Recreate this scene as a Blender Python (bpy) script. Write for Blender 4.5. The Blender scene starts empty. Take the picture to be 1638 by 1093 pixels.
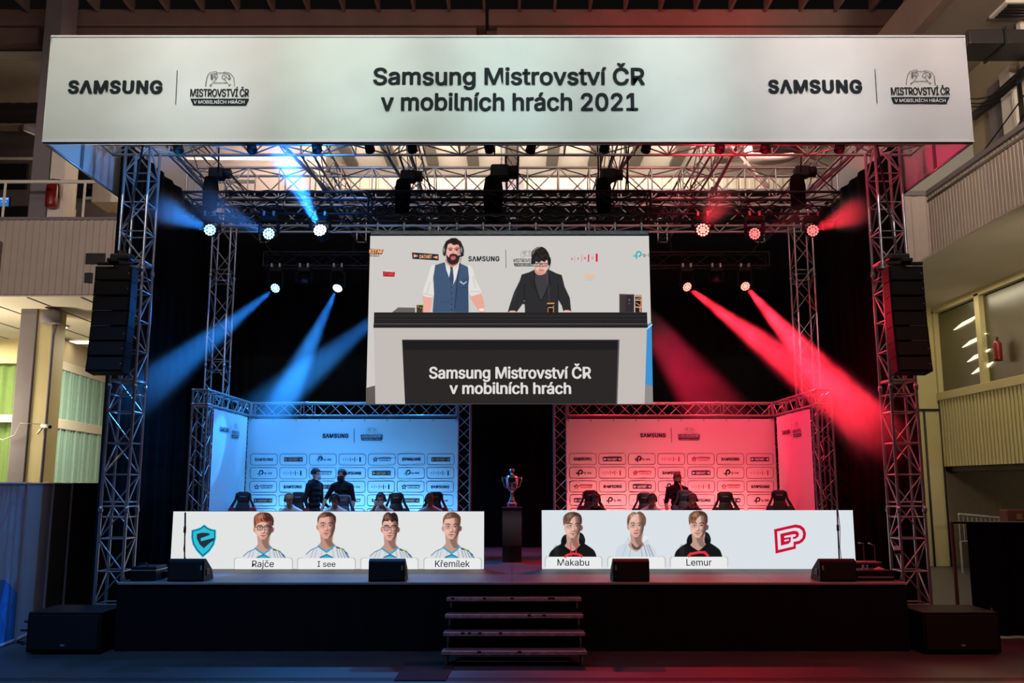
import bpy, bmesh, math, random
import numpy as np
from mathutils import Vector, Matrix, noise
from mathutils.geometry import tessellate_polygon
from math import sin, cos, pi, radians, tan, atan2, hypot

SC = bpy.context.scene
COL = SC.collection
random.seed(7)

# ------------------------------------------------------------------ camera, world, exposure, large lights
FPX = 1442.0            # focal length in pixels of the 1638 px wide frame
TH = radians(9.03)      # the camera looks a little upwards
EYE = 2.45
cam_data = bpy.data.cameras.new('camera')
cam_data.sensor_fit = 'HORIZONTAL'; cam_data.sensor_width = 36.0
cam_data.lens = 36.0 * FPX / 1638.0
cam_data.clip_end = 300
cam = bpy.data.objects.new('camera', cam_data); COL.objects.link(cam)
cam.location = (0, 0, EYE); cam.rotation_euler = (pi / 2 + TH, 0, 0)
SC.camera = cam

world = bpy.data.worlds.new('world'); SC.world = world; world.use_nodes = True
bg = world.node_tree.nodes['Background']
bg.inputs[0].default_value = (0.55, 0.45, 0.42, 1); bg.inputs[1].default_value = 0.006
SC.view_settings.view_transform = 'Standard'; SC.view_settings.look = 'None'
SC.view_settings.exposure = 0.0; SC.view_settings.gamma = 1.0
SC.view_settings.use_curve_mapping = False
SC.cycles.volume_step_rate = 1.0
SC.cycles.volume_max_steps = 256
SC.cycles.max_bounces = 8
SC.cycles.volume_bounces = 0
SC.cycles.sample_clamp_indirect = 4.0

def aim(o, target):
    d = Vector(target) - o.location
    o.rotation_euler = d.to_track_quat('-Z', 'Y').to_euler()

def area(name, loc, target, w, h, power, color):
    l = bpy.data.lights.new(name, 'AREA'); l.shape = 'RECTANGLE'; l.size = w; l.size_y = h
    l.energy = power; l.color = color
    o = bpy.data.objects.new(name, l); o.location = loc; COL.objects.link(o); aim(o, target)
    return o

def spot(name, loc, target, deg, power, color, blend=0.3, radius=0.05):
    l = bpy.data.lights.new(name, 'SPOT'); l.spot_size = radians(deg); l.spot_blend = blend
    l.energy = power; l.color = color; l.shadow_soft_size = radius
    o = bpy.data.objects.new(name, l); o.location = loc; COL.objects.link(o); aim(o, target)
    return o

def point(name, loc, power, color, radius=0.3):
    l = bpy.data.lights.new(name, 'POINT'); l.energy = power; l.color = color; l.shadow_soft_size = radius
    o = bpy.data.objects.new(name, l); o.location = loc; COL.objects.link(o)
    return o

BLUE = (0.02, 0.25, 1.0); RED = (1.0, 0.02, 0.045); WARM = (1.0, 0.80, 0.66); TUBE = (1.0, 0.88, 0.62)
# general hall light behind and above the audience, and the lit far end of the hall
area('hall_light', (0, -7, 13), (0, 14, 6), 22, 5, 80, WARM)
area('ceiling_fill', (0, 9, 13), (0, 29, 18.6), 20, 3, 1000, WARM)  # unseen lamp added to brighten the ceiling beam
spot('fascia_fill', (-13, 3, 10), (-13.5, 26, 9.0), 40, 5200, (1, .86, .80), .8, .4)  # unseen spots added on both sides to brighten the gallery fascias
spot('fascia_fill', (7, 3, 13), (11.6, 18, 9.2), 50, 900, (1, .86, .78), .8, .4)
area('far_hall_light', (0, 33.5, 15.6), (0, 39.5, 17.1), 22, 1.5, 4300, (1, .88, .78))
spot('far_wall_light', (0, 31, 16.0), (0, 41.5, 14.5), 120, 500, (1, .88, .78), .8, .5)
# profile spots from the audience side on the long header banner
for i, lx in enumerate((-6.2, -3.8, -1.3, 1.2, 3.7, 6.2)):
    spot('banner_light', (lx * .9, 1.0, 11.0), (lx, 13.4, 8.62), 25, (2600, 2500, 2600, 2600, 2500, 2450)[i], ((.90, 1, .97), (.90, 1, .98), (.82, 1, .97), (.82, 1, .98), (.94, .99, 1.0), (1, .98, .98))[i], 1.0, 0.2)

# ------------------------------------------------------------------ helpers
def P(px, py, Y):
    """the point of the vertical plane y=Y that the photograph shows at pixel px, py"""
    u = (px - 819.0) / FPX; v = (546.5 - py) / FPX
    dy = cos(TH) - v * sin(TH); dz = sin(TH) + v * cos(TH)
    t = Y / dy
    return Vector((t * u, Y, EYE + t * dz))

def tag(o, label=None, cat=None, group=None, kind=None):
    if label: o['label'] = label
    if cat: o['category'] = cat
    if group: o['group'] = group
    if kind: o['kind'] = kind
    return o

def thing(name, label, cat, loc=(0, 0, 0), group=None, rz=0.0):
    o = bpy.data.objects.new(name, None); COL.objects.link(o)
    o.empty_display_size = 0.2
    o.location = loc; o.rotation_euler = (0, 0, rz)
    return tag(o, label, cat, group)

def adopt(child, parent):
    """parent a world-built mesh without moving it"""
    child.parent = parent
    r = parent.rotation_quaternion if parent.rotation_mode == 'QUATERNION' else parent.rotation_euler
    child.matrix_parent_inverse = Matrix.LocRotScale(parent.location, r, parent.scale).inverted()

def copy_tree(o, parent=None):
    c = o.copy(); COL.objects.link(c)
    if parent is not None: c.parent = parent
    for ch in list(o.children): copy_tree(ch, c)
    return c

def lin(c):
    c = c / 255.0
    return c / 12.92 if c <= 0.04045 else ((c + 0.055) / 1.055) ** 2.4

def srgb(r, g, b): return (lin(r), lin(g), lin(b), 1)

_M = {}
def mat(name, col, rough=0.6, metal=0.0, var=0.0, scale=8.0, bump=0.0, spec=0.5, bscale=None, wave=None):
    if name in _M: return _M[name]
    m = bpy.data.materials.new(name); m.use_nodes = True; _M[name] = m
    nt = m.node_tree; b = nt.nodes['Principled BSDF']
    b.inputs['Base Color'].default_value = col
    b.inputs['Roughness'].default_value = rough; b.inputs['Metallic'].default_value = metal
    b.inputs['Specular IOR Level'].default_value = spec
    tc = nt.nodes.new('ShaderNodeTexCoord')
    if var > 0:
        n = nt.nodes.new('ShaderNodeTexNoise'); n.inputs['Scale'].default_value = scale; n.inputs['Detail'].default_value = 5
        nt.links.new(tc.outputs['Object'], n.inputs['Vector'])
        r = nt.nodes.new('ShaderNodeMapRange'); r.inputs[1].default_value = 0.3; r.inputs[2].default_value = 0.7
        r.inputs[3].default_value = 1 - var; r.inputs[4].default_value = 1 + var
        nt.links.new(n.outputs['Fac'], r.inputs[0])
        mx = nt.nodes.new('ShaderNodeVectorMath'); mx.operation = 'SCALE'; mx.inputs[0].default_value = col[:3]
        nt.links.new(r.outputs[0], mx.inputs['Scale']); nt.links.new(mx.outputs[0], b.inputs['Base Color'])
        r2 = nt.nodes.new('ShaderNodeMapRange'); r2.inputs[3].default_value = max(0.02, rough - var * 0.3); r2.inputs[4].default_value = min(1, rough + var * 0.3)
        nt.links.new(n.outputs['Fac'], r2.inputs[0]); nt.links.new(r2.outputs[0], b.inputs['Roughness'])
    if bump > 0:
        if wave:
            n2 = nt.nodes.new('ShaderNodeTexWave'); n2.inputs['Scale'].default_value = wave[1]; n2.bands_direction = wave[0]
        else:
            n2 = nt.nodes.new('ShaderNodeTexNoise'); n2.inputs['Scale'].default_value = bscale or scale * 6
        nt.links.new(tc.outputs['Object'], n2.inputs['Vector'])
        bp = nt.nodes.new('ShaderNodeBump'); bp.inputs['Strength'].default_value = bump; bp.inputs['Distance'].default_value = 0.02
        nt.links.new(n2.outputs['Fac'], bp.inputs['Height']); nt.links.new(bp.outputs[0], b.inputs['Normal'])
    return m

def emis(name, col, strength=1.0, sampling='FRONT'):
    if name in _M: return _M[name]
    m = bpy.data.materials.new(name); m.use_nodes = True; _M[name] = m
    nt = m.node_tree; nt.nodes.clear()
    e = nt.nodes.new('ShaderNodeEmission'); e.inputs[0].default_value = col; e.inputs[1].default_value = strength
    out = nt.nodes.new('ShaderNodeOutputMaterial'); nt.links.new(e.outputs[0], out.inputs[0])
    m.cycles.emission_sampling = sampling
    return m

class MB:
    """collects shapes and links them as ONE mesh object"""
    def __init__(s): s.v = []; s.f = []; s.sm = []
    def add(s, vs, fs, smooth=False):
        n = len(s.v); s.v += [tuple(x) for x in vs]; s.f += [tuple(i + n for i in f) for f in fs]; s.sm += [smooth] * len(fs)
        return s
    def box(s, lo, hi, M=None):
        x0, y0, z0 = lo; x1, y1, z1 = hi
        vs = [Vector(p) for p in ((x0,y0,z0),(x1,y0,z0),(x1,y1,z0),(x0,y1,z0),(x0,y0,z1),(x1,y0,z1),(x1,y1,z1),(x0,y1,z1))]
        if M is not None: vs = [M @ p for p in vs]
        return s.add(vs, [(0,3,2,1),(4,5,6,7),(0,1,5,4),(1,2,6,5),(2,3,7,6),(3,0,4,7)])
    def cbox(s, c, d, M=None):
        return s.box([c[i] - d[i] / 2 for i in range(3)], [c[i] + d[i] / 2 for i in range(3)], M)
    def rbox(s, lo, hi, r=0.01, M=None):
        """box with chamfered edges"""
        bm = bmesh.new(); bmesh.ops.create_cube(bm, size=1.0)
        for v in bm.verts: v.co = Vector([lo[i] + (v.co[i] + 0.5) * (hi[i] - lo[i]) for i in range(3)])
        bmesh.ops.bevel(bm, geom=list(bm.edges), offset=r, segments=2, affect='EDGES', profile=0.5)
        if M is not None: bm.transform(M)
        vs = [v.co.copy() for v in bm.verts]; fs = [[v.index for v in f.verts] for f in bm.faces]
        bm.free(); return s.add(vs, fs)
    def tube(s, pts, r, n=8, cap=True, closed=False):
        pts = [Vector(p) for p in pts]; m = len(pts); rs = r if isinstance(r, (list, tuple)) else [r] * m
        base = len(s.v); prev = None
        for i, p in enumerate(pts):
            a = pts[i - 1] if (i > 0 or closed) else p
            b = pts[(i + 1) % m] if (i < m - 1 or closed) else p
            t = (b - a)
            t = t.normalized() if t.length > 1e-9 else Vector((0, 0, 1))
            if prev is None:
                u = t.orthogonal().normalized()
            else:
                u = (prev - t * prev.dot(t)); u = u.normalized() if u.length > 1e-6 else t.orthogonal().normalized()
            prev = u; w = t.cross(u)
            for k in range(n):
                q = 2 * pi * k / n
                s.v.append(tuple(p + (u * cos(q) + w * sin(q)) * rs[i]))
        segs = m if closed else m - 1
        for i in range(segs):
            for k in range(n):
                a = base + i * n + k; b = base + i * n + (k + 1) % n
                c = base + ((i + 1) % m) * n + (k + 1) % n; d = base + ((i + 1) % m) * n + k
                s.f.append((a, b, c, d)); s.sm.append(True)
        if cap and not closed:
            s.f.append(tuple(base + k for k in range(n))[::-1]); s.sm.append(False)
            s.f.append(tuple(base + (m - 1) * n + k for k in range(n))); s.sm.append(False)
        return s
    def lathe(s, prof, c=(0, 0, 0), n=20, M=None):
        base = len(s.v); c = Vector(c)
        for r, z in prof:
            for k in range(n):
                q = 2 * pi * k / n; p = Vector((r * cos(q), r * sin(q), z))
                if M is not None: p = M @ p
                s.v.append(tuple(p + c))
        for i in range(len(prof) - 1):
            for k in range(n):
                s.f.append((base + i*n + k, base + i*n + (k+1) % n, base + (i+1)*n + (k+1) % n, base + (i+1)*n + k)); s.sm.append(True)
        if prof[0][0] > 1e-5: s.f.append(tuple(base + k for k in range(n))[::-1]); s.sm.append(False)
        if prof[-1][0] > 1e-5: s.f.append(tuple(base + (len(prof)-1)*n + k for k in range(n))); s.sm.append(False)
        return s
    def prism(s, poly, depth, M):
        """polygon in local xy extruded along local z by depth, placed by matrix M"""
        n = len(poly)
        vs = [M @ Vector((x, y, 0)) for x, y in poly] + [M @ Vector((x, y, depth)) for x, y in poly]
        fs = [tuple(range(n))[::-1], tuple(range(n, 2 * n))] + [(i, (i+1) % n, n + (i+1) % n, n + i) for i in range(n)]
        return s.add(vs, fs)
    def ell(s, c, r, M=None, nu=16, nv=10):
        vs = []; fs = []
        for j in range(nv + 1):
            a = pi * j / nv
            for i in range(nu):
                q = 2 * pi * i / nu
                p = Vector((r[0]*sin(a)*cos(q), r[1]*sin(a)*sin(q), r[2]*cos(a)))
                if M is not None: p = M @ p
                vs.append(p + Vector(c))
        for j in range(nv):
            for i in range(nu):
                fs.append((j*nu+i, (j+1)*nu+i, (j+1)*nu+(i+1) % nu, j*nu+(i+1) % nu))
        return s.add(vs, fs, True)
    def mesh(s, name, m):
        me = bpy.data.meshes.new(name); me.from_pydata(s.v, [], s.f); me.polygons.foreach_set('use_smooth', s.sm)
        bm = bmesh.new(); bm.from_mesh(me)
        bmesh.ops.recalc_face_normals(bm, faces=bm.faces); bm.to_mesh(me); bm.free()
        if m: me.materials.append(m)
        return me
    def build(s, name, m, parent=None, **k):
        o = bpy.data.objects.new(name, s.mesh(name, m)); COL.objects.link(o)
        if parent is not None: adopt(o, parent)
        if k: tag(o, **k)
        return o

_R = {}
def rod_mesh(m, n=8):
    """a unit rod (radius 1, length 1 along z) shared by all the bars of one material"""
    key = (m.name, n)
    if key not in _R:
        b = MB(); b.tube([(0, 0, 0), (0, 0, 1)], 1.0, n); _R[key] = b.mesh('rod', m)
    return _R[key]

def rod(name, a, b, r, m, parent, n=8):
    a = Vector(a); b = Vector(b); d = b - a
    o = bpy.data.objects.new(name, rod_mesh(m, n)); COL.objects.link(o)
    o.location = a; o.rotation_mode = 'QUATERNION'; o.rotation_quaternion = d.to_track_quat('Z', 'Y')
    o.scale = (r, r, d.length)
    if parent is not None: adopt(o, parent)
    return o

def truss(name, label, a, b, w, h, m, bay, up=(0, 0, 1), cr=0.024, br=0.010, group=None, cat='truss', joined=False,
          battens=False, joints=0, flip=False, faces=4, end=True):
    """square lattice truss from a to b: four main tubes, welded end frames, zigzag bracing"""
    a = Vector(a); b = Vector(b); t = (b - a).normalized(); L = (b - a).length
    up = Vector(up); s = t.cross(up).normalized(); u = s.cross(t).normalized()
    root = thing(name, label, cat, a, group)
    cs = [(-w/2, -h/2), (w/2, -h/2), (w/2, h/2), (-w/2, h/2)]
    C = lambda k, q: a + s * cs[k % 4][0] + u * cs[k % 4][1] + t * q
    for k in range(4): rod('main_tube', C(k, 0), C(k, L), cr, m, root)
    nb = max(2, round(L / bay)); d = L / nb
    J = MB()
    def bar(nm, p, q, r):
        if joined: J.tube([p, q], r, 5, False)
        else: rod(nm, p, q, r, m, root, 6)
    for f in range(faces):
        for i in range(nb):
            e = (i + f + (1 if flip else 0)) % 2
            k0, k1 = (f, f + 1) if e == 0 else (f + 1, f)
            bar('brace', C(k0, i * d), C(k1, (i + 1) * d), br)
            if battens and i: bar('cross_bar', C(f, i * d), C(f + 1, i * d), br)
        if end:
            bar('cross_bar', C(f, 0.02), C(f + 1, 0.02), cr * .8); bar('cross_bar', C(f, L - .02), C(f + 1, L - .02), cr * .8)
    if joints:
        q = joints
        while q < L - .3:
            Q = MB()
            for k in range(4):
                Q.tube([C(k, q - .06), C(k, q - .02), C(k, q + .02), C(k, q + .06)], [cr * 1.0, cr * 1.5, cr * 1.5, cr * 1.0], 8)
            for f in range(4):
                Q.tube([C(f, q - .12), C(f + 1, q - .12)], br, 5); Q.tube([C(f, q + .12), C(f + 1, q + .12)], br, 5)
            q += joints
            Q.build('coupler', m, root)
    if joined: J.build('lattice', m, root)
    return root

_T = {}
SANS = None
try:                    # the plain sans-serif that ships inside Blender; its built-in face is the fallback
    SANS = bpy.data.fonts.load(bpy.utils.resource_path('LOCAL') + '/datafiles/fonts/Inter.woff2')
except Exception:
    SANS = None
def text(body, m, parent, O, U, V, width, height, bold=0.0, name='lettering', squash=True, space=1.0):
    """flat lettering: O is the centre, U the reading direction, V up; width and height in metres"""
    key = (body, bold, m.name, space)
    if key not in _T:
        c = bpy.data.curves.new('lettering', 'FONT'); c.body = body; c.size = 1.0; c.space_character = space
        if SANS is not None: c.font = SANS
        c.resolution_u = 4; c.fill_mode = 'NONE'
        o = bpy.data.objects.new('tmp', c); COL.objects.link(o)
        bpy.context.view_layer.update()
        dg = bpy.context.evaluated_depsgraph_get()
        me = bpy.data.meshes.new_from_object(o.evaluated_get(dg))
        bpy.data.objects.remove(o); bpy.data.curves.remove(c)
        co = [v.co.copy() for v in me.vertices]; nb = {i: [] for i in range(len(co))}
        for e in me.edges:
            nb[e.vertices[0]].append(e.vertices[1]); nb[e.vertices[1]].append(e.vertices[0])
        bpy.data.meshes.remove(me)
        seen = set(); loops = []
        for i in range(len(co)):        # walk every closed outline in its own order
            if i in seen or len(nb[i]) != 2: continue
            lp = [i]; seen.add(i); k = nb[i][0] if nb[i][0] == i + 1 else nb[i][1]
            while k not in seen:
                lp.append(k); seen.add(k); nx_ = [q for q in nb[k] if q not in seen]
                if not nx_: break
                k = nx_[0]
            if len(lp) > 2: loops.append([co[q] for q in lp])
        ar = lambda L: sum(a.x * b.y - b.x * a.y for a, b in zip(L, L[1:] + L[:1])) / 2
        def inside(p, L):
            r = False
            for a, b in zip(L, L[1:] + L[:1]):
                if (a.y > p.y) != (b.y > p.y) and p.x < (b.x - a.x) * (p.y - a.y) / (b.y - a.y) + a.x: r = not r
            return r
        sg = 1 if ar(max(loops, key=lambda L: abs(ar(L)))) > 0 else -1
        outs = [L for L in loops if ar(L) * sg > 0]; holes = [L for L in loops if ar(L) * sg < 0]
        V0 = []; F0 = []
        for L in outs:
            hs = [H for H in holes if inside(H[0], L)]
            allp = [p for q in [L] + hs for p in q]; n0 = len(V0)
            V0 += [(p.x, p.y, 0.0) for p in allp]
            F0 += [tuple(n0 + i for i in t) for t in tessellate_polygon([L] + hs)]
        co = np.array(V0); mn = co.min(0); mxx = co.max(0)
        offs = ((0, 0), (bold, 0), (-bold, 0), (0, bold * .6), (0, -bold * .6), (bold * .7, bold * .45), (-bold * .7, bold * .45), (bold * .7, -bold * .45), (-bold * .7, -bold * .45)) if bold > 0 else ((0, 0),)
        V_ = []; F_ = []; n = len(co)      # heavier strokes: shifted copies of every letter, a hair apart in depth
        for k, (dx, dy) in enumerate(offs):
            V_.append(co + np.array([dx, dy, k * .00012])); F_ += [tuple(i + n * k for i in f) for f in F0]
        V_ = np.concatenate(V_); mn = V_.min(0); mxx = V_.max(0)
        me = bpy.data.meshes.new('lettering'); me.from_pydata([tuple(v) for v in V_], [], F_)
        me.materials.clear(); me.materials.append(m)
        _T[key] = (me, mn, mxx)
    me, mn, mxx = _T[key]
    sx = width / (mxx[0] - mn[0]); sy = height / (mxx[1] - mn[1])
    U = Vector(U).normalized(); V = Vector(V).normalized(); N = U.cross(V)
    O = Vector(O)
    loc = O - U * (sx * (mxx[0] + mn[0]) / 2) - V * (sy * (mxx[1] + mn[1]) / 2)
    o = bpy.data.objects.new(name, me); COL.objects.link(o)
    M = Matrix((U, V, N)).transposed()
    o.location = loc; o.rotation_euler = M.to_euler(); o.scale = (sx, sy, 1)
    if parent is not None: adopt(o, parent)
    return o

class Face:
    """a vertical plane on which flat print is laid out in its own 2-D units (x right, y down)"""
    def __init__(s, O, U, V, k=1.0):
        s.O = Vector(O); s.U = Vector(U).normalized(); s.V = Vector(V).normalized(); s.N = s.U.cross(s.V); s.k = k
    def w(s, x, y, lift=0.0): return s.O + s.U * (x * s.k) - s.V * (y * s.k) + s.N * lift
    def poly(s, polys, m, parent, lift, name):
        b = MB()
        for p in polys: b.add([s.w(x, y, lift) for x, y in p], [tuple(range(len(p)))[::-1]])
        o = bpy.data.objects.new(name, None)
        me = bpy.data.meshes.new(name); me.from_pydata(b.v, [], b.f); me.materials.append(m)
        o = bpy.data.objects.new(name, me); COL.objects.link(o); adopt(o, parent)
        return o
    def text(s, body, x0, x1, y0, y1, m, parent, lift, bold=0.0, name='lettering', space=1.0):
        return text(body, m, parent, s.w((x0 + x1) / 2, (y0 + y1) / 2, lift), s.U, s.V, (x1 - x0) * s.k, (y1 - y0) * s.k, bold, name, space=space)

def stroke(pts, w, closed=False):
    """2-D quads along a polyline"""
    out = []; n = len(pts)
    for i in range(n if closed else n - 1):
        (x0, y0), (x1, y1) = pts[i], pts[(i + 1) % n]
        L = hypot(x1 - x0, y1 - y0) or 1; nx, ny = -(y1 - y0) / L * w / 2, (x1 - x0) / L * w / 2
        ex, ey = (x1 - x0) / L * w * .35, (y1 - y0) / L * w * .35
        out.append([(x0 + nx - ex, y0 + ny - ey), (x1 + nx + ex, y1 + ny + ey), (x1 - nx + ex, y1 - ny + ey), (x0 - nx - ex, y0 - ny - ey)])
    return out

def arc(cx, cy, rx, ry, a0, a1, n=10):
    return [(cx + rx * cos(radians(a0 + (a1 - a0) * i / n)), cy + ry * sin(radians(a0 + (a1 - a0) * i / n))) for i in range(n + 1)]

def rrect(x0, y0, x1, y1, r, n=4):
    return (arc(x1 - r, y0 + r, r, r, -90, 0, n) + arc(x1 - r, y1 - r, r, r, 0, 90, n) + arc(x0 + r, y1 - r, r, r, 90, 180, n) + arc(x0 + r, y0 + r, r, r, 180, 270, n))

class PixFace(Face):
    """the same on a plane y = Y, laid out in the photograph's pixels"""
    def __init__(s, Y): s.Y = Y; s.U = Vector((1, 0, 0)); s.V = Vector((0, 0, 1)); s.N = Vector((0, -1, 0))
    def w(s, x, y, lift=0.0):
        p = P(x, y, s.Y); p.y -= lift; return p
    def text(s, body, x0, x1, y0, y1, m, parent, lift, bold=0.0, name='lettering', space=1.0):
        a = s.w((x0 + x1) / 2, y0, lift); b = s.w((x0 + x1) / 2, y1, lift); ym = (y0 + y1) / 2
        return text(body, m, parent, (a + b) / 2, s.U, s.V, (s.w(x1, ym) - s.w(x0, ym)).length, (a - b).length, bold, name, space=space)

# ------------------------------------------------------------------ materials
CREAM = mat('painted_wall', srgb(196, 182, 160), 0.8, var=0.05, scale=1.2)
CREAM2 = mat('painted_ceiling', srgb(200, 190, 174), 0.85, var=0.05, scale=0.7)
MAUVE = mat('grey_paint', srgb(120, 112, 116), 0.8, var=0.06, scale=1.5)
BROWN = mat('brown_concrete', srgb(126, 102, 94), 0.85, var=0.10, scale=1.2)
DARKCEIL = mat('dark_ceiling', srgb(92, 80, 74), 0.9, var=0.12, scale=2)
SHEET = mat('profiled_sheet', srgb(176, 162, 152), 0.6, 0.0, var=0.04, scale=2)
SHEETY = mat('cream_profiled_sheet', srgb(190, 176, 128), 0.6, 0.0, var=0.04, scale=2)
WHITEP = mat('white_paint', srgb(214, 206, 196), 0.6, var=0.03)
CURTAIN = mat('green_curtain', srgb(134, 168, 160), 0.9, var=0.06)
CURTAIN2 = mat('olive_curtain', srgb(92, 116, 62), 0.9, var=0.06)
FLOORM = mat('hall_floor', srgb(70, 66, 66), 0.42, var=0.18, scale=1.6, bump=0.05)
BLACK = mat('black_cloth', (0.0025, 0.0025, 0.003, 1), 0.95, var=0.2, scale=3, spec=0.1)
SKIRTM = mat('stage_skirt_cloth', (0.008, 0.008, 0.009, 1), 0.95, spec=0.1)
BLKMET = mat('black_metal', (0.012, 0.012, 0.013, 1), 0.45, 0.3, var=0.1)
BLKPLA = mat('black_plastic', (0.005, 0.005, 0.006, 1), 0.6, var=0.1, spec=.25)
ALU = mat('truss_aluminium', (0.44, 0.43, 0.44, 1), 0.34, 0.75, var=0.12, scale=5)
STEEL = mat('galvanised_steel', (0.45, 0.44, 0.44, 1), 0.5, 0.7, var=0.1)
DECK = mat('stage_deck', srgb(72, 66, 66), 0.5, var=0.12, scale=2.0, bump=0.03)
EDGE = mat('pale_edge_strip', srgb(170, 160, 150), 0.5)
DUCT = mat('dark_duct', srgb(50, 46, 46), 0.4, 0.3, var=0.1)
VINYL = mat('banner_vinyl', srgb(222, 222, 222), 0.62, spec=0.3)
INK = mat('black_ink', srgb(34, 40, 44), 0.8, spec=0.1)
INKW = mat('white_ink', srgb(222, 224, 222), 0.8, spec=0.1)

def struct(o): o['kind'] = 'structure'; return o

def sheet(name, O, U, V, w, h, pitch, depth, m, parent=None):
    """trapezoid-profiled cladding: ribs run along V"""
    O = Vector(O); U = Vector(U).normalized(); V = Vector(V).normalized(); N = U.cross(V)
    b = MB(); pr = []; x = 0.0
    while x < w - 1e-6:
        for fx, fd in ((0, 0), (.35, 0), (.45, 1), (.90, 1)):
            if x + fx * pitch <= w: pr.append((x + fx * pitch, fd * depth))
        x += pitch
    pr.append((w, 0))
    vs = []
    for (q, d) in pr: vs += [O + U * q + N * d, O + U * q + N * d + V * h]
    b.add(vs, [(2*i, 2*i+2, 2*i+3, 2*i+1) for i in range(len(pr) - 1)])
    return b.build(name, m, parent)

# ------------------------------------------------------------------ the hall
b = MB(); b.box((-26, -8, -0.3), (26, 46, 0)); floor = struct(b.build('floor', FLOORM))
for yy in (11.55, 11.95, 12.05):       # worn joints that cross the floor in front of the stage
    q = MB(); q.box((-14, yy, 0.0), (14, yy + 0.035, 0.004)); q.build('floor_joint', mat('joint', (0.01, 0.01, 0.01, 1), 0.8), floor)
b = MB(); b.box((-26, -8, 19.1), (26, 29, 19.4)); ceil = struct(b.build('ceiling', DARKCEIL))
k = 0
x = -25.2
while x < 14:
    q = MB(); q.box((x, 18, 18.55), (x + 0.09, 28.9, 19.1)); q.build('ceiling_rib', BROWN, ceil); x += 1.21
b = MB(); b.box((-26, 29.6, 17.15), (26, 46, 17.45)); struct(b.build('ceiling_far', CREAM2))
far_ceiling = bpy.data.objects['ceiling_far']
for i, px in enumerate((300, 362, 432, 497, 562, 627, 692, 757, 818, 883, 950, 1016, 1082, 1150)):   # slots in the far ceiling
    c = P(px, 252, 39.5)
    q = MB(); q.box((c.x - .26, 37.4, 17.0), (c.x + .26, 39.9, 17.149)); q.build('ceiling_vent', mat('vent_grey', srgb(78, 70, 56), 0.8), far_ceiling)
wf = struct(sheet('wall_back', (-26, 42, 0), (1, 0, 0), (0, 0, 1), 52, 17.2, 0.45, 0.05, CREAM))
for z0, z1, m_ in ((16.3, 16.5, MAUVE), (15.7, 16.0, WHITEP), (15.1, 15.4, MAUVE), (14.1, 14.9, DARKCEIL)):
    q = MB(); q.box((-24, 41.6, z0), (24, 41.9, z1)); struct(q.build('trim_1', m_))
q = MB(); q.box((-.75, 41.3, 12), (.55, 41.9, 17.15)); struct(q.build('pillar', MAUVE))
# slanted metal sheeting and cross bars at the right of the far ceiling
q = MB()
for i in range(4): q.box((9.3, 36 + i * 1.2, 16.9), (13.5, 36.25 + i * 1.2, 17.1))
q.build('ceiling_batten', BROWN, far_ceiling)
q = MB(); q.tube([P(1170, 232, 36), P(1230, 300, 36)], .07, 6); q.tube([P(1262, 240, 36), P(1400, 300, 36)], .07, 6); q.tube([P(1190, 262, 36), P(1242, 236, 36)], .06, 6)
q.build('roof_brace', BROWN, far_ceiling)
q = MB(); q.lathe([(0.0, 15.2), (1.0, 15.25), (1.1, 15.6), (1.1, 16.9)], (10.3, 34, 0), 20); q.build('roof_cowl', BROWN, far_ceiling)

# the deep cross beam above the stage, in three lengths with dark joints
joints = [-26, P(75, 30, 29).x, P(778, 30, 29).x, P(1466, 30, 29).x]
beam = thing('ceiling_beam', 'long brown concrete cross beam above the header banner', 'beam', (0, 29, 17.6)); struct(beam)
for i in range(3):
    q = MB(); q.rbox((joints[i] + .07, 29, P(800, 40, 29).z), (joints[i + 1] - .03, 29.9, P(800, 14, 29).z), .04); q.build('beam_length', BROWN, beam)
    q = MB(); q.rbox((joints[i] + .35, 29.12, P(800, 66, 29).z), (joints[i + 1] - .35, 29.8, P(800, 43, 29).z + .05), .03); q.build('beam_sill', BROWN, beam)
    q = MB(); q.box((joints[i], 29.15, 16.4), (joints[i] + .5, 29.7, P(800, 46, 29).z)); q.build('beam_bracket', DARKCEIL, beam)

# left gallery
Yg = 26.1
ZT, ZB = 10.35, 8.0
g = thing('gallery', 'pale profiled gallery balcony with a pipe railing, left side of the hall', 'balcony', (-16, Yg, ZB))
sheet('fascia', (-25.5, Yg, ZB), (1, 0, 0), (0, 0, 1), 17.7, ZT - ZB - .05, 0.20, 0.035, SHEET, g)
q = MB(); q.rbox((-25.5, Yg - .06, ZT - .08), (-7.8, Yg + .25, ZT + .02), .02); q.build('coping', MAUVE, g)
q = MB(); q.box((-25.5, Yg + .05, ZB + .02), (-7.8, 36.2, ZB + .4)); q.build('gallery_slab', CREAM, g)
zr = P(60, 290, Yg).z
q = MB(); q.tube([(-25, Yg + .05, zr), (-7.8, Yg + .05, zr)], .055, 10); q.build('handrail', WHITEP, g)
for px in (5, 133, -130, 262):
    c = P(px, 320, Yg); rod('railing_post', (c.x, Yg + .05, ZT), (c.x, Yg + .05, zr), .04, WHITEP, g)
for px in (118, 100):
    c = P(px, 330, Yg); rod('glass_edge', (c.x, Yg + .08, ZT), (c.x, Yg + .08, zr - .05), .014, WHITEP, g)
for (x0, x1, y0, y1) in ((139, 168, 406, 423), (137, 148, 437, 453)):
    a = P(x0, y0, Yg - .02); c = P(x1, y1, Yg - .02)
    q = MB(); q.rbox((a.x, Yg - .09, c.z), (c.x, Yg - .03, a.z), .01); q.build('speaker_grille', BLKMET, g)
q = MB(); a = P(0, 400, Yg); q.rbox((a.x - 1.4, Yg - .3, 8.5), (a.x + .1, Yg - .08, 9.6), .03); q.build('wall_box', MAUVE, g)
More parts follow.
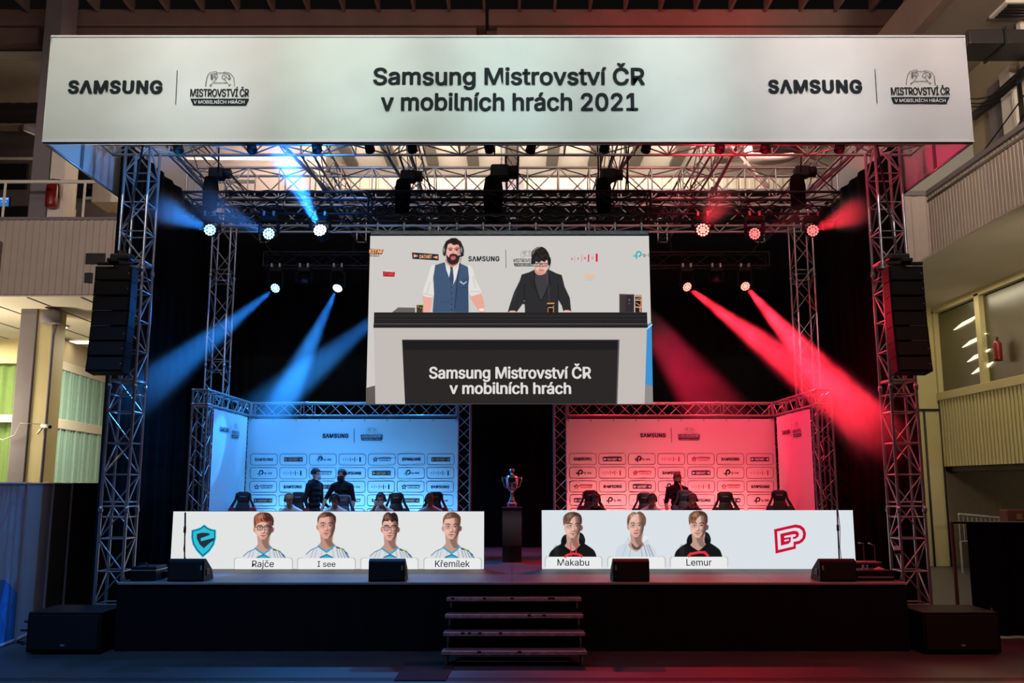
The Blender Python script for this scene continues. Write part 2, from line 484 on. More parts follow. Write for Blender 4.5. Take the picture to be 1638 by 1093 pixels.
# column through both storeys
xa, xb, xc_ = P(48, 300, 27.4).x, P(76, 300, 27.4).x, P(101, 300, 27.4).x
q = MB(); q.rbox((xa, 27.4, 10.35), (xb, 28.4, 18.7), .02); colm = struct(q.build('pillar', MAUVE))
q = MB(); q.rbox((xb + .03, 27.42, 10.35), (xc_, 28.3, 15.0), .02); q.build('pillar_side', WHITEP, colm)
c = P(52, 620, 28.2)
xa, xb, xc_ = P(23, 620, 28).x, P(50, 620, 28).x, P(75, 620, 28).x
q = MB(); q.rbox((xa, 28.0, 0), (xb, 28.9, 7.98), .02); c2 = struct(q.build('pillar', MAUVE))
q = MB(); q.rbox((xb + .01, 28.05, 0), (xc_, 28.9, 7.98), .02); q.build('pillar_cladding', SHEETY, c2)
q = MB(); q.tube([(xc_ + .06, 28.0, 0), (xc_ + .06, 28.0, 7.1), (xc_ + .14, 28.0, 7.5)], .05, 8); q.build('drain_pipe', MAUVE, c2)
q = MB(); q.lathe([(.28, 7.45), (.3, 7.6), (.3, 7.85)], (xb + .5, 27.9, 0), 16); q.build('pipe_collar', MAUVE, c2)
# upper storey behind the railing: dark back wall, doors, ceiling, duct
q = MB(); q.box((-26, 36.1, 8.4), (-7.8, 36.3, 17.9)); uw = struct(q.build('wall_upper_left', DARKCEIL))
q = MB(); q.box((-26, 35.9, P(20, 257, 36).z), (-7.9, 36.1, P(20, 253, 36).z)); q.build('light_cornice', WHITEP, uw)
for (x0, x1, y0, y1, m_) in ((0, 42, 262, 302, BLKPLA), (0, 44, 330, 352, BLKPLA), (100, 175, 262, 316, BLKPLA), (138, 160, 302, 320, CURTAIN)):
    a = P(x0, y0, 36); e = P(x1, y1, 36)
    q = MB(); q.rbox((a.x, 35.95, e.z), (e.x, 36.1, a.z), .02); q.build('gallery_window', m_, uw)
a = P(70, 318, 31.0); e = P(92, 350, 31.0)
q = MB(); q.rbox((a.x, 31.0, 8.4), (e.x, 32.3, a.z), .02); q.build('cupboard', WHITEP, uw)
a = P(160, 275, 31.5); e = P(176, 330, 31.5)
q = MB(); q.rbox((a.x, 31.0, e.z), (a.x + 1.2, 32.3, a.z), .02); q.build('cupboard', WHITEP, uw)
a = P(0, 314, 31.6); e = P(15, 332, 31.6)
s_ = thing('exit_sign', 'glowing blue information screen beyond the gallery railing', 'sign', (a.x, 31.6, e.z))
q = MB(); q.rbox((a.x - 1.0, 31.6, e.z), (e.x, 31.7, a.z), .02); q.build('housing', BLKPLA, s_)
q = MB(); q.box((a.x - .95, 31.585, e.z + .04), (e.x - .04, 31.6, a.z - .04)); q.build('lit_face', emis('blue_sign', srgb(40, 120, 215), .9), s_)
for i in range(3):
    q = MB(); q.box((a.x + .0 + i * .1, 31.575, a.z - .13 - i * .11), (e.x - .07 - i * .05, 31.584, a.z - .08 - i * .11)); q.build('sign_stroke', emis('sign_white', srgb(190, 215, 240), .9), s_)
c = P(83, 312, 27.2)
c.x = P(83, 312, 27.2).x
t = thing('fire_extinguisher', 'red fire extinguisher hanging on the pillar behind the left railing', 'extinguisher', (c.x, 27.2, c.z - .45))
REDP = mat('red_enamel', srgb(120, 16, 22), .35)
q = MB(); q.lathe([(0.02, -.42), (.16, -.40), (.18, -.3), (.18, .28), (.12, .38), (.05, .42)], (c.x, 27.2, c.z), 16); q.build('cylinder', REDP, t)
q = MB(); q.tube([(c.x, 27.2, c.z + .4), (c.x, 27.2, c.z + .52)], .04); q.tube([(c.x - .1, 27.2, c.z + .5), (c.x + .12, 27.4, c.z + .56)], .025); q.build('valve', BLKMET, t)
q = MB(); q.tube([(c.x + .05, 27.15, c.z + .5), (c.x + .22, 27.15, c.z + .3), (c.x + .24, 27.15, c.z - .1)], .02); q.build('hose', BLKPLA, t)
# left upper ceiling strips and the round duct
q = MB(); q.box((-26, 30, 17.9), (-15.5, 36.3, 18.1)); struct(q.build('ceiling_left', DARKCEIL))
def strip(name, label, p0, p1, Y0, Y1, z, m, group, w=.35):
    a = P(*p0, 30); r = thing(name, label, 'lamp', (p0[2] if False else 0, 0, 0), group)
    return r
for i, (xa, ya, xb, yb) in enumerate(((14, 118, 44, 146), (34, 202, 54, 210))):
    A = P(xa, ya, 32.1 if i == 0 else 35.4); B = P(xb, yb, 33.8 if i == 0 else 35.9)
    r = thing('ceiling_lamp', ('unlit slanting ceiling lamp above the round duct' if i == 0 else 'unlit slanting ceiling lamp below the round duct'), 'lamp', A)
    q = MB(); q.tube([A, B], .22, 4); q.build('housing', MAUVE, r)
    q = MB(); q.tube([A + Vector((.1, 0, -.16)), B + Vector((.1, 0, -.16))], .08, 4); q.build('diffuser', WHITEP, r)
    if i: rod('hanger', B, (B.x, B.y, 17.9), .03, MAUVE, r)
c = P(30, 181, 31)
r = thing('ventilation_duct', 'thick dark ribbed ventilation duct left of the header banner', 'duct', c)
q = MB(); pts = [(-26 + i * .25, 31, c.z) for i in range(40)]
q.tube(pts, [.38 if i % 2 else .36 for i in range(40)], 20); q.build('duct_pipe', DUCT, r)
q = MB(); q.rbox((-16.6, 30.5, c.z - .1), (-15.9, 30.62, c.z + .1), .01); q.build('damper', BLKMET, r)
# lower storey: window walls with curtains
def curtain(name, O, U, w, h, pitch, m, parent):
    O = Vector(O); U = Vector(U).normalized(); N = U.cross(Vector((0, 0, 1)))
    n = int(w / pitch * 8); vs = []
    for i in range(n + 1):
        q_ = w * i / n; d = .05 * sin(2 * pi * q_ / pitch) + .02 * sin(2 * pi * q_ / pitch * .37 + 1)
        vs += [O + U * q_ + N * d, O + U * q_ + N * d + Vector((0, 0, h))]
    b_ = MB(); b_.add(vs, [(2*i, 2*i+2, 2*i+3, 2*i+1) for i in range(n)], True)
    return b_.build(name, m, parent)
a = P(-200, 600, 34); e = P(27, 600, 34)
w1 = thing('window_1', None, None, (e.x, 34, 2)); struct(w1)
zt = P(10, 582, 34).z; zm0 = P(10, 664, 34).z; zm1 = P(10, 676, 34).z
curtain('curtain', (a.x, 34.2, 0), (1, 0, 0), e.x - a.x, zt, .42, CURTAIN2, w1)
q = MB(); q.rbox((a.x, 33.9, zt), (e.x, 34.3, 8.0), .02); q.build('lintel', SHEETY, w1)
q = MB(); q.rbox((a.x, 33.9, zm1), (e.x, 34.1, zm0), .02); q.build('transom', WHITEP, w1)
A = P(80, 575, 33); B = P(160, 601, 38)
A.z = 0; B.z = 0; U = (B - A); Lw = U.length * 1.5; U.normalize()
w2 = thing('window_2', None, None, A); struct(w2)
zt = P(85, 582, 33).z; zm = P(85, 672, 33).z
curtain('curtain', A + Vector((0, .3, 0)), U, Lw, zt, .30, CURTAIN, w2)
N = U.cross(Vector((0, 0, 1)))
F2 = Matrix((U, -N, Vector((0, 0, 1)))).transposed().to_4x4(); F2.translation = A
q = MB(); q.rbox((-.15, -.1, zt - .1), (Lw, .25, zt + .25), .02, F2); q.build('lintel', WHITEP, w2)
q = MB(); q.rbox((0, -.1, zm - .25), (Lw, .2, zm + .12), .02, F2); q.build('transom', WHITEP, w2)
q = MB(); q.rbox((-.25, -.12, 0), (.05, .25, zt + .2), .02, F2); q.build('frame_post', WHITEP, w2)
q = MB(); q.box((-.2, -.1, zt + .25), (Lw, .25, 8.0), F2); q.build('upper_wall', CREAM, w2)
q = MB(); q.box((-26, Yg + .02, ZB - .05), (-7.8, 42, ZB)); sof = struct(q.build('ceiling_soffit_left', CREAM2))
for i in range(10):
    q = MB(); q.box((-24 + i * 1.6, Yg + .1, ZB - .075), (-23.97 + i * 1.6, 41, ZB - .05)); q.build('soffit_joint', MAUVE, sof)
for i, (px, py) in enumerate(((83, 521), (138, 547), (131, 571))):
    v = (546.5 - py); 
    ang = math.atan(v / FPX) + TH; Y = (ZB - .1 - EYE) / tan(ang); c = P(px, py, Y)
    r = thing('ceiling_lamp', ('small glowing gallery ceiling lamp right of the pillar', 'upper glowing ceiling lamp beside the left speaker column', 'lower glowing ceiling lamp beside the left speaker column')[i], 'lamp', c, 'lit lamps under the left gallery')
    wl = (.45, .55, .75)[i]
    q = MB(); q.rbox((c.x - wl, c.y - .35, ZB - .12), (c.x + wl, c.y + .35, ZB - .051), .01); q.build('housing', WHITEP, r)
    q = MB(); q.box((c.x - wl + .06, c.y - .3, ZB - .14), (c.x + wl - .06, c.y + .3, ZB - .121)); q.build('tube_diffuser', emis('tube_light', (1, .84, .5, 1), 4.0), r)
for lx, ly, pw in ((-16.5, 29.5, 900), (-13.5, 32.2, 620), (-21, 31.5, 900)):
    area('gallery_light', (lx, ly, 7.7), (lx, ly + .3, 0), 2.5, 1.2, pw, TUBE)
point('gallery_glow', (-17.8, 27.0, 4.4), 1300, TUBE, .6)
point('gallery_upper_light', (-12.0, 29.5, 13.0), 55, WARM, .5)
c = P(80, 683, 27.7)
r = thing('security_camera', 'small white security camera on the lit pillar, cable looped left', 'camera', (c.x, 27.9, c.z))
q = MB(); q.tube([(c.x - .35, 27.9, c.z + .05), (c.x, 27.7, c.z)], .06); q.build('body', WHITEP, r)
q = MB(); q.tube([(c.x, 27.7, c.z), (c.x + .02, 27.66, c.z - .01)], .055); q.build('lens', BLKPLA, r)
q = MB(); q.tube([(c.x - .3, 27.9, c.z + .02), (c.x - .5, 27.95, c.z - .2)], .03); q.build('bracket', STEEL, r)
q = MB(); q.tube([(c.x - .4, 27.9, c.z + .1), (c.x - 1.0, 27.85, c.z + .12), (c.x - 1.15, 27.85, c.z - .25), (c.x - 1.5, 27.85, c.z - .4), (c.x - 1.9, 27.85, c.z - .2)], .012, 6); q.build('cable', WHITEP, r)

# right gallery
XR = 11.5
g = thing('gallery', 'beige profiled gallery balcony running forward along the right side of the hall', 'balcony', (XR, 15, ZB))
sheet('fascia', (XR, 24, ZB), (0, -1, 0), (0, 0, 1), 18, ZT - ZB, 0.16, 0.015, SHEET, g)
sheet('fascia', (10.2, 24, ZB), (1, 0, 0), (0, 0, 1), 1.3, ZT - ZB, 0.42, 0.03, SHEET, g)
q = MB(); q.rbox((XR - .08, 6, ZT - .02), (XR + .3, 24.1, ZT + .12), .02); q.build('coping', MAUVE, g)
q = MB(); q.rbox((10.2, 23.92, ZT - .02), (XR, 24.3, ZT + .12), .02); q.build('coping', MAUVE, g)
q = MB(); q.rbox((XR - .03, 6, ZT - .20), (XR + .1, 24.05, ZT - .12), .01); q.build('coping_line', DUCT, g)
q = MB(); q.box((10.2, 6, ZB - .04), (20, 30, ZB)); struct(q.build('ceiling_soffit_right', CREAM2))
q = MB(); q.box((XR + .1, 6, ZT - .4), (13.15, 28, ZT - .2)); q.build('gallery_slab', CREAM, g)
XW = 13.3
zw0, zw1, zc0 = 5.15, 7.85, 3.0
w3 = thing('window_3', None, None, (XW, 20, zw0)); struct(w3)
rows = [29.2, 27.2, 22.6, 22.1, 17.2, 12.3]
GLASS = mat('tinted_glass', srgb(66, 62, 34), 0.3, 0.0, spec=1.0)
yy = [28.6, 25.0, 21.4, 17.8, 14.2]
ys = [28.0, 25.25, 22.5, 19.75, 17.0, 14.25, 11.5]
for i in range(6):
    q = MB(); q.box((XW + .1, ys[i + 1] + .12, zw0 + .12), (XW + .13, ys[i] - .12, zw1 - .12)); q.build('pane', GLASS, w3)
    q = MB(); q.rbox((XW - .05, ys[i] - .13, zw0), (XW + .15, ys[i] + .13, zw1), .01); q.build('mullion', SHEETY, w3)
q = MB(); q.rbox((XW - .08, 11, zw0 - .12), (XW + .2, 28.2, zw0 + .12), .01); q.build('window_sill', SHEETY, w3)
q = MB(); q.rbox((XW - .05, 11, zw1 - .08), (XW + .15, 28.2, zw1 + .12), .01); q.build('head_rail', SHEETY, w3)
q = MB(); q.box((XW + .3, 11, 2.8), (XW + .5, 29, 8)); struct(q.build('wall_right', mat('olive_wall', srgb(70, 64, 38), .8)))
def lampbar(label, py, pz0, px0, px1, Y):
    pass
# lit strips seen through the gallery glazing: the lamps of the room behind
for i, (px, py) in enumerate(((1545, 516), (1558, 545), (1565, 569), (1571, 589))):
    c = P(px, py, 21)
    t_ = XW + .06
    kx = t_ / c.x; c = Vector((c.x * kx, c.y * kx, EYE + (c.z - EYE) * kx))
    r = thing('office_lamp', ('topmost', 'second from the top', 'third from the top', 'lowest')[i] + ' lit lamp strip in the right gallery window', 'lamp', c, 'lit strips in the gallery window')
    q = MB(); wv = .75 - i * .05
    q.add([(t_ - .02, c.y + wv, c.z - .10), (t_ - .02, c.y - .3, c.z - .02), (t_ - .02, c.y - wv, c.z + .10), (t_ - .02, c.y + .2, c.z + .03),
           (t_ + .03, c.y + wv, c.z - .10), (t_ + .03, c.y - .3, c.z - .02), (t_ + .03, c.y - wv, c.z + .10), (t_ + .03, c.y + .2, c.z + .03)],
          [(0, 1, 2, 3), (7, 6, 5, 4), (0, 1, 5, 4), (1, 2, 6, 5), (2, 3, 7, 6), (3, 0, 4, 7)])
    q.build('diffuser', emis('office_light', (1, .86, .55, 1), 1.6), r)
sheet('wall_right_panel', (XW, 28.0, zc0), (0, -1, 0), (0, 0, 1), 17, zw0 - .12 - zc0, 0.19, 0.04, SHEETY); struct(bpy.data.objects['wall_right_panel'])
c = P(1500, 600, 27)
q = MB(); q.rbox((12.6, 28.0, 0), (13.35, 28.8, 8), .02); c3 = struct(q.build('pillar', SHEETY))
q = MB(); q.rbox((12.62, 27.97, 4.7), (13.3, 28.0, 4.78), .005); q.build('pipe_clip', BLKMET, c3)
q = MB(); q.tube([(13.28, 27.95, 0), (13.28, 27.95, 8)], .03, 6); q.tube([(12.78, 27.95, 0), (12.78, 27.95, 4.7)], .03, 6); q.build('drain_pipe', DUCT, c3)
q = MB(); q.box((11.9, 28.6, 0), (12.6, 29.0, 8)); struct(q.build('wall_right_return', WHITEP))
q = MB(); q.box((XW, 28.2, 0), (24, 28.5, 3.0)); struct(q.build('wall_right_lower', mat('lower_wall', srgb(104, 88, 70), .85, var=.08)))
q = MB(); q.box((XW + .2, 11, 2.85), (20, 28.3, 3.0)); struct(q.build('ceiling_lower_right', DARKCEIL))
c = P(1603, 562, 22); kx = (XW + .0) / c.x; c = Vector((c.x * kx, c.y * kx, EYE + (c.z - EYE) * kx))
t = thing('fire_extinguisher', 'dark red fire extinguisher between the right gallery window panes', 'extinguisher', c)
q = MB(); q.lathe([(0.02, -.28), (.10, -.27), (.11, -.2), (.11, .2), (.07, .27), (.03, .3)], (c.x - .12, c.y, c.z), 14); q.build('cylinder', REDP, t)
q = MB(); q.tube([(c.x - .12, c.y, c.z + .29), (c.x - .12, c.y, c.z + .37)], .03); q.tube([(c.x - .12, c.y - .08, c.z + .36), (c.x - .12, c.y + .08, c.z + .4)], .015); q.build('valve', BLKMET, t)
# right upper wall, duct, slanting beam and cables
q = MB(); q.box((13.2, 4, 10.1), (13.4, 30, 14.2)); wu = struct(q.build('wall_upper_right', mat('upper_wall_right', srgb(150, 138, 112), .85, var=.05)))
q = MB(); q.box((9.6, 24.6, 10.4), (13.19, 24.9, 14.2)); struct(q.build('wall_end_right', mat('pale_end_wall', srgb(150, 150, 140), .8)))
q = MB(); q.rbox((13.0, 21.5, 10.5), (13.2, 21.7, 15), .01); q.build('window_post', WHITEP, wu)
q = MB(); q.rbox((13.05, 22.8, 10.5), (13.2, 23.4, 13.2), .01); q.build('window_blind', MAUVE, wu)
q = MB(); q.rbox((12.9, 22.0, 10.5), (13.1, 22.5, 13.2), .01); q.build('window_post', WHITEP, wu)
A = P(1640, 108, 17.0); B = P(1560, 186, 21.0)
A2 = Vector((12.9, 17.0, A.z * 1.0)); 
def onx(px, py, X):
    c = P(px, py, 20); k = X / c.x; return Vector((c.x * k, c.y * k, EYE + (c.z - EYE) * k))
r = thing('roof_strut', 'dark diagonal steel strut crossing the upper right wall', 'beam', onx(1560, 186, 12.9))
q = MB(); q.tube([onx(1660, 96, 12.8), onx(1556, 188, 12.9)], .12, 4); q.build('strut', BLKMET, r)
r = thing('cable_bundle', 'thin black cables sagging beside the diagonal strut', 'cable', onx(1600, 150, 12.9))
for (x0, y0, x1, y1, sg) in ((1640, 108, 1553, 158, .25), (1640, 110, 1553, 165, .3), (1640, 112, 1554, 170, .3), (1640, 114, 1556, 180, .15), (1640, 150, 1568, 248, .02), (1632, 120, 1640, 200, .0), (1626, 122, 1634, 210, .0), (1640, 180, 1617, 222, .0), (1640, 190, 1624, 218, 0), (1560, 256, 1553, 268, 0)):
    a, e = onx(x0, y0, 12.7), onx(x1, y1, 12.75)
    q = MB(); q.tube([a.lerp(e, i / 8) - Vector((0, 0, sg * 4 * (i / 8) * (1 - i / 8))) for i in range(9)], .018, 5); q.build('cable', BLKPLA, r)
r = thing('rectangular_duct', 'dark rectangular air duct above the right gallery', 'duct', (11, 20, 12.8))
dxs = [P(1551, 68, 20).x, P(1611, 68, 20).x, 13.15]
dz0, dz1 = P(1600, 69, 20).z, P(1600, 46, 20).z
for i in range(2):
    q = MB(); q.rbox((dxs[i], 20, dz0), (dxs[i + 1] - .05, 20.95, dz1), .03); q.build('duct_section', DUCT, r)
    q = MB(); q.rbox((dxs[i + 1] - .06, 19.96, dz0 - .04), (dxs[i + 1], 21.0, dz1 + .04), .01); q.build('duct_flange', BLKMET, r)
q = MB(); q.box((10.75, 4, 14.2), (20, 24.6, 14.5)); cr_ = struct(q.build('ceiling_right', mat('right_ceiling', srgb(138, 128, 116), .9, var=.05)))
q = MB(); q.rbox((10.45, 4, 14.1), (10.75, 29.5, 15.2), .03); q.build('ceiling_edge_beam', BROWN, cr_)
r = thing('ceiling_grille', 'slatted rectangular ceiling grille above the right gallery', 'grille', (12.6, 21, 14.1))
q = MB(); q.rbox((12.1, 20.5, 14.12), (13.15, 21.3, 14.2), .02); q.build('grille_frame', WHITEP, r)
for i in range(5):
    q = MB(); q.box((12.2, 20.58 + i * .14, 14.09), (13.1, 20.66 + i * .14, 14.12)); q.build('slat', BLKMET, r)
area('right_gallery_light', (12.4, 22.5, 7.9), (12.4, 22.5, 0), .6, 9, 130, TUBE)
spot('right_soffit_fill', (11.2, 13.0, 4.5), (12.8, 24, 7.0), 70, 1000, TUBE, .8, .3)  # added out of view to light up the soffit
spot('right_wall_fill', (9.5, 10.0, 12.5), (13.2, 20, 13.5), 80, 1900, WARM, .8, .4)  # added out of view to brighten the upper right wall
spot('right_ceiling_fill', (8.8, 8.0, 10.2), (12, 21, 14.2), 45, 2600, WARM, .8, .4)  # added out of view to brighten the right ceiling from below
point('right_lower_light', (16.5, 24.5, 2.2), 60, TUBE, .5)
spot('red_spill', (9, 23.5, 16.5), (4.5, 27.8, 18.9), 120, 700, RED, .8)
spot('red_spill', (2, 23.5, 17.3), (7.5, 28.0, 18.9), 120, 300, RED, .8)

# ------------------------------------------------------------------ stage, drapes
SX = 5.93
b = MB(); b.rbox((-SX, 14.0, .86), (SX, 22.0, 1.0), .005)
stage = thing('stage', 'low black stage platform with a pale front edge strip', 'stage', (0, 14, 0))
b.build('deck', DECK, stage)
for i in range(-3, 4): 
    if abs(i) < 4:
        q = MB(); q.box((i * 1.98 - .004, 14.02, 1.0), (i * 1.98 + .004, 21.9, 1.002)); q.build('deck_joint', BLKMET, stage)
q = MB(); q.rbox((-SX, 13.955, .965), (SX, 14.0, 1.001), .004); q.build('edge_strip', EDGE, stage)
def drape(name, A, B, z0, z1, pitch, amp, m, parent=None, n=None, seed=0):
    A = Vector(A); B = Vector(B); U = (B - A).normalized(); N = U.cross(Vector((0, 0, 1))); L = (B - A).length
    n = n or int(L / pitch * 8); vs = []; fs = []; rows = 5
    for j in range(rows + 1):
        z = z0 + (z1 - z0) * j / rows; k = amp * (1 - .35 * j / rows)
        for i in range(n + 1):
            q_ = L * i / n
            d = k * (sin(2 * pi * q_ / pitch + seed) + .4 * sin(2 * pi * q_ / pitch * .43 + j * .3 + seed))
            vs.append(A + U * q_ + N * d + Vector((0, 0, z)))
    for j in range(rows):
        for i in range(n): fs.append((j*(n+1)+i, j*(n+1)+i+1, (j+1)*(n+1)+i+1, (j+1)*(n+1)+i))
    b_ = MB(); b_.add(vs, fs, True); return b_.build(name, m, parent)
for nm, A, B in (('skirt', (-SX, 13.975, 0), (SX, 13.975, 0)), ('skirt', (-SX, 22, 0), (-SX, 14.06, 0)), ('skirt', (SX, 14.06, 0), (SX, 22, 0))):
    drape(nm, A, B, 0.0, .955, .45, .012, SKIRTM, stage)
for i in range(7): rod('leg', (-5.6 + i * 1.866, 14.6, 0), (-5.6 + i * 1.866, 14.6, .86), .03, STEEL, stage)
bd = drape('backdrop_drape', (-7.2, 21.6, 0), (7.2, 21.6, 0), 0.02, 9.7, .5, .05, BLACK)
tag(bd, 'huge black pleated backdrop drape closing the rear of the stage', 'drape')
dl = drape('side_drape', (-7.14, 21.5, 0), (-7.14, 15.75, 0), 0.02, 8.75, .5, .04, BLACK)
tag(dl, 'black side drape behind the blue-lit front tower', 'drape', 'side drapes of the stage')
dr = drape('side_drape', (7.10, 15.75, 0), (7.10, 21.5, 0), 0.02, 8.75, .5, .04, BLACK)
tag(dr, 'black side drape behind the red-lit front tower', 'drape', 'side drapes of the stage')

# stairs
st = thing('stairs', 'short black stairs with four worn pale step edges up to the stage', 'stairs', (.03, 13.2, 0))
WORN = mat('worn_step_edge', srgb(172, 148, 140), .55, var=.35, scale=14)
WOODK = mat('dark_step_board', srgb(92, 76, 72), .7, var=.2, scale=10)
for i, (yv, zv) in enumerate(((12.82, .2), (13.12, .4), (13.42, .6), (13.72, .8))):
    q = MB(); q.rbox((-.96, yv, zv - .05), (1.02, yv + .28, zv), .004); q.build('tread', WOODK, st)
    q = MB(); q.rbox((-.965, yv - .012, zv - .045), (1.025, yv + .03, zv + .004), .004); q.build('step_edge', WORN, st)
    rnd = random.Random(i + 3)
    for k in range((2, 4, 2, 5)[i]):
        xx = rnd.uniform(-.9, .9); q = MB(); q.box((xx, yv - .0135, zv - .02), (xx + .05, yv + .02, zv + .0055)); q.build('worn_patch', BLKMET, st)
    for sx in (-.90, .96):
        q = MB(); q.tube([(sx, yv + .04, zv - .15 if i else 0), (sx, yv + .04, zv - .05)], .018, 8); q.build('step_post', STEEL, st)
for sx in (-.9, .96):
    q = MB(); q.tube([(sx, 12.9, .02), (sx, 13.95, .72)], .022, 8); q.tube([(sx, 13.93, 0), (sx, 13.93, .8)], .022, 8); q.build('side_rail', BLKMET, st)
q = MB(); q.box((-.88, 13.95, 0), (.94, 13.97, .84)); q.build('back_board', BLACK, st)

# floor mat
a = P(633, 1088, 11); 
def onfloor(px, py, z=0.0):
    u = (px - 819.0) / FPX; v = (546.5 - py) / FPX
    dy = cos(TH) - v * sin(TH); dz = sin(TH) + v * cos(TH); t = (z - EYE) / dz
    return Vector((t * u, t * dy, z))
cs = [onfloor(630, 1090), onfloor(713, 1090), onfloor(729, 1060), onfloor(649, 1060)]
q = MB(); q.add(cs + [c + Vector((0, 0, .012)) for c in cs], [(0,1,2,3),(7,6,5,4),(0,1,5,4),(1,2,6,5),(2,3,7,6),(3,0,4,7)])
m_ = tag(q.build('floor_mat', mat('ribbed_mat', (.012, .013, .016, 1), .9, bump=.5, wave=('Y', 12))), 'dark ribbed mat lying on the floor in front of the stairs', 'mat')

# ------------------------------------------------------------------ towers and roof trusses
tw = []
for sx, side in ((-1, 'left'), (1, 'right')):
    X = sx * 6.45 + (.02 if sx > 0 else 0)
    lab = {-1: 'front truss tower, blue-lit, behind the left speaker column', 1: 'front truss tower, red-lit, behind the right speaker column'}[sx]
    t = truss('truss_tower', lab, (X, 15.05, 0.05), (X, 15.05, 8.25), .42, .42, ALU, .5, up=(0, 1, 0), cr=.027, br=.013, group='stage roof towers', joints=2.0, battens=True, flip=sx > 0)
    q = MB(); q.rbox((X - .4, 14.65, 0), (X + .4, 15.45, .05), .01); q.build('base_plate', STEEL, t)
    lab = {-1: 'rear truss tower rising behind the blue booth', 1: 'rear truss tower rising behind the red booth'}[sx]
    t = truss('truss_tower', lab, (X, 19.6, 1.02), (X, 19.6, 8.25), .40, .40, ALU, .5, up=(0, 1, 0), cr=.025, br=.011, group='stage roof towers', joints=2.0)
ZR = 8.55
truss('roof_truss', 'front cross truss right under the header banner', (-7.1, 15.05, ZR), (7.1, 15.05, ZR), .5, .62, ALU, .62, cr=.028, br=.014, group='roof cross trusses', battens=True)
truss('roof_truss', 'middle silver cross truss above the black lighting truss', (-6.6, 17.75, ZR - .07), (6.6, 17.75, ZR - .07), .5, .64, ALU, .62, cr=.028, br=.014, group='roof cross trusses', battens=True)
truss('roof_truss', 'rear silver cross truss between the two rear towers', (-6.6, 19.6, ZR - .1), (6.6, 19.6, ZR - .1), .5, .64, ALU, .62, cr=.028, br=.014, group='roof cross trusses')
names = ['leftmost roof truss running front to back', 'second roof truss from the left running front to back', 'third roof truss from the left running front to back',
         'centre roof truss running front to back', 'third roof truss from the right running front to back', 'second roof truss from the right running front to back', 'rightmost roof truss running front to back']
for X, nm in zip((-6.0, -3.65, -1.9, 0.0, 1.9, 3.65, 6.0), names):
    truss('roof_rafter', nm, (X, 15.3, ZR), (X, 21.2, ZR), .22, .60, ALU, .95, cr=.022, br=.010, group='roof trusses running front to back', faces=4, joined=abs(X) in (3.65, 0.0))
# slanting pipes between front and middle trusses
pcols = []
for i, (x0, y0, x1, y1, lab) in enumerate(((434, 228, 524, 304, 'slanting roof pipe glowing blue, above the brightest blue lamp'), (600, 228, 648, 296, 'slanting roof pipe left of the centre hoist, lit blue'),
        (1035, 228, 968, 303, 'slanting red-lit roof pipe right of the centre hoist'), (1190, 228, 1142, 304, 'slanting red-lit roof pipe above the nearest red lamp'),
        (1400, 228, 1270, 330, 'long slanting red-lit roof pipe near the right tower'), (250, 226, 345, 318, 'long slanting blue-lit roof pipe near the left tower'))):
    a = P(x0, y0 - 14, 15.2); e = P(x1, y1, 17.3)
    r = thing('roof_pipe', lab, 'pipe', a, 'slanting roof pipes'); rod('pipe', a, e, .035, ALU, r)
    q = MB(); q.cbox(a, (.12, .12, .1)); q.cbox(e, (.12, .12, .1)); q.build('clamp', BLKMET, r)
# black flown trusses
BT = mat('black_truss', (0.015, 0.015, 0.017, 1), .45, .4)
truss('lighting_truss', 'wide black flown truss carrying the upper row of lamps', (-6.1, 16.3, 7.60), (6.12, 16.3, 7.60), .48, .42, BT, .5, cr=.025, br=.012, joined=False)
stt = truss('lighting_truss', 'black flown truss from which the large screen hangs', (P(588, 340, 15.6).x, 15.75, 7.42), (P(1042, 340, 15.6).x, 15.75, 7.42), .45, .45, BT, .5, cr=.025, br=.012)
tl_ = truss('lighting_truss', 'dark rear truss left of the screen carrying the lower blue lamps', (-5.7, 20.2, 7.55), (-2.0, 20.2, 7.55), .3, .32, BT, .45, cr=.022, br=.01, joined=True)
tr_ = truss('lighting_truss', 'dark rear truss right of the screen carrying the lower red lamps', (2.0, 20.2, 7.55), (5.9, 20.2, 7.55), .3, .32, BT, .45, cr=.022, br=.01, joined=True)

for t_, s in ((tl_, -1), (tr_, 1)):
    for x0, x1 in ((5.5, 5.95), (3.65, 3.65), (2.05, 1.9)):
        for dy in (-.14, .14): rod('sling', (s * x0, 20.2 + dy, 7.7), (s * x1, 20.2, 8.27), .012, BLKMET, t_, 6)
# ------------------------------------------------------------------ header banner
YB = 13.4
zb0, zb1 = P(812, 226.5, YB).z, P(812, 58.5, YB).z
xl, xr = P(68, 226, YB).x, P(1557, 224, YB).x
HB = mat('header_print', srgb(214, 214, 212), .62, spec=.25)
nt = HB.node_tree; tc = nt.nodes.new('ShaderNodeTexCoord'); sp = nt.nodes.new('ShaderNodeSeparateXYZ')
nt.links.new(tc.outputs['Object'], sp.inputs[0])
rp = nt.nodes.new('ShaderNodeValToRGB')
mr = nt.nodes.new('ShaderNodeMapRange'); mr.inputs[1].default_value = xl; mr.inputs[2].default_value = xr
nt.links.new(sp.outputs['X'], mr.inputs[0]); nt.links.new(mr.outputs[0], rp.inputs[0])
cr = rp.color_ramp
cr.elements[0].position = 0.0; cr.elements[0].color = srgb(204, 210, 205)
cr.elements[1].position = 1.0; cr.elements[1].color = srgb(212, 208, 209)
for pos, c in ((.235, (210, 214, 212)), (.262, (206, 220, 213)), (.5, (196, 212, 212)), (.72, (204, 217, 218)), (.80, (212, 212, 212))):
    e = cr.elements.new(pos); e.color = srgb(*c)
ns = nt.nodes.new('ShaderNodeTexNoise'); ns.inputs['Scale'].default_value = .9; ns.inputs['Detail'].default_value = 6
nt.links.new(tc.outputs['Object'], ns.inputs['Vector'])
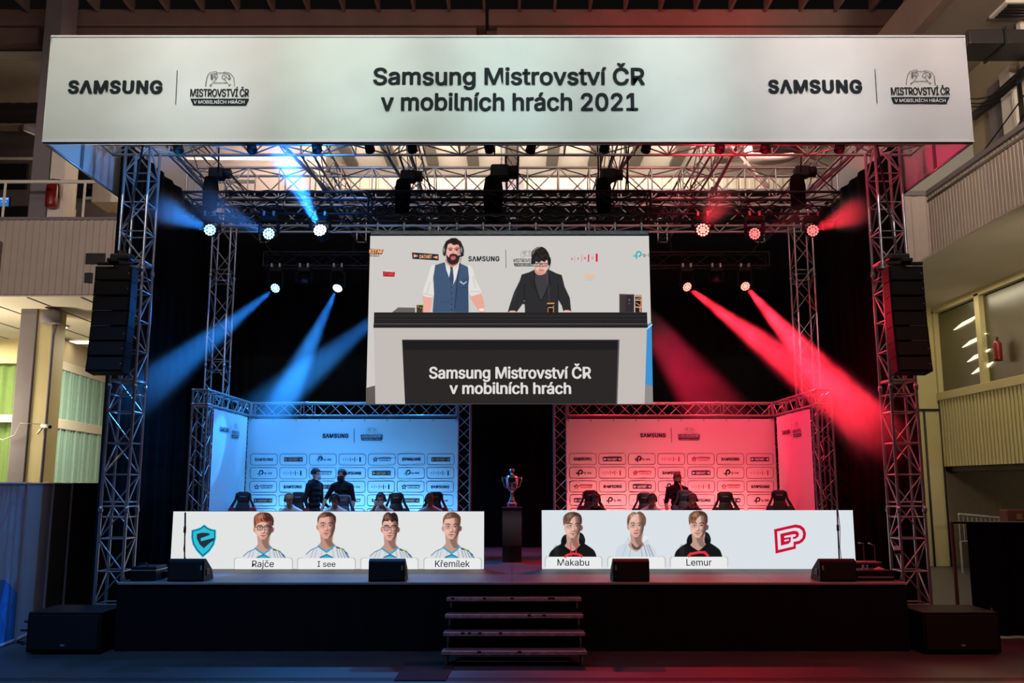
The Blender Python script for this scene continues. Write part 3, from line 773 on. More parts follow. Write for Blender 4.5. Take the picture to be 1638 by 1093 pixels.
mx = nt.nodes.new('ShaderNodeMixRGB'); mx.blend_type = 'MULTIPLY'
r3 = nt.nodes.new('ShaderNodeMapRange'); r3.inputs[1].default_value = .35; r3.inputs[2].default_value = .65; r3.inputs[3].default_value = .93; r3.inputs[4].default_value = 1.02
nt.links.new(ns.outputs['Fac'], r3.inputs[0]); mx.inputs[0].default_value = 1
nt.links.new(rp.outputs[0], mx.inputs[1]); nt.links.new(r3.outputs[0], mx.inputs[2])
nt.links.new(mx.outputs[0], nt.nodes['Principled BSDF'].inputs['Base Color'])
hb = thing('header_banner', 'long white header banner with dark lettering across the top of the stage', 'banner', (0, YB, zb0))
nx, nz = 260, 34; vs = []; fs = []
for j in range(nz + 1):
    for i in range(nx + 1):
        fx = i / nx; fz = j / nz; x = xl + (xr - xl) * fx; z = zb0 + (zb1 - zb0) * fz
        edge = min(1, min(fx, 1 - fx) * 20) * min(1, min(fz, 1 - fz) * 6)
        d = .007 * sin((x * 2.2 - z * 3.8) * 2.1 + 1.5 * noise.noise(Vector((x * .6, z * .8, 0)))) * max(0, noise.noise(Vector((x * .35 + 9, z * .5, 3))) + .45)
        d += .003 * noise.noise(Vector((x * 1.5 + z * 2.0, z * .9, 1.2))) * 2
        d += .005 * sin((x * 1.1 - z * 2.6) * 5.5) * max(0, noise.noise(Vector((x * .5 + 3, z * .4, 7))))
        vs.append((x, YB + d * edge, z))
for j in range(nz):
    for i in range(nx): fs.append((j*(nx+1)+i, j*(nx+1)+i+1, (j+1)*(nx+1)+i+1, (j+1)*(nx+1)+i))
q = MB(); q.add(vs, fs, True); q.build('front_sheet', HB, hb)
q = MB(); q.tube([(xl, YB + .05, zb0), (xr, YB + .05, zb0), (xr, YB + .05, zb1), (xl, YB + .05, zb1)], .03, 8, closed=True); q.build('frame_pipe', ALU, hb)
q = MB(); q.box((xl, YB - .02, zb0 - .012), (xr, YB + .01, zb0 + .012)); q.box((xl - .0, YB - .02, zb1 - .012), (xr, YB + .01, zb1 + .012)); q.build('hem', VINYL, hb)
for sx, xx in ((-1, xl), (1, xr)):
    q = MB(); q.box((xx - .008, YB, zb0), (xx + .008, 21.8, zb1)); 
    q.build('side_sheet', VINYL, hb)
    q = MB(); q.tube([(xx, YB, zb0), (xx, 21.8, zb0)], .022, 6); q.build('side_hem', ALU, hb)
    for yy in (14.6, 17.2, 19.4):
        q = MB(); q.box((xx - .02 - (0 if sx > 0 else -.02), yy, zb0), (xx + (.0 if sx > 0 else .02), yy + .10, zb1)); q.build('seam', mat('seam_tape', srgb(120, 118, 124), .7), hb)
PF = PixFace(YB - .012)
FN = Face
def samsung(F, x0, x1, y0, y1, m, parent, lift, name='lettering'):
    F.text('SΛMSUNG', x0, x1, y0, y1, m, parent, lift, .045, name, 1.12)
def pad_logo(F, x0, y0, s, m, mw, parent, lift, fine=True):
    """the championship emblem: hands on a phone over two lines of lettering; 94 x 55 units, s scales"""
    T = lambda pts: [(x0 + x * s, y0 + y * s) for x, y in pts]
    if fine:
        st_ = []
        for pts in ([(24.5, 25), (25, 19), (27, 9), (30, 4), (35, 2), (40, 1), (42, 1.6), (41.5, 3.6), (34, 5.5), (32, 7)],
                    [(42, 3.4), (54, 3.4)],
                    [(71, 25), (70, 17), (69.5, 11), (65, 5), (60, 3), (54, 2), (53.5, 3.6), (60, 6), (63, 8)],
                    [(32, 25), (32.5, 22.5), (36.5, 19.3), (42, 12)], [(31, 22.5), (34, 23)], [(38, 11.5), (41, 8.5)],
                    [(62, 25), (62.5, 23), (59, 19), (54, 13)], [(65, 21.5), (62, 23.2)], [(57, 9), (61.5, 14)],
                    [(38, 19.3), (58, 19.3)], [(33, 13.5), (36, 8.5)], [(34.2, 6), (33, 13), (35.5, 14), (35.6, 6)], [(62, 7), (62, 14), (64.5, 12), (62.8, 7)]):
            st_ += stroke(T(pts), .75 * s)
        for cx, cy in ((41, 8.6), (53.5, 10)):
            st_ += stroke(T(arc(cx, cy, 3, 3, 0, 330, 12)), .7 * s)
        F.poly(st_, m, parent, lift, 'emblem')
    F.text('MISTROVSTVÍ ČR', x0 + 0 * s, x0 + 94 * s, y0 + 25.5 * s, y0 + 41.5 * s, m, parent, lift, .02, 'emblem_lettering', .95)
    F.poly([T([(0, 44.5), (94, 44.5), (89, 55), (4.5, 55)])], m, parent, lift, 'emblem_bar')
    F.text('V MOBILNÍCH HRÁCH', x0 + 5.5 * s, x0 + 87 * s, y0 + 46 * s, y0 + 53 * s, mw, parent, lift * 1.5 + .002, .012, 'emblem_lettering')
samsung(PF, 109, 260, 128.5, 150, INK, hb, .006)
PF.poly(stroke([(283.5, 113), (281, 167)], .9), INK, hb, .006, 'divider_line')
pad_logo(PF, 304.5, 113.5, 1.0, INK, INKW, hb, .006)
samsung(PF, 1228.5, 1379, 127.5, 149.5, INK, hb, .006)
PF.poly(stroke([(1399.5, 111), (1403, 165)], .9), INK, hb, .006, 'divider_line')
pad_logo(PF, 1425, 111, 1.0, INK, INKW, hb, .006)
PF.text('Samsung Mistrovství ČR', 597, 1031.5, 101, 143.5, INK, hb, .006, .022, 'headline')
PF.text('v mobilních hrách 2021', 609, 1020.5, 148, 177.5, INK, hb, .006, .022, 'headline')
# faint pale print behind the headline
FAINT = mat('faint_print', srgb(202, 216, 216), .7)

# ------------------------------------------------------------------ painted screen pictures
class Canvas:
    """paints a flat screen picture into the vertex colours of a fine grid; coordinates are screen-plane pixels"""
    def __init__(s, x0, y0, x1, y1, bgc, res=1.5):
        s.x0, s.y0, s.x1, s.y1 = x0, y0, x1, y1
        s.nx = int((x1 - x0) * res) + 1; s.ny = int((y1 - y0) * res) + 1
        s.X, s.Y = np.meshgrid(np.linspace(x0, x1, s.nx), np.linspace(y0, y1, s.ny))
        s.C = np.zeros((s.ny, s.nx, 3)); s.C[:] = bgc; s.A = np.zeros((s.ny, s.nx)); s.bg = bgc
    def _blend(s, a, col):
        a = np.clip(a, 0, 1)
        s.C += (np.array(col, float) - s.C) * a[..., None]; s.A = np.maximum(s.A, a)
    def ell(s, cx, cy, rx, ry, col, soft=.5, alpha=1.0, rot=0.0, clip=None):
        c, n = cos(radians(rot)), sin(radians(rot))
        dx, dy = s.X - cx, s.Y - cy; u = (dx * c + dy * n) / rx; v = (-dx * n + dy * c) / ry
        d = (1 - np.sqrt(u*u + v*v)) * min(rx, ry)
        a = np.clip(d / soft + .5, 0, 1) * alpha
        if clip is not None: a = a * clip
        s._blend(a, col); return a
    def mask(s, pts, soft=.6, smooth=True):
        if smooth and len(pts) > 3:
            out = []; n = len(pts)
            for i in range(n):
                p0, p1, p2, p3 = [np.array(pts[(i + k) % n], float) for k in (-1, 0, 1, 2)]
                for t in (0, .25, .5, .75):
                    out.append(.5 * ((2*p1) + (-p0+p2)*t + (2*p0-5*p1+4*p2-p3)*t*t + (-p0+3*p1-3*p2+p3)*t**3))
            pts = out
        pts = np.array(pts, float); n = len(pts)
        dist = np.full(s.X.shape, 1e9); ins = np.zeros(s.X.shape, bool)
        for i in range(n):
            ax, ay = pts[i]; bx, by = pts[(i + 1) % n]; ex, ey = bx - ax, by - ay
            L = ex*ex + ey*ey + 1e-9
            t = np.clip(((s.X - ax) * ex + (s.Y - ay) * ey) / L, 0, 1)
            dist = np.minimum(dist, np.hypot(s.X - ax - t*ex, s.Y - ay - t*ey))
            if abs(ey) > 1e-9:
                cnd = ((ay > s.Y) != (by > s.Y)) & (s.X < (bx - ax) * (s.Y - ay) / ey + ax); ins ^= cnd
        return np.clip(np.where(ins, dist, -dist) / soft + .5, 0, 1)
    def poly(s, pts, col, soft=.6, alpha=1.0, smooth=True, clip=None):
        a = s.mask(pts, soft, smooth) * alpha
        if clip is not None: a = a * clip
        s._blend(a, col); return a
    def line(s, pts, w, col, alpha=1.0, soft=.5):
        for (ax, ay), (bx, by) in zip(pts, pts[1:]):
            ex, ey = bx - ax, by - ay; L = ex*ex + ey*ey + 1e-9
            t = np.clip(((s.X - ax) * ex + (s.Y - ay) * ey) / L, 0, 1)
            d = w / 2 - np.hypot(s.X - ax - t*ex, s.Y - ay - t*ey)
            s._blend(np.clip(d / soft + .5, 0, 1) * alpha, col)
    def strands(s, clip, cx, cy, col, alpha=.35, freq=2.2, ang=0.0, seed=0):
        th = np.arctan2(s.Y - cy, s.X - cx) * 9 + np.hypot(s.X - cx, s.Y - cy) * .25 * freq
        v = np.sin(th + 2 * np.sin(s.X * .5 + seed) + seed) * .5 + .5
        s._blend(v * alpha * clip, col)
    def build(s, F, parent, lift, name):
        keep = s.A > .01
        sx = s.x1 - s.x0; idx = -np.ones(s.A.shape, int)
        cell = keep[:-1, :-1] | keep[1:, :-1] | keep[:-1, 1:] | keep[1:, 1:]
        use = np.zeros(s.A.shape, bool); use[:-1, :-1] |= cell; use[1:, :-1] |= cell; use[:-1, 1:] |= cell; use[1:, 1:] |= cell
        idx[use] = np.arange(use.sum())
        Y = F.Y - lift; u = (s.X[use] - 819.0) / FPX; v = (546.5 - s.Y[use]) / FPX
        t = Y / (cos(TH) - v * sin(TH)); co = np.stack([t * u, np.full_like(u, Y), EYE + t * (sin(TH) + v * cos(TH))], 1)
        q = np.stack([idx[:-1, :-1][cell], idx[1:, :-1][cell], idx[1:, 1:][cell], idx[:-1, 1:][cell]], 1)
        me = bpy.data.meshes.new(name); me.vertices.add(len(co)); me.vertices.foreach_set('co', co.ravel())
        me.loops.add(q.size); me.loops.foreach_set('vertex_index', q.ravel()); me.polygons.add(len(q))
        me.polygons.foreach_set('loop_start', np.arange(0, q.size, 4)); me.update(calc_edges=True)
        at = me.color_attributes.new('picture', 'FLOAT_COLOR', 'POINT')
        c = np.clip(s.C[use], 0, 255) / 255.0; c = np.where(c <= .04045, c / 12.92, ((c + .055) / 1.055) ** 2.4)
        at.data.foreach_set('color', np.concatenate([c, np.ones((len(c), 1))], 1).ravel())
        me.materials.append(PICT); o = bpy.data.objects.new(name, me); COL.objects.link(o); adopt(o, parent)
        return o
PICT = bpy.data.materials.new('screen_picture'); PICT.use_nodes = True
nt = PICT.node_tree; nt.nodes.clear(); e_ = nt.nodes.new('ShaderNodeEmission'); at_ = nt.nodes.new('ShaderNodeVertexColor'); at_.layer_name = 'picture'
o_ = nt.nodes.new('ShaderNodeOutputMaterial'); nt.links.new(at_.outputs['Color'], e_.inputs[0]); nt.links.new(e_.outputs[0], o_.inputs[0])
PICT.cycles.emission_sampling = 'NONE'

def led(name, r, g_, b_): return emis('led_' + name, srgb(r, g_, b_), 1.0)

def portrait(cv, cx, ey, k, hair, hair2, skin=(226, 178, 160), top=-24, chin=19, style='short', glasses=None, wear='jersey', ears=(1, 1), beard=None, W=13.2, smile=0, base=893, look=0):
    W = W + .7
    """head and shoulders; ey is the eye line, k the scale"""
    T = lambda pts: [(cx + x * k, ey + y * k) for x, y in pts]
    E = lambda x, y, rx, ry, col, **kw: cv.ell(cx + x * k, ey + y * k, rx * k, ry * k, col, **kw)
    sh = tuple(c * .55 for c in skin); dk = (skin[0] * .36, skin[1] * .30, skin[2] * .32); hi = tuple(min(255, c * 1.09 + 6) for c in skin)
    bot = (base - ey) / k
    if wear == 'jersey':
        body = cv.poly(T([(-12, 31), (-24, 37), (-32, 44), (-37, bot + 2), (-36, bot + 9), (38, bot + 9), (38, bot), (32, 41), (24, 35), (12, 30)]), (214, 220, 226), soft=.7)
        for xx, al in ((-26, .35), (-20, .3), (-9, .2), (12, .3), (20, .55), (25, .5), (30, .7), (34, .6)):
            cv.line(T([(xx * .8, 38), (xx, bot + 2)]), 1.3, (90, 104, 120), alpha=al)
        cv.line(T([(-13, 34), (-25, 39), (-33, 46)]), .9, (26, 70, 96)); cv.line(T([(13, 33), (24, 37), (34, 45)]), .9, (40, 60, 80))
        cv.line(T([(16, 35.5), (26, 37.5)]), 1.6, (30, 40, 30)); cv.line(T([(21, 36.6), (26, 37.6)]), 1.2, (190, 200, 40))
        cv.line(T([(30, 42), (36, bot)]), 1.6, (30, 110, 150))
    elif wear == 'dark_hoodie':
        body = cv.poly(T([(-15, 20), (-17, 27), (-28, 34), (-36, 42), (-39, bot + 4), (-38, bot + 9), (38, bot + 9), (39, bot + 3), (35, 40), (27, 33), (17, 26), (15, 17), (6, 30), (-6, 30)]), (24, 24, 26), soft=.7)
        E(-13, 22, 5, 9, (22, 22, 24), rot=20); E(14, 20, 5.5, 10, (20, 20, 22), rot=-18); E(15, 20, 2, 6, (52, 52, 56), soft=1.5, rot=-18, alpha=.6)
        E(-26, 40, 4, 8, (46, 46, 50), soft=3, alpha=.5)
    else:
        body = cv.poly(T([(-14, 20), (-19, 28), (-29, 34), (-34, 42), (-35, bot + 4), (-34, bot + 9), (33, bot + 9), (34, bot + 3), (30, 38), (22, 30), (15, 20), (6, 30), (-6, 30)]), (206, 216, 226), soft=.7)
        for xx, al in ((-24, .2), (-12, .25), (10, .4), (18, .6), (24, .5), (29, .7)): cv.line(T([(xx * .7, 32), (xx, bot + 2)]), 1.5, (110, 124, 140), alpha=al)
        cv.poly(T([(-14, 20), (-13, 26), (-4, 36), (1, 38), (8, 35), (18, 26), (19, 20), (13, 17), (6, 30), (-6, 30)]), (228, 234, 240), alpha=.9)
        cv.line(T([(-14, 20), (-10, 29), (0, 37), (10, 32), (19, 23)]), .8, (120, 134, 150), alpha=.7)
    # neck
    cv.poly(T([(-9, 8), (-9.5, 26), (-13, 33), (0, 43), (12, 32), (9.5, 25), (10, 8)]), tuple(c * .86 for c in skin))
    cv.poly(T([(1, 16), (-3, 22), (4, 34), (12, 32), (8, 25), (9, 8)]), sh, alpha=.75, soft=2)
    if wear == 'jersey':
        cv.line(T([(-13.5, 33), (-9, 36.5), (0, 42.5), (9, 36), (12.5, 31.5)]), 2.5, (52, 160, 200))
        sx0, sy0 = 0, bot - 3.5
        cv.poly(T([(sx0, sy0 - 3), (sx0 + 10, sy0 + 2), (sx0 + 12, bot + 5), (sx0 - 12, bot + 5), (sx0 - 11, sy0 + 2)]), (30, 80, 104), smooth=False)
        cv.poly(T([(sx0, sy0 - 1.2), (sx0 + 9, sy0 + 3), (sx0 + 10, bot + 5), (sx0 - 10, bot + 5), (sx0 - 9.5, sy0 + 3)]), (56, 176, 214), smooth=False)
    elif wear == 'dark_hoodie':
        cv.poly(T([(-14, 20), (-13, 31), (-4, 38), (0, 40), (5, 37), (13, 29), (14, 20), (18, 30), (6, 44), (-6, 44), (-19, 32)]), (20, 20, 22))
    else:
        cv.poly(T([(-8, 29), (0, 36), (8, 31), (6, 38), (0, 40), (-6, 37)]), (90, 78, 76))
    # ears
    if ears[0]: E(-W - .3, 3, 2.6, 4.4, tuple(c * .88 for c in skin), rot=-8); E(-W - .2, 3, 1.2, 2.6, (190, 110, 98), soft=1, alpha=.7)
    if ears[1]: E(W + .6, 3, 2.6, 4.4, sh, rot=8); E(W + .6, 3, 1.2, 2.8, (150, 50, 46), soft=1, alpha=.7)
    # head
    face = cv.poly(T([(-W, -8), (-W - .1, 2), (-W + 1.3, 9.5), (-8.4, chin - 4.5), (-4, chin - .4), (3.6, chin), (8.8, chin - 4.5), (W - 1.2, 8.5), (W, 1), (W, -8), (W - 4, -18), (0, -20), (-W + 4, -18)]), skin)
    cv.poly(T([(4.5, -18), (5.5, -4), (6.5, 4), (4, 9), (6.5, 13), (2, chin + 1), (W + 2, chin), (W + 3, -10)]), sh, soft=3.0, alpha=.85, clip=face)
    cv.poly(T([(9, -14), (9.4, 0), (8, 10), (5, chin), (W + 3, chin), (W + 3, -12)]), dk, soft=3, alpha=.7, clip=face)
    E(-6, -12, 5, 5, hi, soft=4, alpha=.6, clip=face); E(-8, 8, 3, 3.4, hi, soft=3, alpha=.6, clip=face)
    E(-6, 1, 4.2, 2.6, sh, soft=2, alpha=.35, clip=face)
    # eyes, brows, nose, mouth
    for sgn, ex_ in ((-1, -5.4 + look), (1, 5.6 + look)):
        E(ex_, .3, 2.4, 1.0, (236, 224, 216) if sgn < 0 else (176, 150, 140), soft=.6)
        E(ex_ + look * .3, .2, 1.1, .95, (52, 38, 34), soft=.5)
        cv.line(T([(ex_ - 2.9, -.4), (ex_, -1.5), (ex_ + 2.9, -.5)]), .7, (60, 34, 30))
        by = -3.9
        cv.line(T([(ex_ - sgn * -3.9, by + .2), (ex_ - sgn * 0, by - .7), (ex_ - sgn * 3.2, by + .6)]), 1.35, tuple(c * .6 for c in hair2), alpha=.85)
    cv.poly(T([(.6 + look, -2), (2.6 + look, 6.2), (2.8 + look, 8), (-.4 + look, 8.6), (1.2 + look, 5)]), sh, soft=1.4, alpha=.7)
    E(-1.2 + look, 5.6, 1.3, 1.6, hi, soft=1.4, alpha=.7)
    cv.line(T([(-2.4 + look, 8.2), (-.6 + look, 9), (2.4 + look, 8.4)]), .9, (120, 50, 46), alpha=.85)
    cv.line(T([(-4.4 + look, 12.6 - smile), (-1 + look, 12.2), (1 + look, 12.3), (4.4 + look, 12.4 - smile)]), 1.0, (132, 44, 46))
    E(look, 13.9, 3, 1.0, (206, 110, 108), soft=.8, alpha=.85)
    cv.line(T([(-2 + look, 16), (2.4 + look, 16)]), .9, sh, alpha=.5)
    if beard:
        bm_ = cv.mask(T([(-W, -1), (-W + 1.5, 7), (-8, 9), (-6, 11), (-4, 9.6), (0, 9.2), (4, 9.6), (6, 11), (9, 8), (W - 1, 5), (W + .5, -1), (W, 10), (8, chin + 2), (0, chin + 4.5), (-8, chin + 2), (-W + .5, 10)]), 1.0)
        cv._blend(bm_ * .93, beard)
        E(0, 13, 4.4, 1.8, (206, 120, 112), soft=1); cv.line(T([(-4, 12.6), (4, 12.6)]), .8, (120, 40, 40))
        cv.line(T([(-5, 10.3), (0, 9), (5, 10.3)]), 1.4, beard)
    # hair
    shapes = {
        'short': [(-W - .6, -2), (-W - .8, -10), (-W + 1, top + 6), (-6, top + .6), (2, top - .6), (9, top + 2), (W + 1, top + 8), (W + .6, -4), (W - 1, -8), (W - 2.5, -13), (4, -14.5), (-3, -13), (-W + 3, -12), (-W + .6, -7)],
        'fringe': [(-W - 1.6, -2), (-W - 2.2, -12), (-W, top + 5), (-5, top - .2), (3, top), (10, top + 2), (W + 2.4, top + 10), (W + 2, -4), (W - .4, -6), (W - 1, -12), (5, -9.4), (-2, -10), (-7, -8.4), (-W + 2.5, -5.6), (-W + .2, -1)],
        'swept': [(-W - .8, -1), (-W - 2, -10), (-W - .5, top + 6), (-6, top + .4), (3, top), (11, top + 3), (W + 1.6, top + 10), (W + .9, -3), (W - 1, -7), (W - 3, -14), (4, -16), (-2, -11), (-5, -5), (-9, -3), (-W + 1, -4)],
        'quiff': [(-W - .2, -2), (-W - .4, -10), (-W + 1, top + 9), (-W + 3, top + 3), (-4, top - 1.5), (2, top + .4), (7, top - 1), (W - 1, top + 4), (W + .5, top + 12), (W + .2, -4), (W - 1.2, -9), (8, -12), (3, -9.6), (0, -13), (-4, -11), (-W + 2.6, -11), (-W + .6, -6)],
        'curly': [(-W - 2, 1), (-W - 3, -6), (-W - 2, -14), (-W + 1, top + 4), (-5, top), (0, top + 1.6), (5, top - .6), (11, top + 2.6), (W + 3, top + 10), (W + 3, -4), (W + 1, 2), (W - .6, -4), (W - 3, -13), (3, -19), (0, -19.5), (-4, -17), (-W + 2, -10), (-W + .4, -3)],
    }
    hm = cv.poly(T(shapes[style]), hair, soft=.8)
    cv.strands(hm, cx, ey - 30 * k, tuple(c * .55 for c in hair2), .55, 2.2, seed=cx)
    cv.poly(T([(2, top - 2), (5, -8), (W + 4, -2), (W + 4, top)]), hair2, soft=4, alpha=.75, clip=hm)
    E(-6, top + 7, 4.5, 3.4, tuple(min(255, c * 1.35 + 12) for c in hair), soft=4, alpha=.6, clip=hm, rot=-25)
    if glasses:
        for gx in (-5.6, 5.8):
            if glasses == 'square': cv.line(T([(gx - 4.5, -2.4), (gx + 4.4, -2.6), (gx + 4.0, 3.0), (gx - 3.8, 3.2), (gx - 4.5, -2.4)]), .75, (64, 46, 48))
            else: cv.line(T([(a, b) for a, b in arc(gx, .6, 4.5, 4, 0, 360, 16)]), .65, (70, 56, 54))
            E(gx - 1, 0, 3, 2, (232, 222, 222), soft=2, alpha=.25)
        cv.line(T([(-1.4, -1.2), (1.6, -1.2)]), .9, (44, 30, 34)); cv.line(T([(-9.8, -1.4), (-W - 1, -1)]), .8, (50, 34, 36)); cv.line(T([(10, -1.6), (W + 1, -1)]), .8, (40, 30, 32))

# ------------------------------------------------------------------ LED fascia in front of the players
YL = 16.1
PL = PixFace(YL)
def fascia(label, x0, x1, bgc, fid):
    a = P(x0, 912, YL); e = P(x1, 912, YL); zt = 1.0 + 1.0; y0, y1 = .98, 1.0
    r = thing('led_wall', label, 'screen', ((a.x + e.x) / 2, YL, 1.0), 'low LED walls on the stage')
    n = 11; w = (e.x - a.x) / n
    for i in range(n):
        for j in range(2):
            q = MB(); q.rbox((a.x + i * w + .002, YL + .004, 1.003 + j * .497), (a.x + (i + 1) * w - .002, YL + .08, 1.0 + (j + 1) * .497 - .002), .004); q.build('cabinet', BLKPLA, r)
    ztp = P((x0 + x1) / 2, 818.5 if fid == 0 else 816.5, YL).z
    q = MB(); q.add([(a.x, YL, 1.002), (e.x, YL, 1.002), (e.x, YL, ztp), (a.x, YL, ztp)], [(0, 1, 2, 3)])
    q.build('picture_area', bgc, r)
    return r
LW = led('white_left', 226, 228, 228); LW2 = led('white_right', 218, 226, 231)
l1 = fascia('white LED wall with a cyan shield and four portraits', 272, 774, LW, 0)
l2 = fascia('white LED wall with three portraits and a red monogram', 867, 1369.5, LW2, 1)
TAG1 = led('name_plate', 234, 236, 236); NAMEINK = led('name_ink', 30, 30, 36); SHADOW1 = led('plate_shadow', 196, 198, 199)
def plates(r, boxes, yt, yb):
    for x0, x1 in boxes:
        PL.poly([rrect(x0 - 2, yt - 1, x1 + 2, yb, 5), ], SHADOW1, r, .004, 'plate_shadow')
        PL.poly([rrect(x0, yt, x1, yb + 4, 5)[:0] + arc(x1 - 5, yt + 5, 5, 5, -90, 0, 5) + [(x1, yb), (x0, yb)] + arc(x0 + 5, yt + 5, 5, 5, 180, 270, 5)], TAG1, r, .009, 'name_plate')
plates(l1, ((376, 467), (477, 567.5), (578, 668), (679, 769)), 893, 911.8)
plates(l2, ((873, 962), (973, 1063), (1073, 1163)), 891, 909.5)
for body, x0, x1, y0, y1, r in (('Rajče', 403.5, 438.5, 896.5, 910.3, l1), ('I see', 508, 537, 898, 907.2, l1), ('Křemílek', 696, 751.6, 896.3, 907.5, l1), ('Makabu', 891.6, 942.3, 894.8, 905.3, l2), ('Lemur', 1097.7, 1138, 894.5, 905.3, l2)):
    PL.text(body, x0, x1, y0, y1, NAMEINK, r, .014, .008)
bgl = (226, 228, 228); bgr = (218, 226, 231)
def face_canvas(r, cx, bg_, base, **kw):
    cv = Canvas(cx - 43, 816.8 if r is l2 else 819, cx + 43, base, bg_, 1.6)
    portrait(cv, cx=cx, base=base, **kw); cv.build(PL, r, .0065, 'portrait')
face_canvas(l1, 421.5, bgl, 893, ey=845, k=.98, hair=(176, 108, 84), hair2=(60, 30, 28), style='fringe', glasses='square', wear='jersey', top=-25.5, chin=18, smile=.6)
face_canvas(l1, 522.5, bgl, 893, ey=841, k=1.0, hair=(120, 78, 64), hair2=(58, 36, 34), style='short', wear='jersey', top=-21.5, chin=21, skin=(222, 168, 150), ears=(1, 0), W=13)
face_canvas(l1, 624, bgl, 893, ey=845, k=.98, hair=(112, 76, 66), hair2=(28, 20, 24), style='quiff', glasses='round', wear='jersey', top=-24.5, chin=20, skin=(224, 172, 156), W=12)
face_canvas(l1, 722.5, bgl, 893, ey=843, k=1.0, hair=(142, 98, 78), hair2=(84, 54, 46), style='short', wear='jersey', top=-23, chin=19.5, skin=(224, 176, 158), W=12.4)
face_canvas(l2, 916, bgr, 891, ey=842, k=1.0, hair=(128, 92, 78), hair2=(64, 44, 40), style='swept', wear='dark_hoodie', top=-22.5, chin=18.5, W=12.5, smile=1.2, ears=(0, 1), look=1.5)
face_canvas(l2, 1018, bgr, 891, ey=841, k=.97, hair=(168, 128, 102), hair2=(110, 78, 62), style='curly', wear='light_hoodie', top=-22.5, chin=18.5, W=11.8, ears=(1, 0))
face_canvas(l2, 1117, bgr, 891, ey=841, k=1.0, hair=(150, 104, 80), hair2=(70, 44, 38), style='swept', wear='dark_hoodie', top=-23.5, chin=19.5, W=12.6, smile=1.0, ears=(0, 1), look=-.5)
# cords and print on the hoodies, flat on the picture
RINK = led('red_ink', 226, 52, 66)
PL.poly(stroke([(912.5, 868), (913.5, 889.5)], 1.5) + stroke([(921.5, 866), (921.5, 888)], 1.5) + stroke(arc(917.5, 893, 14, 7, 195, 340, 8), 3.6), RINK, l2, .011, 'hoodie_print')
PL.poly(stroke([(1101, 890), (1104, 886.5), (1119, 883.5), (1127, 884), (1132, 889)], 4.0), RINK, l2, .011, 'hoodie_print')
# cyan shield
CY = led('cyan', 44, 190, 214); CYD = led('shield_dark', 24, 92, 112); SHK = led('shield_ink', 42, 46, 60)
sh = lambda s, cy=0: [(326.5 + (x - 326.5) * s, 863 + (y - 863) * s) for x, y in [(327, 839), (333, 844), (339.5, 846.6), (346, 847.6), (346, 861), (343, 872), (335.5, 883), (324.5, 892.5), (314.5, 882), (308, 871), (305.8, 860), (306.5, 848), (314, 846.4), (321, 843.6)]]
PL.poly([sh(1.0)], CY, l1, .008, 'shield'); PL.poly([sh(.93)], CYD, l1, .010, 'shield_outline'); PL.poly([sh(.84)], CY, l1, .012, 'shield_field')
PL.poly([[(315.2, 854.4), (324, 852.3), (333, 852.8), (337.2, 855), (333, 857.2), (321.5, 861.3), (321.8, 866), (343.5, 860.5), (342, 865), (337, 868), (326.5, 877.3), (320, 871.5), (315.3, 862)]], SHK, l1, .014, 'shield_letter')
# red monogram
def Q(x, y): return (1060 + x / 6.07, 740 + y / 6.07)
EPR = led('monogram_red', 204, 16, 54)
outer = [Q(1080, 650)] + [Q(x, y) for x, y in ((1200, 622), (1290, 602), (1340, 612), (1375, 640), (1392, 690), (1385, 735), (1360, 770), (1330, 790), (1292, 798), (1292, 838), (1095, 886), (1088, 770))]
mid = [Q(x, y) for x, y in ((1110, 672), (1200, 650), (1285, 633), (1325, 640), (1352, 662), (1362, 695), (1352, 735), (1325, 760), (1268, 772), (1270, 815), (1120, 850), (1115, 760))]
inner = [Q(x, y) for x, y in ((1140, 694), (1270, 664), (1305, 668), (1322, 690), (1316, 722), (1290, 740), (1262, 744), (1262, 725), (1285, 718), (1294, 704), (1278, 696), (1214, 708), (1214, 728), (1244, 724), (1240, 772), (1220, 790), (1146, 808))]
PL.poly([outer], EPR, l2, .008, 'monogram_outline'); PL.poly([mid], LW2, l2, .010, 'monogram_field'); PL.poly([inner], EPR, l2, .012, 'monogram_letters')
PL.poly([[Q(1178, 716), Q(1234, 704), Q(1236, 722), Q(1180, 734)], [Q(1178, 754), Q(1222, 744), Q(1223, 758), Q(1180, 768)]], LW2, l2, .014, 'monogram_bars')

# ------------------------------------------------------------------ the large hanging screen
YS = 15.5
PS = PixFace(YS)
big = thing('led_screen', 'large hanging screen showing two commentators at a desk', 'screen', (0, YS, P(815, 647, YS).z))
TL, TR, BL, BR = (590.5, 377.5), (1040.5, 377.5), (585.5, 646.5), (1044.5, 646.5)
za, zc = P(815, 377.5, YS).z, P(815, 646.5, YS).z
xa, xb = P(585.5, 646.5, YS).x, P(1044.5, 646.5, YS).x
nC, nR = 10, 6
for i in range(nC):
    for j in range(nR):
        q = MB(); q.rbox((xa + (xb - xa) * i / nC + .002, YS + .006, zc + (za - zc) * j / nR + .002), (xa + (xb - xa) * (i + 1) / nC - .002, YS + .09, zc + (za - zc) * (j + 1) / nR - .002), .005); q.build('cabinet', BLKPLA, big)
SCB = led('studio_grey', 206, 202, 198)
q = MB(); q.add([(xa, YS, zc), (xb, YS, zc), (xb, YS, za), (xa, YS, za)], [(0, 1, 2, 3)]); q.build('picture_area', SCB, big)
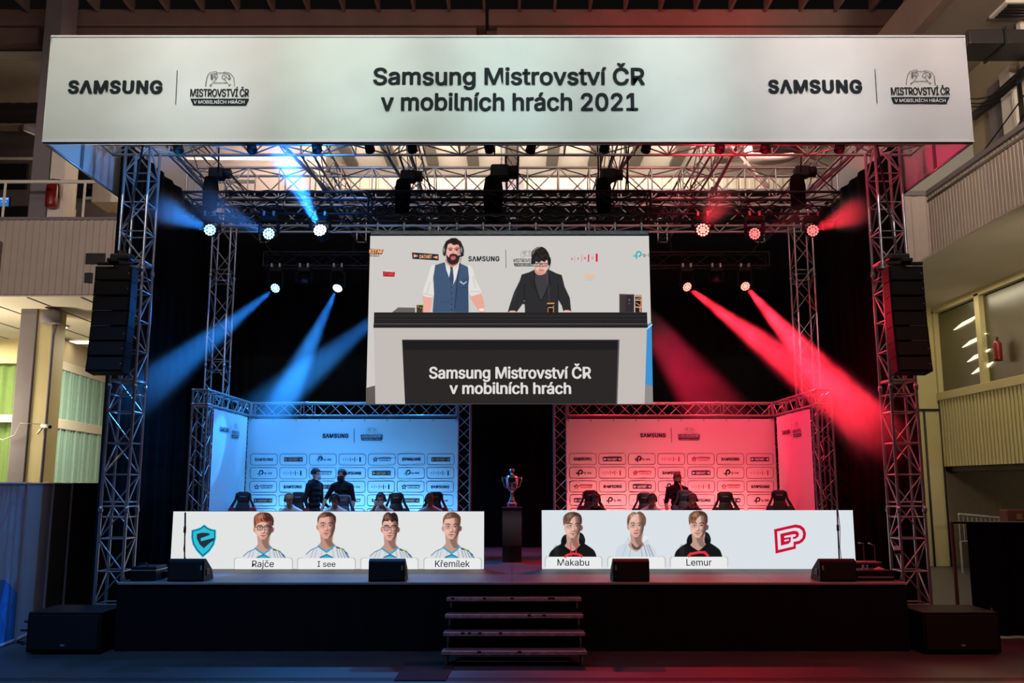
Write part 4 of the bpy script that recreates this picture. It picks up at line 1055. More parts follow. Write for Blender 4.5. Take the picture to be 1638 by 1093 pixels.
# hanging bar with shackles
q = MB(); q.rbox((xa, YS - .01, za + .01), (xb, YS + .10, za + .10), .01); q.build('hanging_bar', BLKMET, big)
for i in range(19):
    xx = xa + .12 + (xb - xa - .24) * i / 18
    q = MB(); q.rbox((xx - .05, YS - .02, za + .02), (xx + .05, YS - .01, za + .09), .003); q.build('bar_slot', mat('bar_slot', (.05, .05, .055, 1), .5), big)
for i in range(11):
    xx = xa + .12 + (xb - xa - .24) * i / 10
    q = MB(); q.tube([(xx, YS + .05, za + .08), (xx, YS + .05, za + .24)], .014, 6); q.tube([(xx - .03, YS + .05, za + .2), (xx, YS + .05, za + .27), (xx + .03, YS + .05, za + .2)], .012, 6); q.build('shackle', STEEL, big)
    rod('sling', (xx, YS + .05, za + .25), (xx, 15.53, 7.2), .01, BLKMET, big)
# studio desk in the picture
DK = led('desk_dark', 38, 36, 36); DK2 = led('desk_dark_band', 52, 50, 50); DL = led('desk_pale', 196, 188, 182); DP = led('desk_panel', 44, 40, 40); DP2 = led('desk_panel_top', 33, 30, 31)
LN = led('line_grey', 92, 92, 92); PLW = led('sign_white', 222, 220, 216)
PS.poly([[(598.5, 500), (1035, 500), (1035.5, 518), (598, 518)]], DK, big, .006, 'desk_top')
PS.poly([[(598.5, 505), (1035, 505), (1035, 506.4), (598.5, 506.4)], [(598.5, 511), (1035, 511), (1035, 512), (598.5, 512)]], DK2, big, .009, 'desk_band')
PS.poly([[(597.5, 518), (1036, 518), (1036, 519), (597.5, 519)]], LN, big, .009, 'desk_line')
PS.poly([[(597.5, 519), (1036, 519), (1036, 524.8), (597.5, 524.8)]], DK, big, .008, 'desk_edge')
PS.poly([[(598, 524.8), (1034.5, 524.8), (1031, 646.5), (601, 646.5)]], DL, big, .006, 'desk_front')
PS.poly([[(643, 543.5), (991, 543.5), (987.5, 646.5), (648, 646.5)]], LN, big, .009, 'panel_edge')
PS.poly([[(644, 544.5), (988.5, 544.5), (985.5, 646.5), (648, 646.5)]], DP, big, .012, 'desk_panel')
PS.poly([[(644, 544.5), (988.5, 544.5), (988, 560), (645, 560)]], DP2, big, .014, 'panel_shade')
PS.text('Samsung Mistrovství ČR', 686.5, 945.5, 582, 611.5, PLW, big, .018, .026, 'desk_lettering')
PS.text('v mobilních hrách', 719, 913.5, 611.5, 631, PLW, big, .018, .026, 'desk_lettering')
PS.poly([[(585.5, 621), (600, 617), (600.5, 646.5), (585.5, 646.5)]], led('cable_floor', 96, 90, 84), big, .004, 'studio_floor')
PS.poly([[(1034.8, 520), (1042.2, 515), (1044, 618), (1032, 615)]], led('blue_wall', 62, 146, 206), big, .004, 'studio_wall')
PS.poly([[(1032, 615), (1044, 618), (1044.5, 646.5), (1031, 646.5)]], led('studio_floor', 142, 138, 136), big, .004, 'studio_floor')
PS.poly(stroke([(1035, 526), (1042.6, 519.5)], 2.0), PLW, big, .006, 'wall_stripe')
PS.poly([[(627, 500), (637, 492), (664, 492.5), (664, 500)]], led('desk_wing', 104, 98, 96), big, .004, 'desk_wing')
# logos in the picture
SI = led('screen_ink', 42, 50, 52); TEAL = led('teal', 34, 180, 180); REDK = led('kano_red', 222, 26, 58); PALER = led('kano_pale', 196, 120, 128)
samsung(PS, 749, 799, 410, 418.6, SI, big, .004); PS.poly(stroke([(809, 400), (809.6, 429)], .9), led('divider_green', 44, 96, 90), big, .004, 'divider_line')
pad_logo(PS, 821.5, 400.5, .47, SI, PLW, big, .004)
PS.poly([[(659, 404), (701.5, 407), (701.8, 417), (659.8, 414.4)]], led('sign_navy', 38, 44, 60), big, .004, 'store_sign')
OR = led('sign_orange', 250, 176, 110)
PS.poly([[(661.8, 406.8), (669.5, 409.8), (662, 412.2)], [(699.8, 409.6), (692, 411.6), (699.8, 414.4)]], OR, big, .007, 'sign_arrow')
PS.text('DATART', 671, 691, 408, 413.6, OR, big, .007, .03)
for ch, x, y in (('K', 915, 414.4), ('A', 924.5, 413.8), ('N', 935.5, 413.2), ('O', 947.5, 412.8)): PS.text(ch, x - 1.5, x + 1.6, y - 2, y + 2, REDK, big, .004, .02)
PS.poly(stroke([(919.4, 409), (919.2, 419)], .5) + stroke([(930.4, 408.4), (930.2, 419)], .8), PALER, big, .004, 'logo_bar')
PS.poly(stroke([(941.5, 408), (941.2, 418.6)], 2.0) + stroke([(954.5, 407), (954.5, 417.8)], 3.2), REDK, big, .004, 'logo_bar')
def tplink(F, x, y, k, m, mt, parent, lift, width=14.5, cut=None):
    F.poly(stroke([(x + a * k, y + b * k) for a, b in arc(7.2, 5.0, 3.7, 3.7, -180, 95, 12)], 2.3 * k) + stroke([(x + 3.6 * k, y + 5.0 * k), (x + 3.6 * k, y + 12 * k)], 2.3 * k) + [[(x - 1.6 * k, y + 7.2 * k), (x + 4.6 * k, y + 7.2 * k), (x + 4.6 * k, y + 9.2 * k), (x - 1.6 * k, y + 9.2 * k)]], m, parent, lift, 'tp_emblem')
    F.text(cut or 'tp-link', x + 13.5 * k, x + (13.5 + width) * k, y + 4.2 * k, y + 10.5 * k, mt, parent, lift, .01)
tplink(PS, 1014.5, 401.5, 1.0, TEAL, SI, big, .004, width=10.5, cut='tp-l')
PS.text('KSTAR', 590.8, 612, 399.2, 405.8, OR, big, .006, .05); PS.poly([[(590.6, 398.4), (613.4, 399.4), (611.5, 407), (590.4, 406.6)]], led('logo_ink', 60, 40, 34), big, .004, 'logo_plate')
PS.text('MOBILE', 590.8, 607, 407.6, 411, SI, big, .004, .02)
PS.poly([[(612.6, 434.5), (632, 435.6), (631, 443), (613, 442.5)]], led('logo_red_dark', 120, 20, 30), big, .004, 'logo_plate')
PS.text('STARS', 613.6, 631, 435.6, 441.8, led('logo_red', 232, 60, 72), big, .006, .06); PS.text('BRAWL', 617, 628, 432.2, 434.8, PLW, big, .004, .03)
PS.text('LEAGUE OF', 935, 951, 439.2, 442.2, OR, big, .004, .03); PS.text('LEGENDS', 935, 951.6, 442.8, 446.4, OR, big, .004, .03); PS.text('WILD RIFT', 937, 949, 447.4, 449.6, led('pale_cyan', 120, 200, 214), big, .004, .01)
# the commentators
cv = Canvas(676, 379, 782, 500, (206, 202, 198), 1.7)
R = lambda pts: [(670 + x / 8.41, 375 + y / 8.41) for x, y in pts]
SHIRT = (226, 222, 218); VEST = (66, 88, 116); SK = (232, 168, 150)
cv.poly(R([(30, 830), (60, 900), (70, 1060), (-60 + 120, 1060), (80, 1080), (175, 860), (150, 790)]), SK)
cv.poly(R([(720, 790), (690, 850), (790, 1010), (830, 1060), (890, 1060), (840, 800)]), SK)
cv.poly(R([(40, 815), (70, 900), (50, 1060), (140, 1060), (180, 850), (160, 780)]), (238, 172, 158))
cv.poly(R([(215, 415), (160, 440), (125, 560), (60, 750), (50, 820), (165, 850), (205, 800), (240, 600)]), SHIRT)
cv.poly(R([(655, 430), (720, 455), (760, 600), (830, 740), (835, 790), (720, 830), (700, 830), (655, 700)]), SHIRT)
cv.line(R([(150, 640), (110, 790)]), 1.2, (170, 166, 164), .6); cv.line(R([(730, 560), (760, 720)]), 1.2, (176, 172, 170), .6); cv.line(R([(205, 520), (185, 640)]), 1.2, (180, 176, 174), .6)
cv.line(R([(690, 770), (820, 770)]), 1.4, (196, 190, 188), .7); cv.line(R([(55, 790), (175, 825)]), 1.4, (190, 186, 184), .7)
cv.ell(670 + 845 / 8.41, 375 + 1015 / 8.41, 4.4, 2.2, (238, 236, 232))
vm = cv.poly(R([(345, 375), (220, 415), (195, 580), (205, 800), (185, 1050), (670, 1050), (665, 700), (675, 590), (660, 440), (545, 385)]), VEST, smooth=False)
cv.poly(R([(520, 700), (500, 1050), (670, 1050), (665, 600)]), (52, 72, 100), soft=2, alpha=.5, clip=vm)
cv.line(R([(300, 910), (420, 905)]), .7, (40, 56, 80), .7); cv.line(R([(540, 720), (655, 715)]), .7, (40, 56, 80), .7); cv.line(R([(520, 560), (500, 760), (480, 1050)]), .6, (38, 52, 76), .8)
for yy in (715, 790, 868, 942, 1015): cv.ell(670 + 440 / 8.41, 375 + yy / 8.41, 1.0, .8, (24, 30, 44))
cv.poly(R([(350, 370), (370, 480), (420, 620), (455, 690), (500, 600), (530, 470), (545, 385)]), (232, 226, 222), smooth=False)
cv.poly(R([(420, 435), (455, 435), (470, 600), (460, 680), (445, 690), (405, 600), (425, 480)]), (58, 78, 108), smooth=False)
cv.line(R([(350, 380), (410, 460)]), .8, (176, 170, 168)); cv.line(R([(545, 385), (480, 470)]), .8, (176, 170, 168))
cv.line(R([(560, 640), (600, 668), (640, 640)]), 1.6, (196, 206, 220)); cv.ell(670 + 565 / 8.41, 375 + 640 / 8.41, 1.4, 1.2, (210, 220, 230))
cv.poly(R([(370, 330), (375, 390), (445, 440), (520, 400), (530, 330)]), (196, 130, 118))
portrait_kw = dict(hair=(52, 38, 34), hair2=(36, 26, 24), skin=(236, 176, 160))
hd = Canvas  # (drawn in place, larger than the player portraits)
fm = cv.poly(R([(372, 180), (372, 280), (395, 345), (440, 385), (500, 375), (540, 330), (552, 270), (552, 170), (520, 120), (400, 120)]), (238, 180, 166))
cv.poly(R([(520, 120), (505, 200), (520, 300), (480, 390), (570, 390), (570, 130)]), (198, 128, 116), soft=3, alpha=.6, clip=fm)
cv.poly(R([(368, 270), (375, 330), (395, 380), (445, 410), (500, 400), (535, 365), (552, 290), (525, 300), (515, 275), (480, 268), (440, 270), (415, 278), (405, 310), (385, 290)]), (56, 36, 34), soft=.8)
cv.poly(R([(430, 300), (455, 290), (490, 295), (495, 325), (470, 345), (435, 340)]), (206, 128, 118), soft=1, alpha=.8)
cv.line(R([(425, 272), (455, 262), (500, 272)]), 1.2, (86, 46, 44)); cv.line(R([(435, 298), (490, 298)]), .9, (170, 60, 60))
for ex in (425, 508):
    cv.ell(670 + ex / 8.41, 375 + 208 / 8.41, 3.0, 1.5, (120, 70, 64), soft=1.2, alpha=.8); cv.ell(670 + ex / 8.41, 375 + 209 / 8.41, 1.1, .9, (40, 26, 26))
    cv.line(R([(ex - 30, 190), (ex, 182), (ex + 28, 190)]), 1.1, (60, 38, 34), .9)
cv.poly(R([(465, 215), (480, 260), (445, 264)]), (206, 126, 114), soft=1.2, alpha=.6)
hm = cv.poly(R([(362, 230), (350, 150), (372, 95), (420, 62), (480, 55), (540, 85), (575, 150), (565, 240), (552, 200), (545, 160), (525, 135), (470, 145), (430, 122), (390, 140), (378, 190)]), (50, 36, 34))
cv.strands(hm, 670 + 460 / 8.41, 375, (24, 18, 18), .5, 2, seed=2)
for (x, y, rx, ry) in ((345, 225, 3.0, 8.2), (580, 225, 3.2, 8.4)):
    cv.ell(670 + x / 8.41, 375 + y / 8.41, rx, ry, (40, 46, 48)); cv.ell(670 + (x - 8) / 8.41, 375 + (y - 15) / 8.41, rx * .45, ry * .5, (140, 150, 152), soft=1.4)
cv.line(R([(340, 160), (370, 95), (440, 55), (500, 55), (560, 100), (590, 165)]), 1.3, (46, 46, 48)); cv.line(R([(595, 280), (530, 300)]), 2.6, (24, 24, 26)); cv.line(R([(575, 290), (555, 380), (520, 640), (480, 1000)]), .8, (30, 32, 40), .9)
cv.build(PS, big, .004, 'commentator_picture')
cv = Canvas(808, 384, 918, 500, (206, 202, 198), 1.7)
R = lambda pts: [(810 + x / 6.552, 370 + y / 6.552) for x, y in pts]
JK = (46, 45, 47)
jm = cv.poly(R([(300, 400), (240, 430), (160, 455), (140, 520), (80, 640), (40, 760), (15, 845), (80, 856), (110, 845), (165, 770), (190, 720), (195, 856), (545, 856), (545, 720), (580, 780), (600, 850), (680, 850), (665, 700), (610, 580), (580, 460), (520, 440), (440, 400)]), JK, smooth=False, soft=.8)
cv.poly(R([(305, 440), (310, 560), (362, 720), (420, 600), (440, 470), (420, 430)]), (64, 62, 64))
cv.line(R([(300, 440), (290, 540), (355, 725)]), 1.2, (26, 26, 28)); cv.line(R([(445, 450), (455, 560), (365, 730)]), 1.2, (26, 26, 28)); cv.line(R([(240, 480), (300, 620)]), .9, (30, 30, 32), .7)
cv.line(R([(190, 560), (190, 720)]), 1.0, (22, 22, 24), .8); cv.line(R([(540, 560), (545, 720)]), 1.0, (22, 22, 24), .8)
cv.poly(R([(90, 560), (110, 640), (60, 740)]), (66, 66, 70), soft=3, alpha=.6, clip=jm)
cv.poly(R([(600, 850), (610, 830), (660, 830), (680, 852)]), (236, 190, 178)); cv.poly(R([(30, 856), (40, 835), (90, 835), (100, 856)]), (226, 190, 178))
cv.poly(R([(300, 380), (305, 440), (350, 462), (405, 445), (430, 400)]), (206, 146, 132))
fm = cv.poly(R([(295, 300), (298, 370), (320, 415), (355, 440), (390, 440), (420, 405), (440, 360), (440, 290)]), (238, 190, 178))
cv.poly(R([(330, 405), (355, 395), (400, 405), (390, 440), (350, 440)]), (190, 130, 120), soft=2, alpha=.5, clip=fm)
cv.line(R([(345, 412), (385, 410)]), .9, (150, 60, 60)); cv.poly(R([(360, 360), (378, 385), (352, 392)]), (200, 130, 118), soft=1.2, alpha=.7)
for ex in (330, 402):
    cv.line([(810 + (ex + a) / 6.552, 370 + (352 + b) / 6.552) for a, b in ((-32, -14), (28, -16), (24, 16), (-24, 18), (-32, -14))], 1.0, (40, 34, 38)); cv.line([(810 + (ex - 14) / 6.552, 370 + 353 / 6.552), (810 + (ex + 14) / 6.552, 370 + 353 / 6.552)], 1.1, (60, 40, 40), .8)
cv.line(R([(358, 346), (374, 346)]), .9, (40, 34, 38))
hm = cv.poly(R([(275, 330), (262, 250), (275, 205), (320, 170), (370, 165), (410, 185), (445, 240), (455, 300), (440, 330), (425, 300), (400, 325), (370, 310), (340, 330), (310, 315), (298, 335)]), (50, 44, 42))
cv.strands(hm, 810 + 360 / 6.552, 370 + 60 / 6.552, (20, 18, 18), .6, 2.4, seed=5)
cv.line(R([(275, 240), (300, 190), (350, 168)]), 1.4, (150, 150, 150), .9)
cv.ell(810 + 278 / 6.552, 370 + 320 / 6.552, 3.0, 7.5, (28, 28, 30)); cv.ell(810 + 450 / 6.552, 370 + 315 / 6.552, 2.6, 7.5, (30, 30, 32))
cv.line(R([(455, 370), (420, 430)]), 1.3, (60, 60, 62)); cv.line(R([(425, 440), (445, 600), (450, 740)]), .6, (120, 120, 120), .6)
cv.line(R([(160, 745), (120, 820)]), 1.1, (50, 50, 52)); cv.ell(810 + 180 / 6.552, 370 + 750 / 6.552, 3.2, 2.4, (46, 46, 48), rot=20)
cv.poly(R([(430, 755), (500, 752), (500, 852), (430, 852)]), (40, 30, 28), smooth=False); cv.line(R([(432, 758), (498, 756)]), 2.0, (222, 160, 96)); cv.line(R([(436, 810), (436, 850)]), 1.2, (190, 130, 80)); cv.line(R([(494, 780), (494, 850)]), 1.4, (200, 140, 84)); cv.line(R([(440, 800), (490, 800)]), 1.0, (210, 190, 160))
cv.build(PS, big, .004, 'commentator_picture')
# dark computer case and two drinking glasses on the desk in the picture
cv = Canvas(988, 468, 1032, 500, (206, 202, 198), 2)
cv.poly([(991, 470.6), (1014.5, 471), (1014.5, 500), (991, 500)], (52, 44, 46), smooth=False); cv.poly([(991, 470.6), (1002, 471), (1000, 500), (991, 500)], (72, 62, 64), smooth=False, soft=3, alpha=.6)
cv.line([(991, 471.2), (1014.5, 471.6)], .8, (98, 90, 92)); cv.ell(1006.5, 480, .8, 1.0, (190, 160, 120)); cv.ell(1006.3, 486, .7, .8, (150, 130, 100)); cv.line([(1015, 473), (1015, 499.5)], 1.0, (210, 206, 202))
cv.poly([(1016, 472.5), (1026.5, 472.5), (1026.5, 500), (1016, 500)], (44, 28, 24), smooth=False)
for y in (474, 480.4, 491.4): cv.line([(1017, y), (1026, y)], 1.5, (236, 190, 150) if y < 475 else (214, 196, 184))
for pts in ([(1025.6, 474), (1024.8, 499)], [(1018, 485), (1024, 489)], [(1018, 478), (1024, 477)], [(1023, 492), (1023.6, 499)]): cv.line(pts, 1.2, (232, 150, 96))
cv.build(PS, big, .004, 'desk_objects_picture')
cv = Canvas(664, 484, 680, 500, (206, 202, 198), 2)
cv.poly([(666.5, 487.4), (677.5, 487.4), (677.5, 500), (666.5, 500)], (60, 52, 36), smooth=False); cv.line([(667, 487.6), (677, 487.6)], 1.8, (206, 190, 120))
for x, y in ((669, 491), (673, 492.5), (676, 495), (670, 497), (674, 498.4)): cv.ell(x, y, 1.1, .9, (176, 166, 130) if int(x) % 2 else (96, 84, 50))
cv.build(PS, big, .004, 'desk_objects_picture')

# ------------------------------------------------------------------ player booths
YW = 19.08
CLIPM = mat('dark_clip', (.03, .03, .03, 1), .5)
def wrinkled(name, O, U, w, z0, z1, m, parent, seed=0, nx=90, nz=44, amp=.0055):
    O = Vector(O); U = Vector(U).normalized(); N = U.cross(Vector((0, 0, 1))); vs = []; fs = []
    for j in range(nz + 1):
        for i in range(nx + 1):
            fx = i / nx; fz = j / nz; x = w * fx; z = z0 + (z1 - z0) * fz
            e = min(1, min(fx, 1 - fx) * 12) * min(1, min(fz, 1 - fz) * 8)
            cx = min(fx, 1 - fx)
            d = amp * noise.noise(Vector((x * 1.1 + seed, z * 1.3 + (x if fx < .5 else -x) * .9, seed))) + amp * .6 * sin((x * (1 if fx < .5 else -1) + z * 1.6) * 7) * max(0, .55 - cx * 1.3) * (fz ** 2)
            p = O + U * x + N * (d * e); vs.append((p.x, p.y, z))
    for j in range(nz):
        for i in range(nx): fs.append((j*(nx+1)+i, j*(nx+1)+i+1, (j+1)*(nx+1)+i+1, (j+1)*(nx+1)+i))
    q = MB(); q.add(vs, fs, True); return q.build(name, m, parent)
PW = PixFace(YW - .0045)
INKN = mat('sponsor_ink', srgb(44, 44, 52), .8, spec=.1)
GREYK = mat('sponsor_grey_red', srgb(190, 60, 70), .8); TEALI = mat('sponsor_teal', srgb(60, 170, 180), .8); ORI = mat('sponsor_orange', srgb(230, 140, 70), .8)
NAVY = mat('sponsor_navy', srgb(40, 46, 76), .8)
def sponsor_wall(parent, x0, y0, sx, red):
    seq = 'SDTK*'; start = (0, 2, 4, 1, 3)
    pw, ph = 47.1 if not red else 47.2, 21.9
    for r_ in range(5):
        for c_ in range(7):
            X0 = x0 + c_ * pw - (r_ * .55 if not red else -r_ * .35); Y0 = y0 + r_ * ph
            L = []; rr = rrect(X0, Y0, X0 + 43, Y0 + 17.8, 4, 3)
            L = stroke(rr, .65, True); PW.poly(L, INKN, parent, .003, 'card_outline')
            if r_ == 4: continue
            k = seq[(start[r_] + c_) % 5]; cx, cy = X0 + 21.5, Y0 + 8.9
            if k == 'S': samsung(PW, cx - 14.6, cx + 14.6, cy - 2.4, cy + 2.6, INKN, parent, .003, 'sponsor_lettering')
            elif k == 'D':
                PW.poly([[(cx - 15, cy - 3.2), (cx + 15, cy - 3.2), (cx + 15, cy + 3.4), (cx - 15, cy + 3.4)]], NAVY, parent, .003, 'sponsor_bar')
                A_ = VINYL if red else ORI
                PW.poly([[(cx - 13.6, cy - 2), (cx - 8.6, cy), (cx - 13.6, cy + 2.2)], [(cx + 13.6, cy - 2), (cx + 8.6, cy), (cx + 13.6, cy + 2.2)]], A_, parent, .006, 'sponsor_arrow')
                PW.text('DATART', cx - 7.5, cx + 7.5, cy - 1.8, cy + 2.0, A_, parent, .006, .04, 'sponsor_lettering')
            elif k == 'T': tplink(PW, cx - 9.5, cy - 5.2, .78, TEALI if not red else INKN, INKN, parent, .003, width=16)
            elif k == 'K':
                for q_, ch in enumerate('KANO'): PW.text(ch, cx - 14 + q_ * 7.1 - .9, cx - 14 + q_ * 7.1 + .9, cy - 1.2, cy + 1.2, GREYK if red else INKN, parent, .003, .02, 'sponsor_lettering')
                PW.poly(stroke([(cx - 10.4, cy - 3), (cx - 10.4, cy + 3)], .5) + stroke([(cx - 3.4, cy - 3), (cx - 3.4, cy + 3)], .8) + stroke([(cx + 3.7, cy - 3), (cx + 3.7, cy + 3)], 1.2) + stroke([(cx + 12.4, cy - 3), (cx + 12.4, cy + 3)], 2.2), GREYK if red else INKN, parent, .003, 'sponsor_bar')
            else:
                sp_ = []
                for a in range(10):
                    rr_ = 4.0 if a % 2 == 0 else 1.7
                    sp_.append((cx - 10.5 + rr_ * sin(a * pi / 5), cy + .3 - rr_ * cos(a * pi / 5)))
                M_ = GREYK if red else NAVY
                PW.poly(stroke(sp_, .9, True), M_, parent, .003, 'sponsor_star')
                PW.poly([[(cx - 5.2, cy - 2.6), (cx + 15, cy - 2.6), (cx + 13.6, cy + 2.4), (cx - 4.4, cy + 2.4)]], M_, parent, .003, 'sponsor_bar')
                PW.text('ROCKSTAR', cx - 4.2, cx + 13.6, cy - 1.8, cy + 1.6, VINYL, parent, .006, .05, 'sponsor_lettering')
def booth(side):
    s = -1 if side == 'blue' else 1
    xo = 5.685
    lab = lambda t: f'{t} of the {side}-lit booth'
    tr = lambda l, a, b, **k: truss('booth_truss', l, a, b, .27, .27, ALU, .27, cr=.022, br=.0075, group=f'trusses framing the {side} booth', **k)
    xi = 1.02 if s < 0 else 1.03
    tr(lab('inner upright truss'), (s * xi, 19.26, 1.0), (s * xi, 19.26, 4.18), up=(0, 1, 0))
    tr(lab('rear corner upright truss'), (s * xo, 19.26, 1.0), (s * xo, 19.26, 4.18), up=(0, 1, 0))
    t_ = tr(lab('front corner upright truss'), (s * xo, 16.52, 1.0), (s * xo, 16.52, 3.88), up=(0, 1, 0))
    a = (s * (xi + .14), 19.26, 4.03); e = (s * (xo - .14), 19.26, 4.03)
    tr(lab('top rear truss'), a, e, joints=3.2)
    tr(lab('top side truss'), (s * xo, 16.66, 4.03), (s * xo, 19.12, 4.03))
    c = thing('corner_block', f'cubic truss corner block of the {side}-lit booth', 'truss', (s * xo, 16.52, 3.89))
    for dx in (-.135, .135):
        for dy in (-.135, .135): rod('main_tube', (s * xo + dx, 16.52 + dy, 3.89), (s * xo + dx, 16.52 + dy, 4.17), .022, ALU, c)
    for z in (3.9, 4.16):
        for dx in (-.135, .135): rod('main_tube', (s * xo + dx, 16.385, z), (s * xo + dx, 16.655, z), .022, ALU, c)
        for dy in (-.135, .135): rod('main_tube', (s * xo - .135, 16.52 + dy, z), (s * xo + .135, 16.52 + dy, z), .022, ALU, c)
    for dy in (-.135, .135): rod('brace', (s * xo - .135, 16.52 + dy, 3.9), (s * xo + .135, 16.52 + dy, 4.16), .008, ALU, c)
    rod('brace', (s * xo - .135, 16.385, 3.9), (s * xo - .135, 16.655, 4.16), .008, ALU, c); rod('brace', (s * xo + .135, 16.385, 3.9), (s * xo + .135, 16.655, 4.16), .008, ALU, c)
    q = MB()
    for dx in (-.135, .135):
        for z in (3.9, 4.16): q.ell((s * xo + dx, 16.38, z), (.032, .032, .032), None, 10, 6)
    q.build('end_cap', ALU, c)
    # rear banner
    x0, x1 = (P(397.5, 670, YW).x, P(733, 670, YW).x) if s < 0 else (P(905.5, 670, YW).x, P(1238, 670, YW).x)
    z1 = P(565, 670.5, YW).z
    bn = thing('sponsor_banner', f'{side}-lit sponsor banner with rows of logo cards behind the chairs', 'banner', ((x0 + x1) / 2, YW, 1.03))
    wrinkled('sheet', (x0, YW, 0), (1, 0, 0), x1 - x0, 1.03, z1, VINYL, bn, seed=1 if s < 0 else 5)
    q = MB()
    n = 10
    for i in range(n):
        xx = x0 + .05 + (x1 - x0 - .1) * i / (n - 1); q.tube([(xx, YW - .01, z1 - .05), (xx, YW + .03, z1 + .07)], .006, 5)
    for i in range(6):
        zz = 1.3 + i * .5
        for xx, d in ((x0, -.05), (x1, .05)): q.tube([(xx - d * .4, YW - .012, zz), (xx + d, YW + .03, zz)], .006, 5)
    q.build('ball_ties', CLIPM, bn)
    if s < 0:
        samsung(PW, 516, 557.5, 694, 701, INKN, bn, .004); PW.poly(stroke([(566.5, 686), (566.5, 708.5)], .8), INKN, bn, .004, 'divider_line')
        pad_logo(PW, 577, 684.5, .375, INKN, VINYL, bn, .004)
        sponsor_wall(bn, 400.8, 726.4, 1, False)
    else:
        samsung(PW, 1024, 1065, 693.5, 700, INKN, bn, .004); PW.poly(stroke([(1073.5, 685), (1074.5, 708)], .8), INKN, bn, .004, 'divider_line')
        pad_logo(PW, 1084.5, 684, .375, INKN, VINYL, bn, .004)
        sponsor_wall(bn, 910.6, 726, 1, True)
    # side banner
    xs = s * 5.53
    sb = thing('side_banner', f'narrow side banner on the outer wall of the {side}-lit booth', 'banner', (xs, 17.8, 1.03))
    if s < 0: wrinkled('sheet', (xs, 16.72, 0), (0, 1, 0), 2.15, 1.03, 3.84, VINYL, sb, seed=3, nx=30, amp=.005); F_ = Face((xs + .008, 16.72, 3.84), (0, 1, 0), (0, 0, 1), .01)
    else: wrinkled('sheet', (xs, 18.87, 0), (0, -1, 0), 2.15, 1.03, 3.84, VINYL, sb, seed=8, nx=30, amp=.005); F_ = Face((xs - .008, 18.87, 3.84), (0, -1, 0), (0, 0, 1), .01)
    samsung(F_, 38, 92, 30, 39, INKN, sb, .004); F_.poly(stroke([(101, 20), (101, 50)], 1), INKN, sb, .004, 'divider_line')
    pad_logo(F_, 110, 18, .52, INKN, VINYL, sb, .004)
booth('blue'); booth('red')
B2 = (0.04, 0.34, 1.0); R2 = (1.0, 0.03, 0.05)
for s, c, k in ((-1, B2, 1.0), (1, R2, .95)):
    for x in (1.55, 2.35, 3.1, 3.95, 4.75):
        spot('booth_uplight', (s * x, 18.35, 1.25), (s * x, 19.1, 2.6), 95, 120 * k, (.11, .46, 1) if s < 0 else (1, .2, .2), .9, .06)
    for x in (1.9, 3.4, 4.9): spot('booth_wash', (s * x, 16.9, 7.0), (s * x, 19.1, 3.0), 52, 120 * k, c, .8, .15)
    spot('booth_side_wash', (s * 2.6, 17.2, 6.6), (s * 5.6, 17.6, 2.6), 95, 620 * k, c if s < 0 else (1, .0, .10), .7, .1)

# ------------------------------------------------------------------ plinth and trophy
pl = thing('plinth', 'tall dark grey plinth carrying the silver trophy', 'plinth', (0, 17.75, 1.0))
GREYP = mat('plinth_grey', srgb(96, 94, 94), .8, var=.1, scale=5); GREYP2 = mat('plinth_dark', srgb(40, 40, 42), .7)
q = MB(); q.rbox((-.185, 17.57, 1.0), (.185, 17.93, 1.98), .006); q.build('body', GREYP, pl)
q = MB(); q.rbox((-.19, 17.56, 1.98), (.19, 17.94, 2.02), .004); q.build('top_plate', GREYP2, pl)
q = MB(); q.rbox((-.06, 17.562, 1.01), (.178, 17.575, 1.30), .002); q.build('dark_panel', GREYP2, pl)
q = MB(); q.rbox((-.18, 17.565, 1.01), (-.065, 17.575, 1.30), .002); q.build('lower_panel', mat('plinth_mid', srgb(70, 69, 70), .8), pl)
CHR = mat('polished_silver', (.86, .86, .88, 1), .08, 1.0); MARB = mat('white_marble', srgb(214, 208, 202), .3, var=.06)
tz = 2.02
tp = thing('trophy', 'silver two-handled trophy cup with a lid knob standing on the plinth', 'trophy', (0, 17.75, tz))
q = MB(); q.rbox((-.095, 17.66, tz), (.095, 17.84, tz + .08), .006); q.build('base', MARB, tp)
q = MB(); q.rbox((-.05, 17.655, tz + .025), (.05, 17.661, tz + .06), .001); q.build('name_plate', mat('plate_grey', srgb(90, 88, 86), .5), tp)
q = MB(); q.lathe([(.075, .08), (.07, .11), (.045, .15), (.05, .17), (.03, .20), (.022, .24), (.035, .255), (.022, .27), (.03, .285), (.06, .31), (.10, .37), (.125, .45), (.13, .52), (.122, .56), (.128, .575), (.11, .585)], (0, 17.75, tz), 28); q.build('cup', CHR, tp)
q = MB(); q.lathe([(.12, .575), (.10, .60), (.05, .62), (.022, .635), (.018, .655), (.045, .68), (.055, .705), (.045, .73), (.02, .745), (0, .75)], (0, 17.75, tz), 24); q.build('lid', CHR, tp)
for s in (-1, 1):
    q = MB(); q.tube([(s * .125, 17.75, tz + .54), (s * .16, 17.75, tz + .585), (s * .185, 17.75, tz + .57), (s * .178, 17.75, tz + .50), (s * .155, 17.75, tz + .45), (s * .15, 17.75, tz + .40), (s * .12, 17.75, tz + .38), (s * .095, 17.75, tz + .37)], [.014, .016, .018, .014, .012, .015, .012, .01], 8)
    q.build('handle', CHR, tp)
    q = MB(); q.rbox((s * .17 - .025, 17.73, tz + .565), (s * .17 + .025, 17.77, tz + .60), .005); q.build('handle_scroll', CHR, tp)

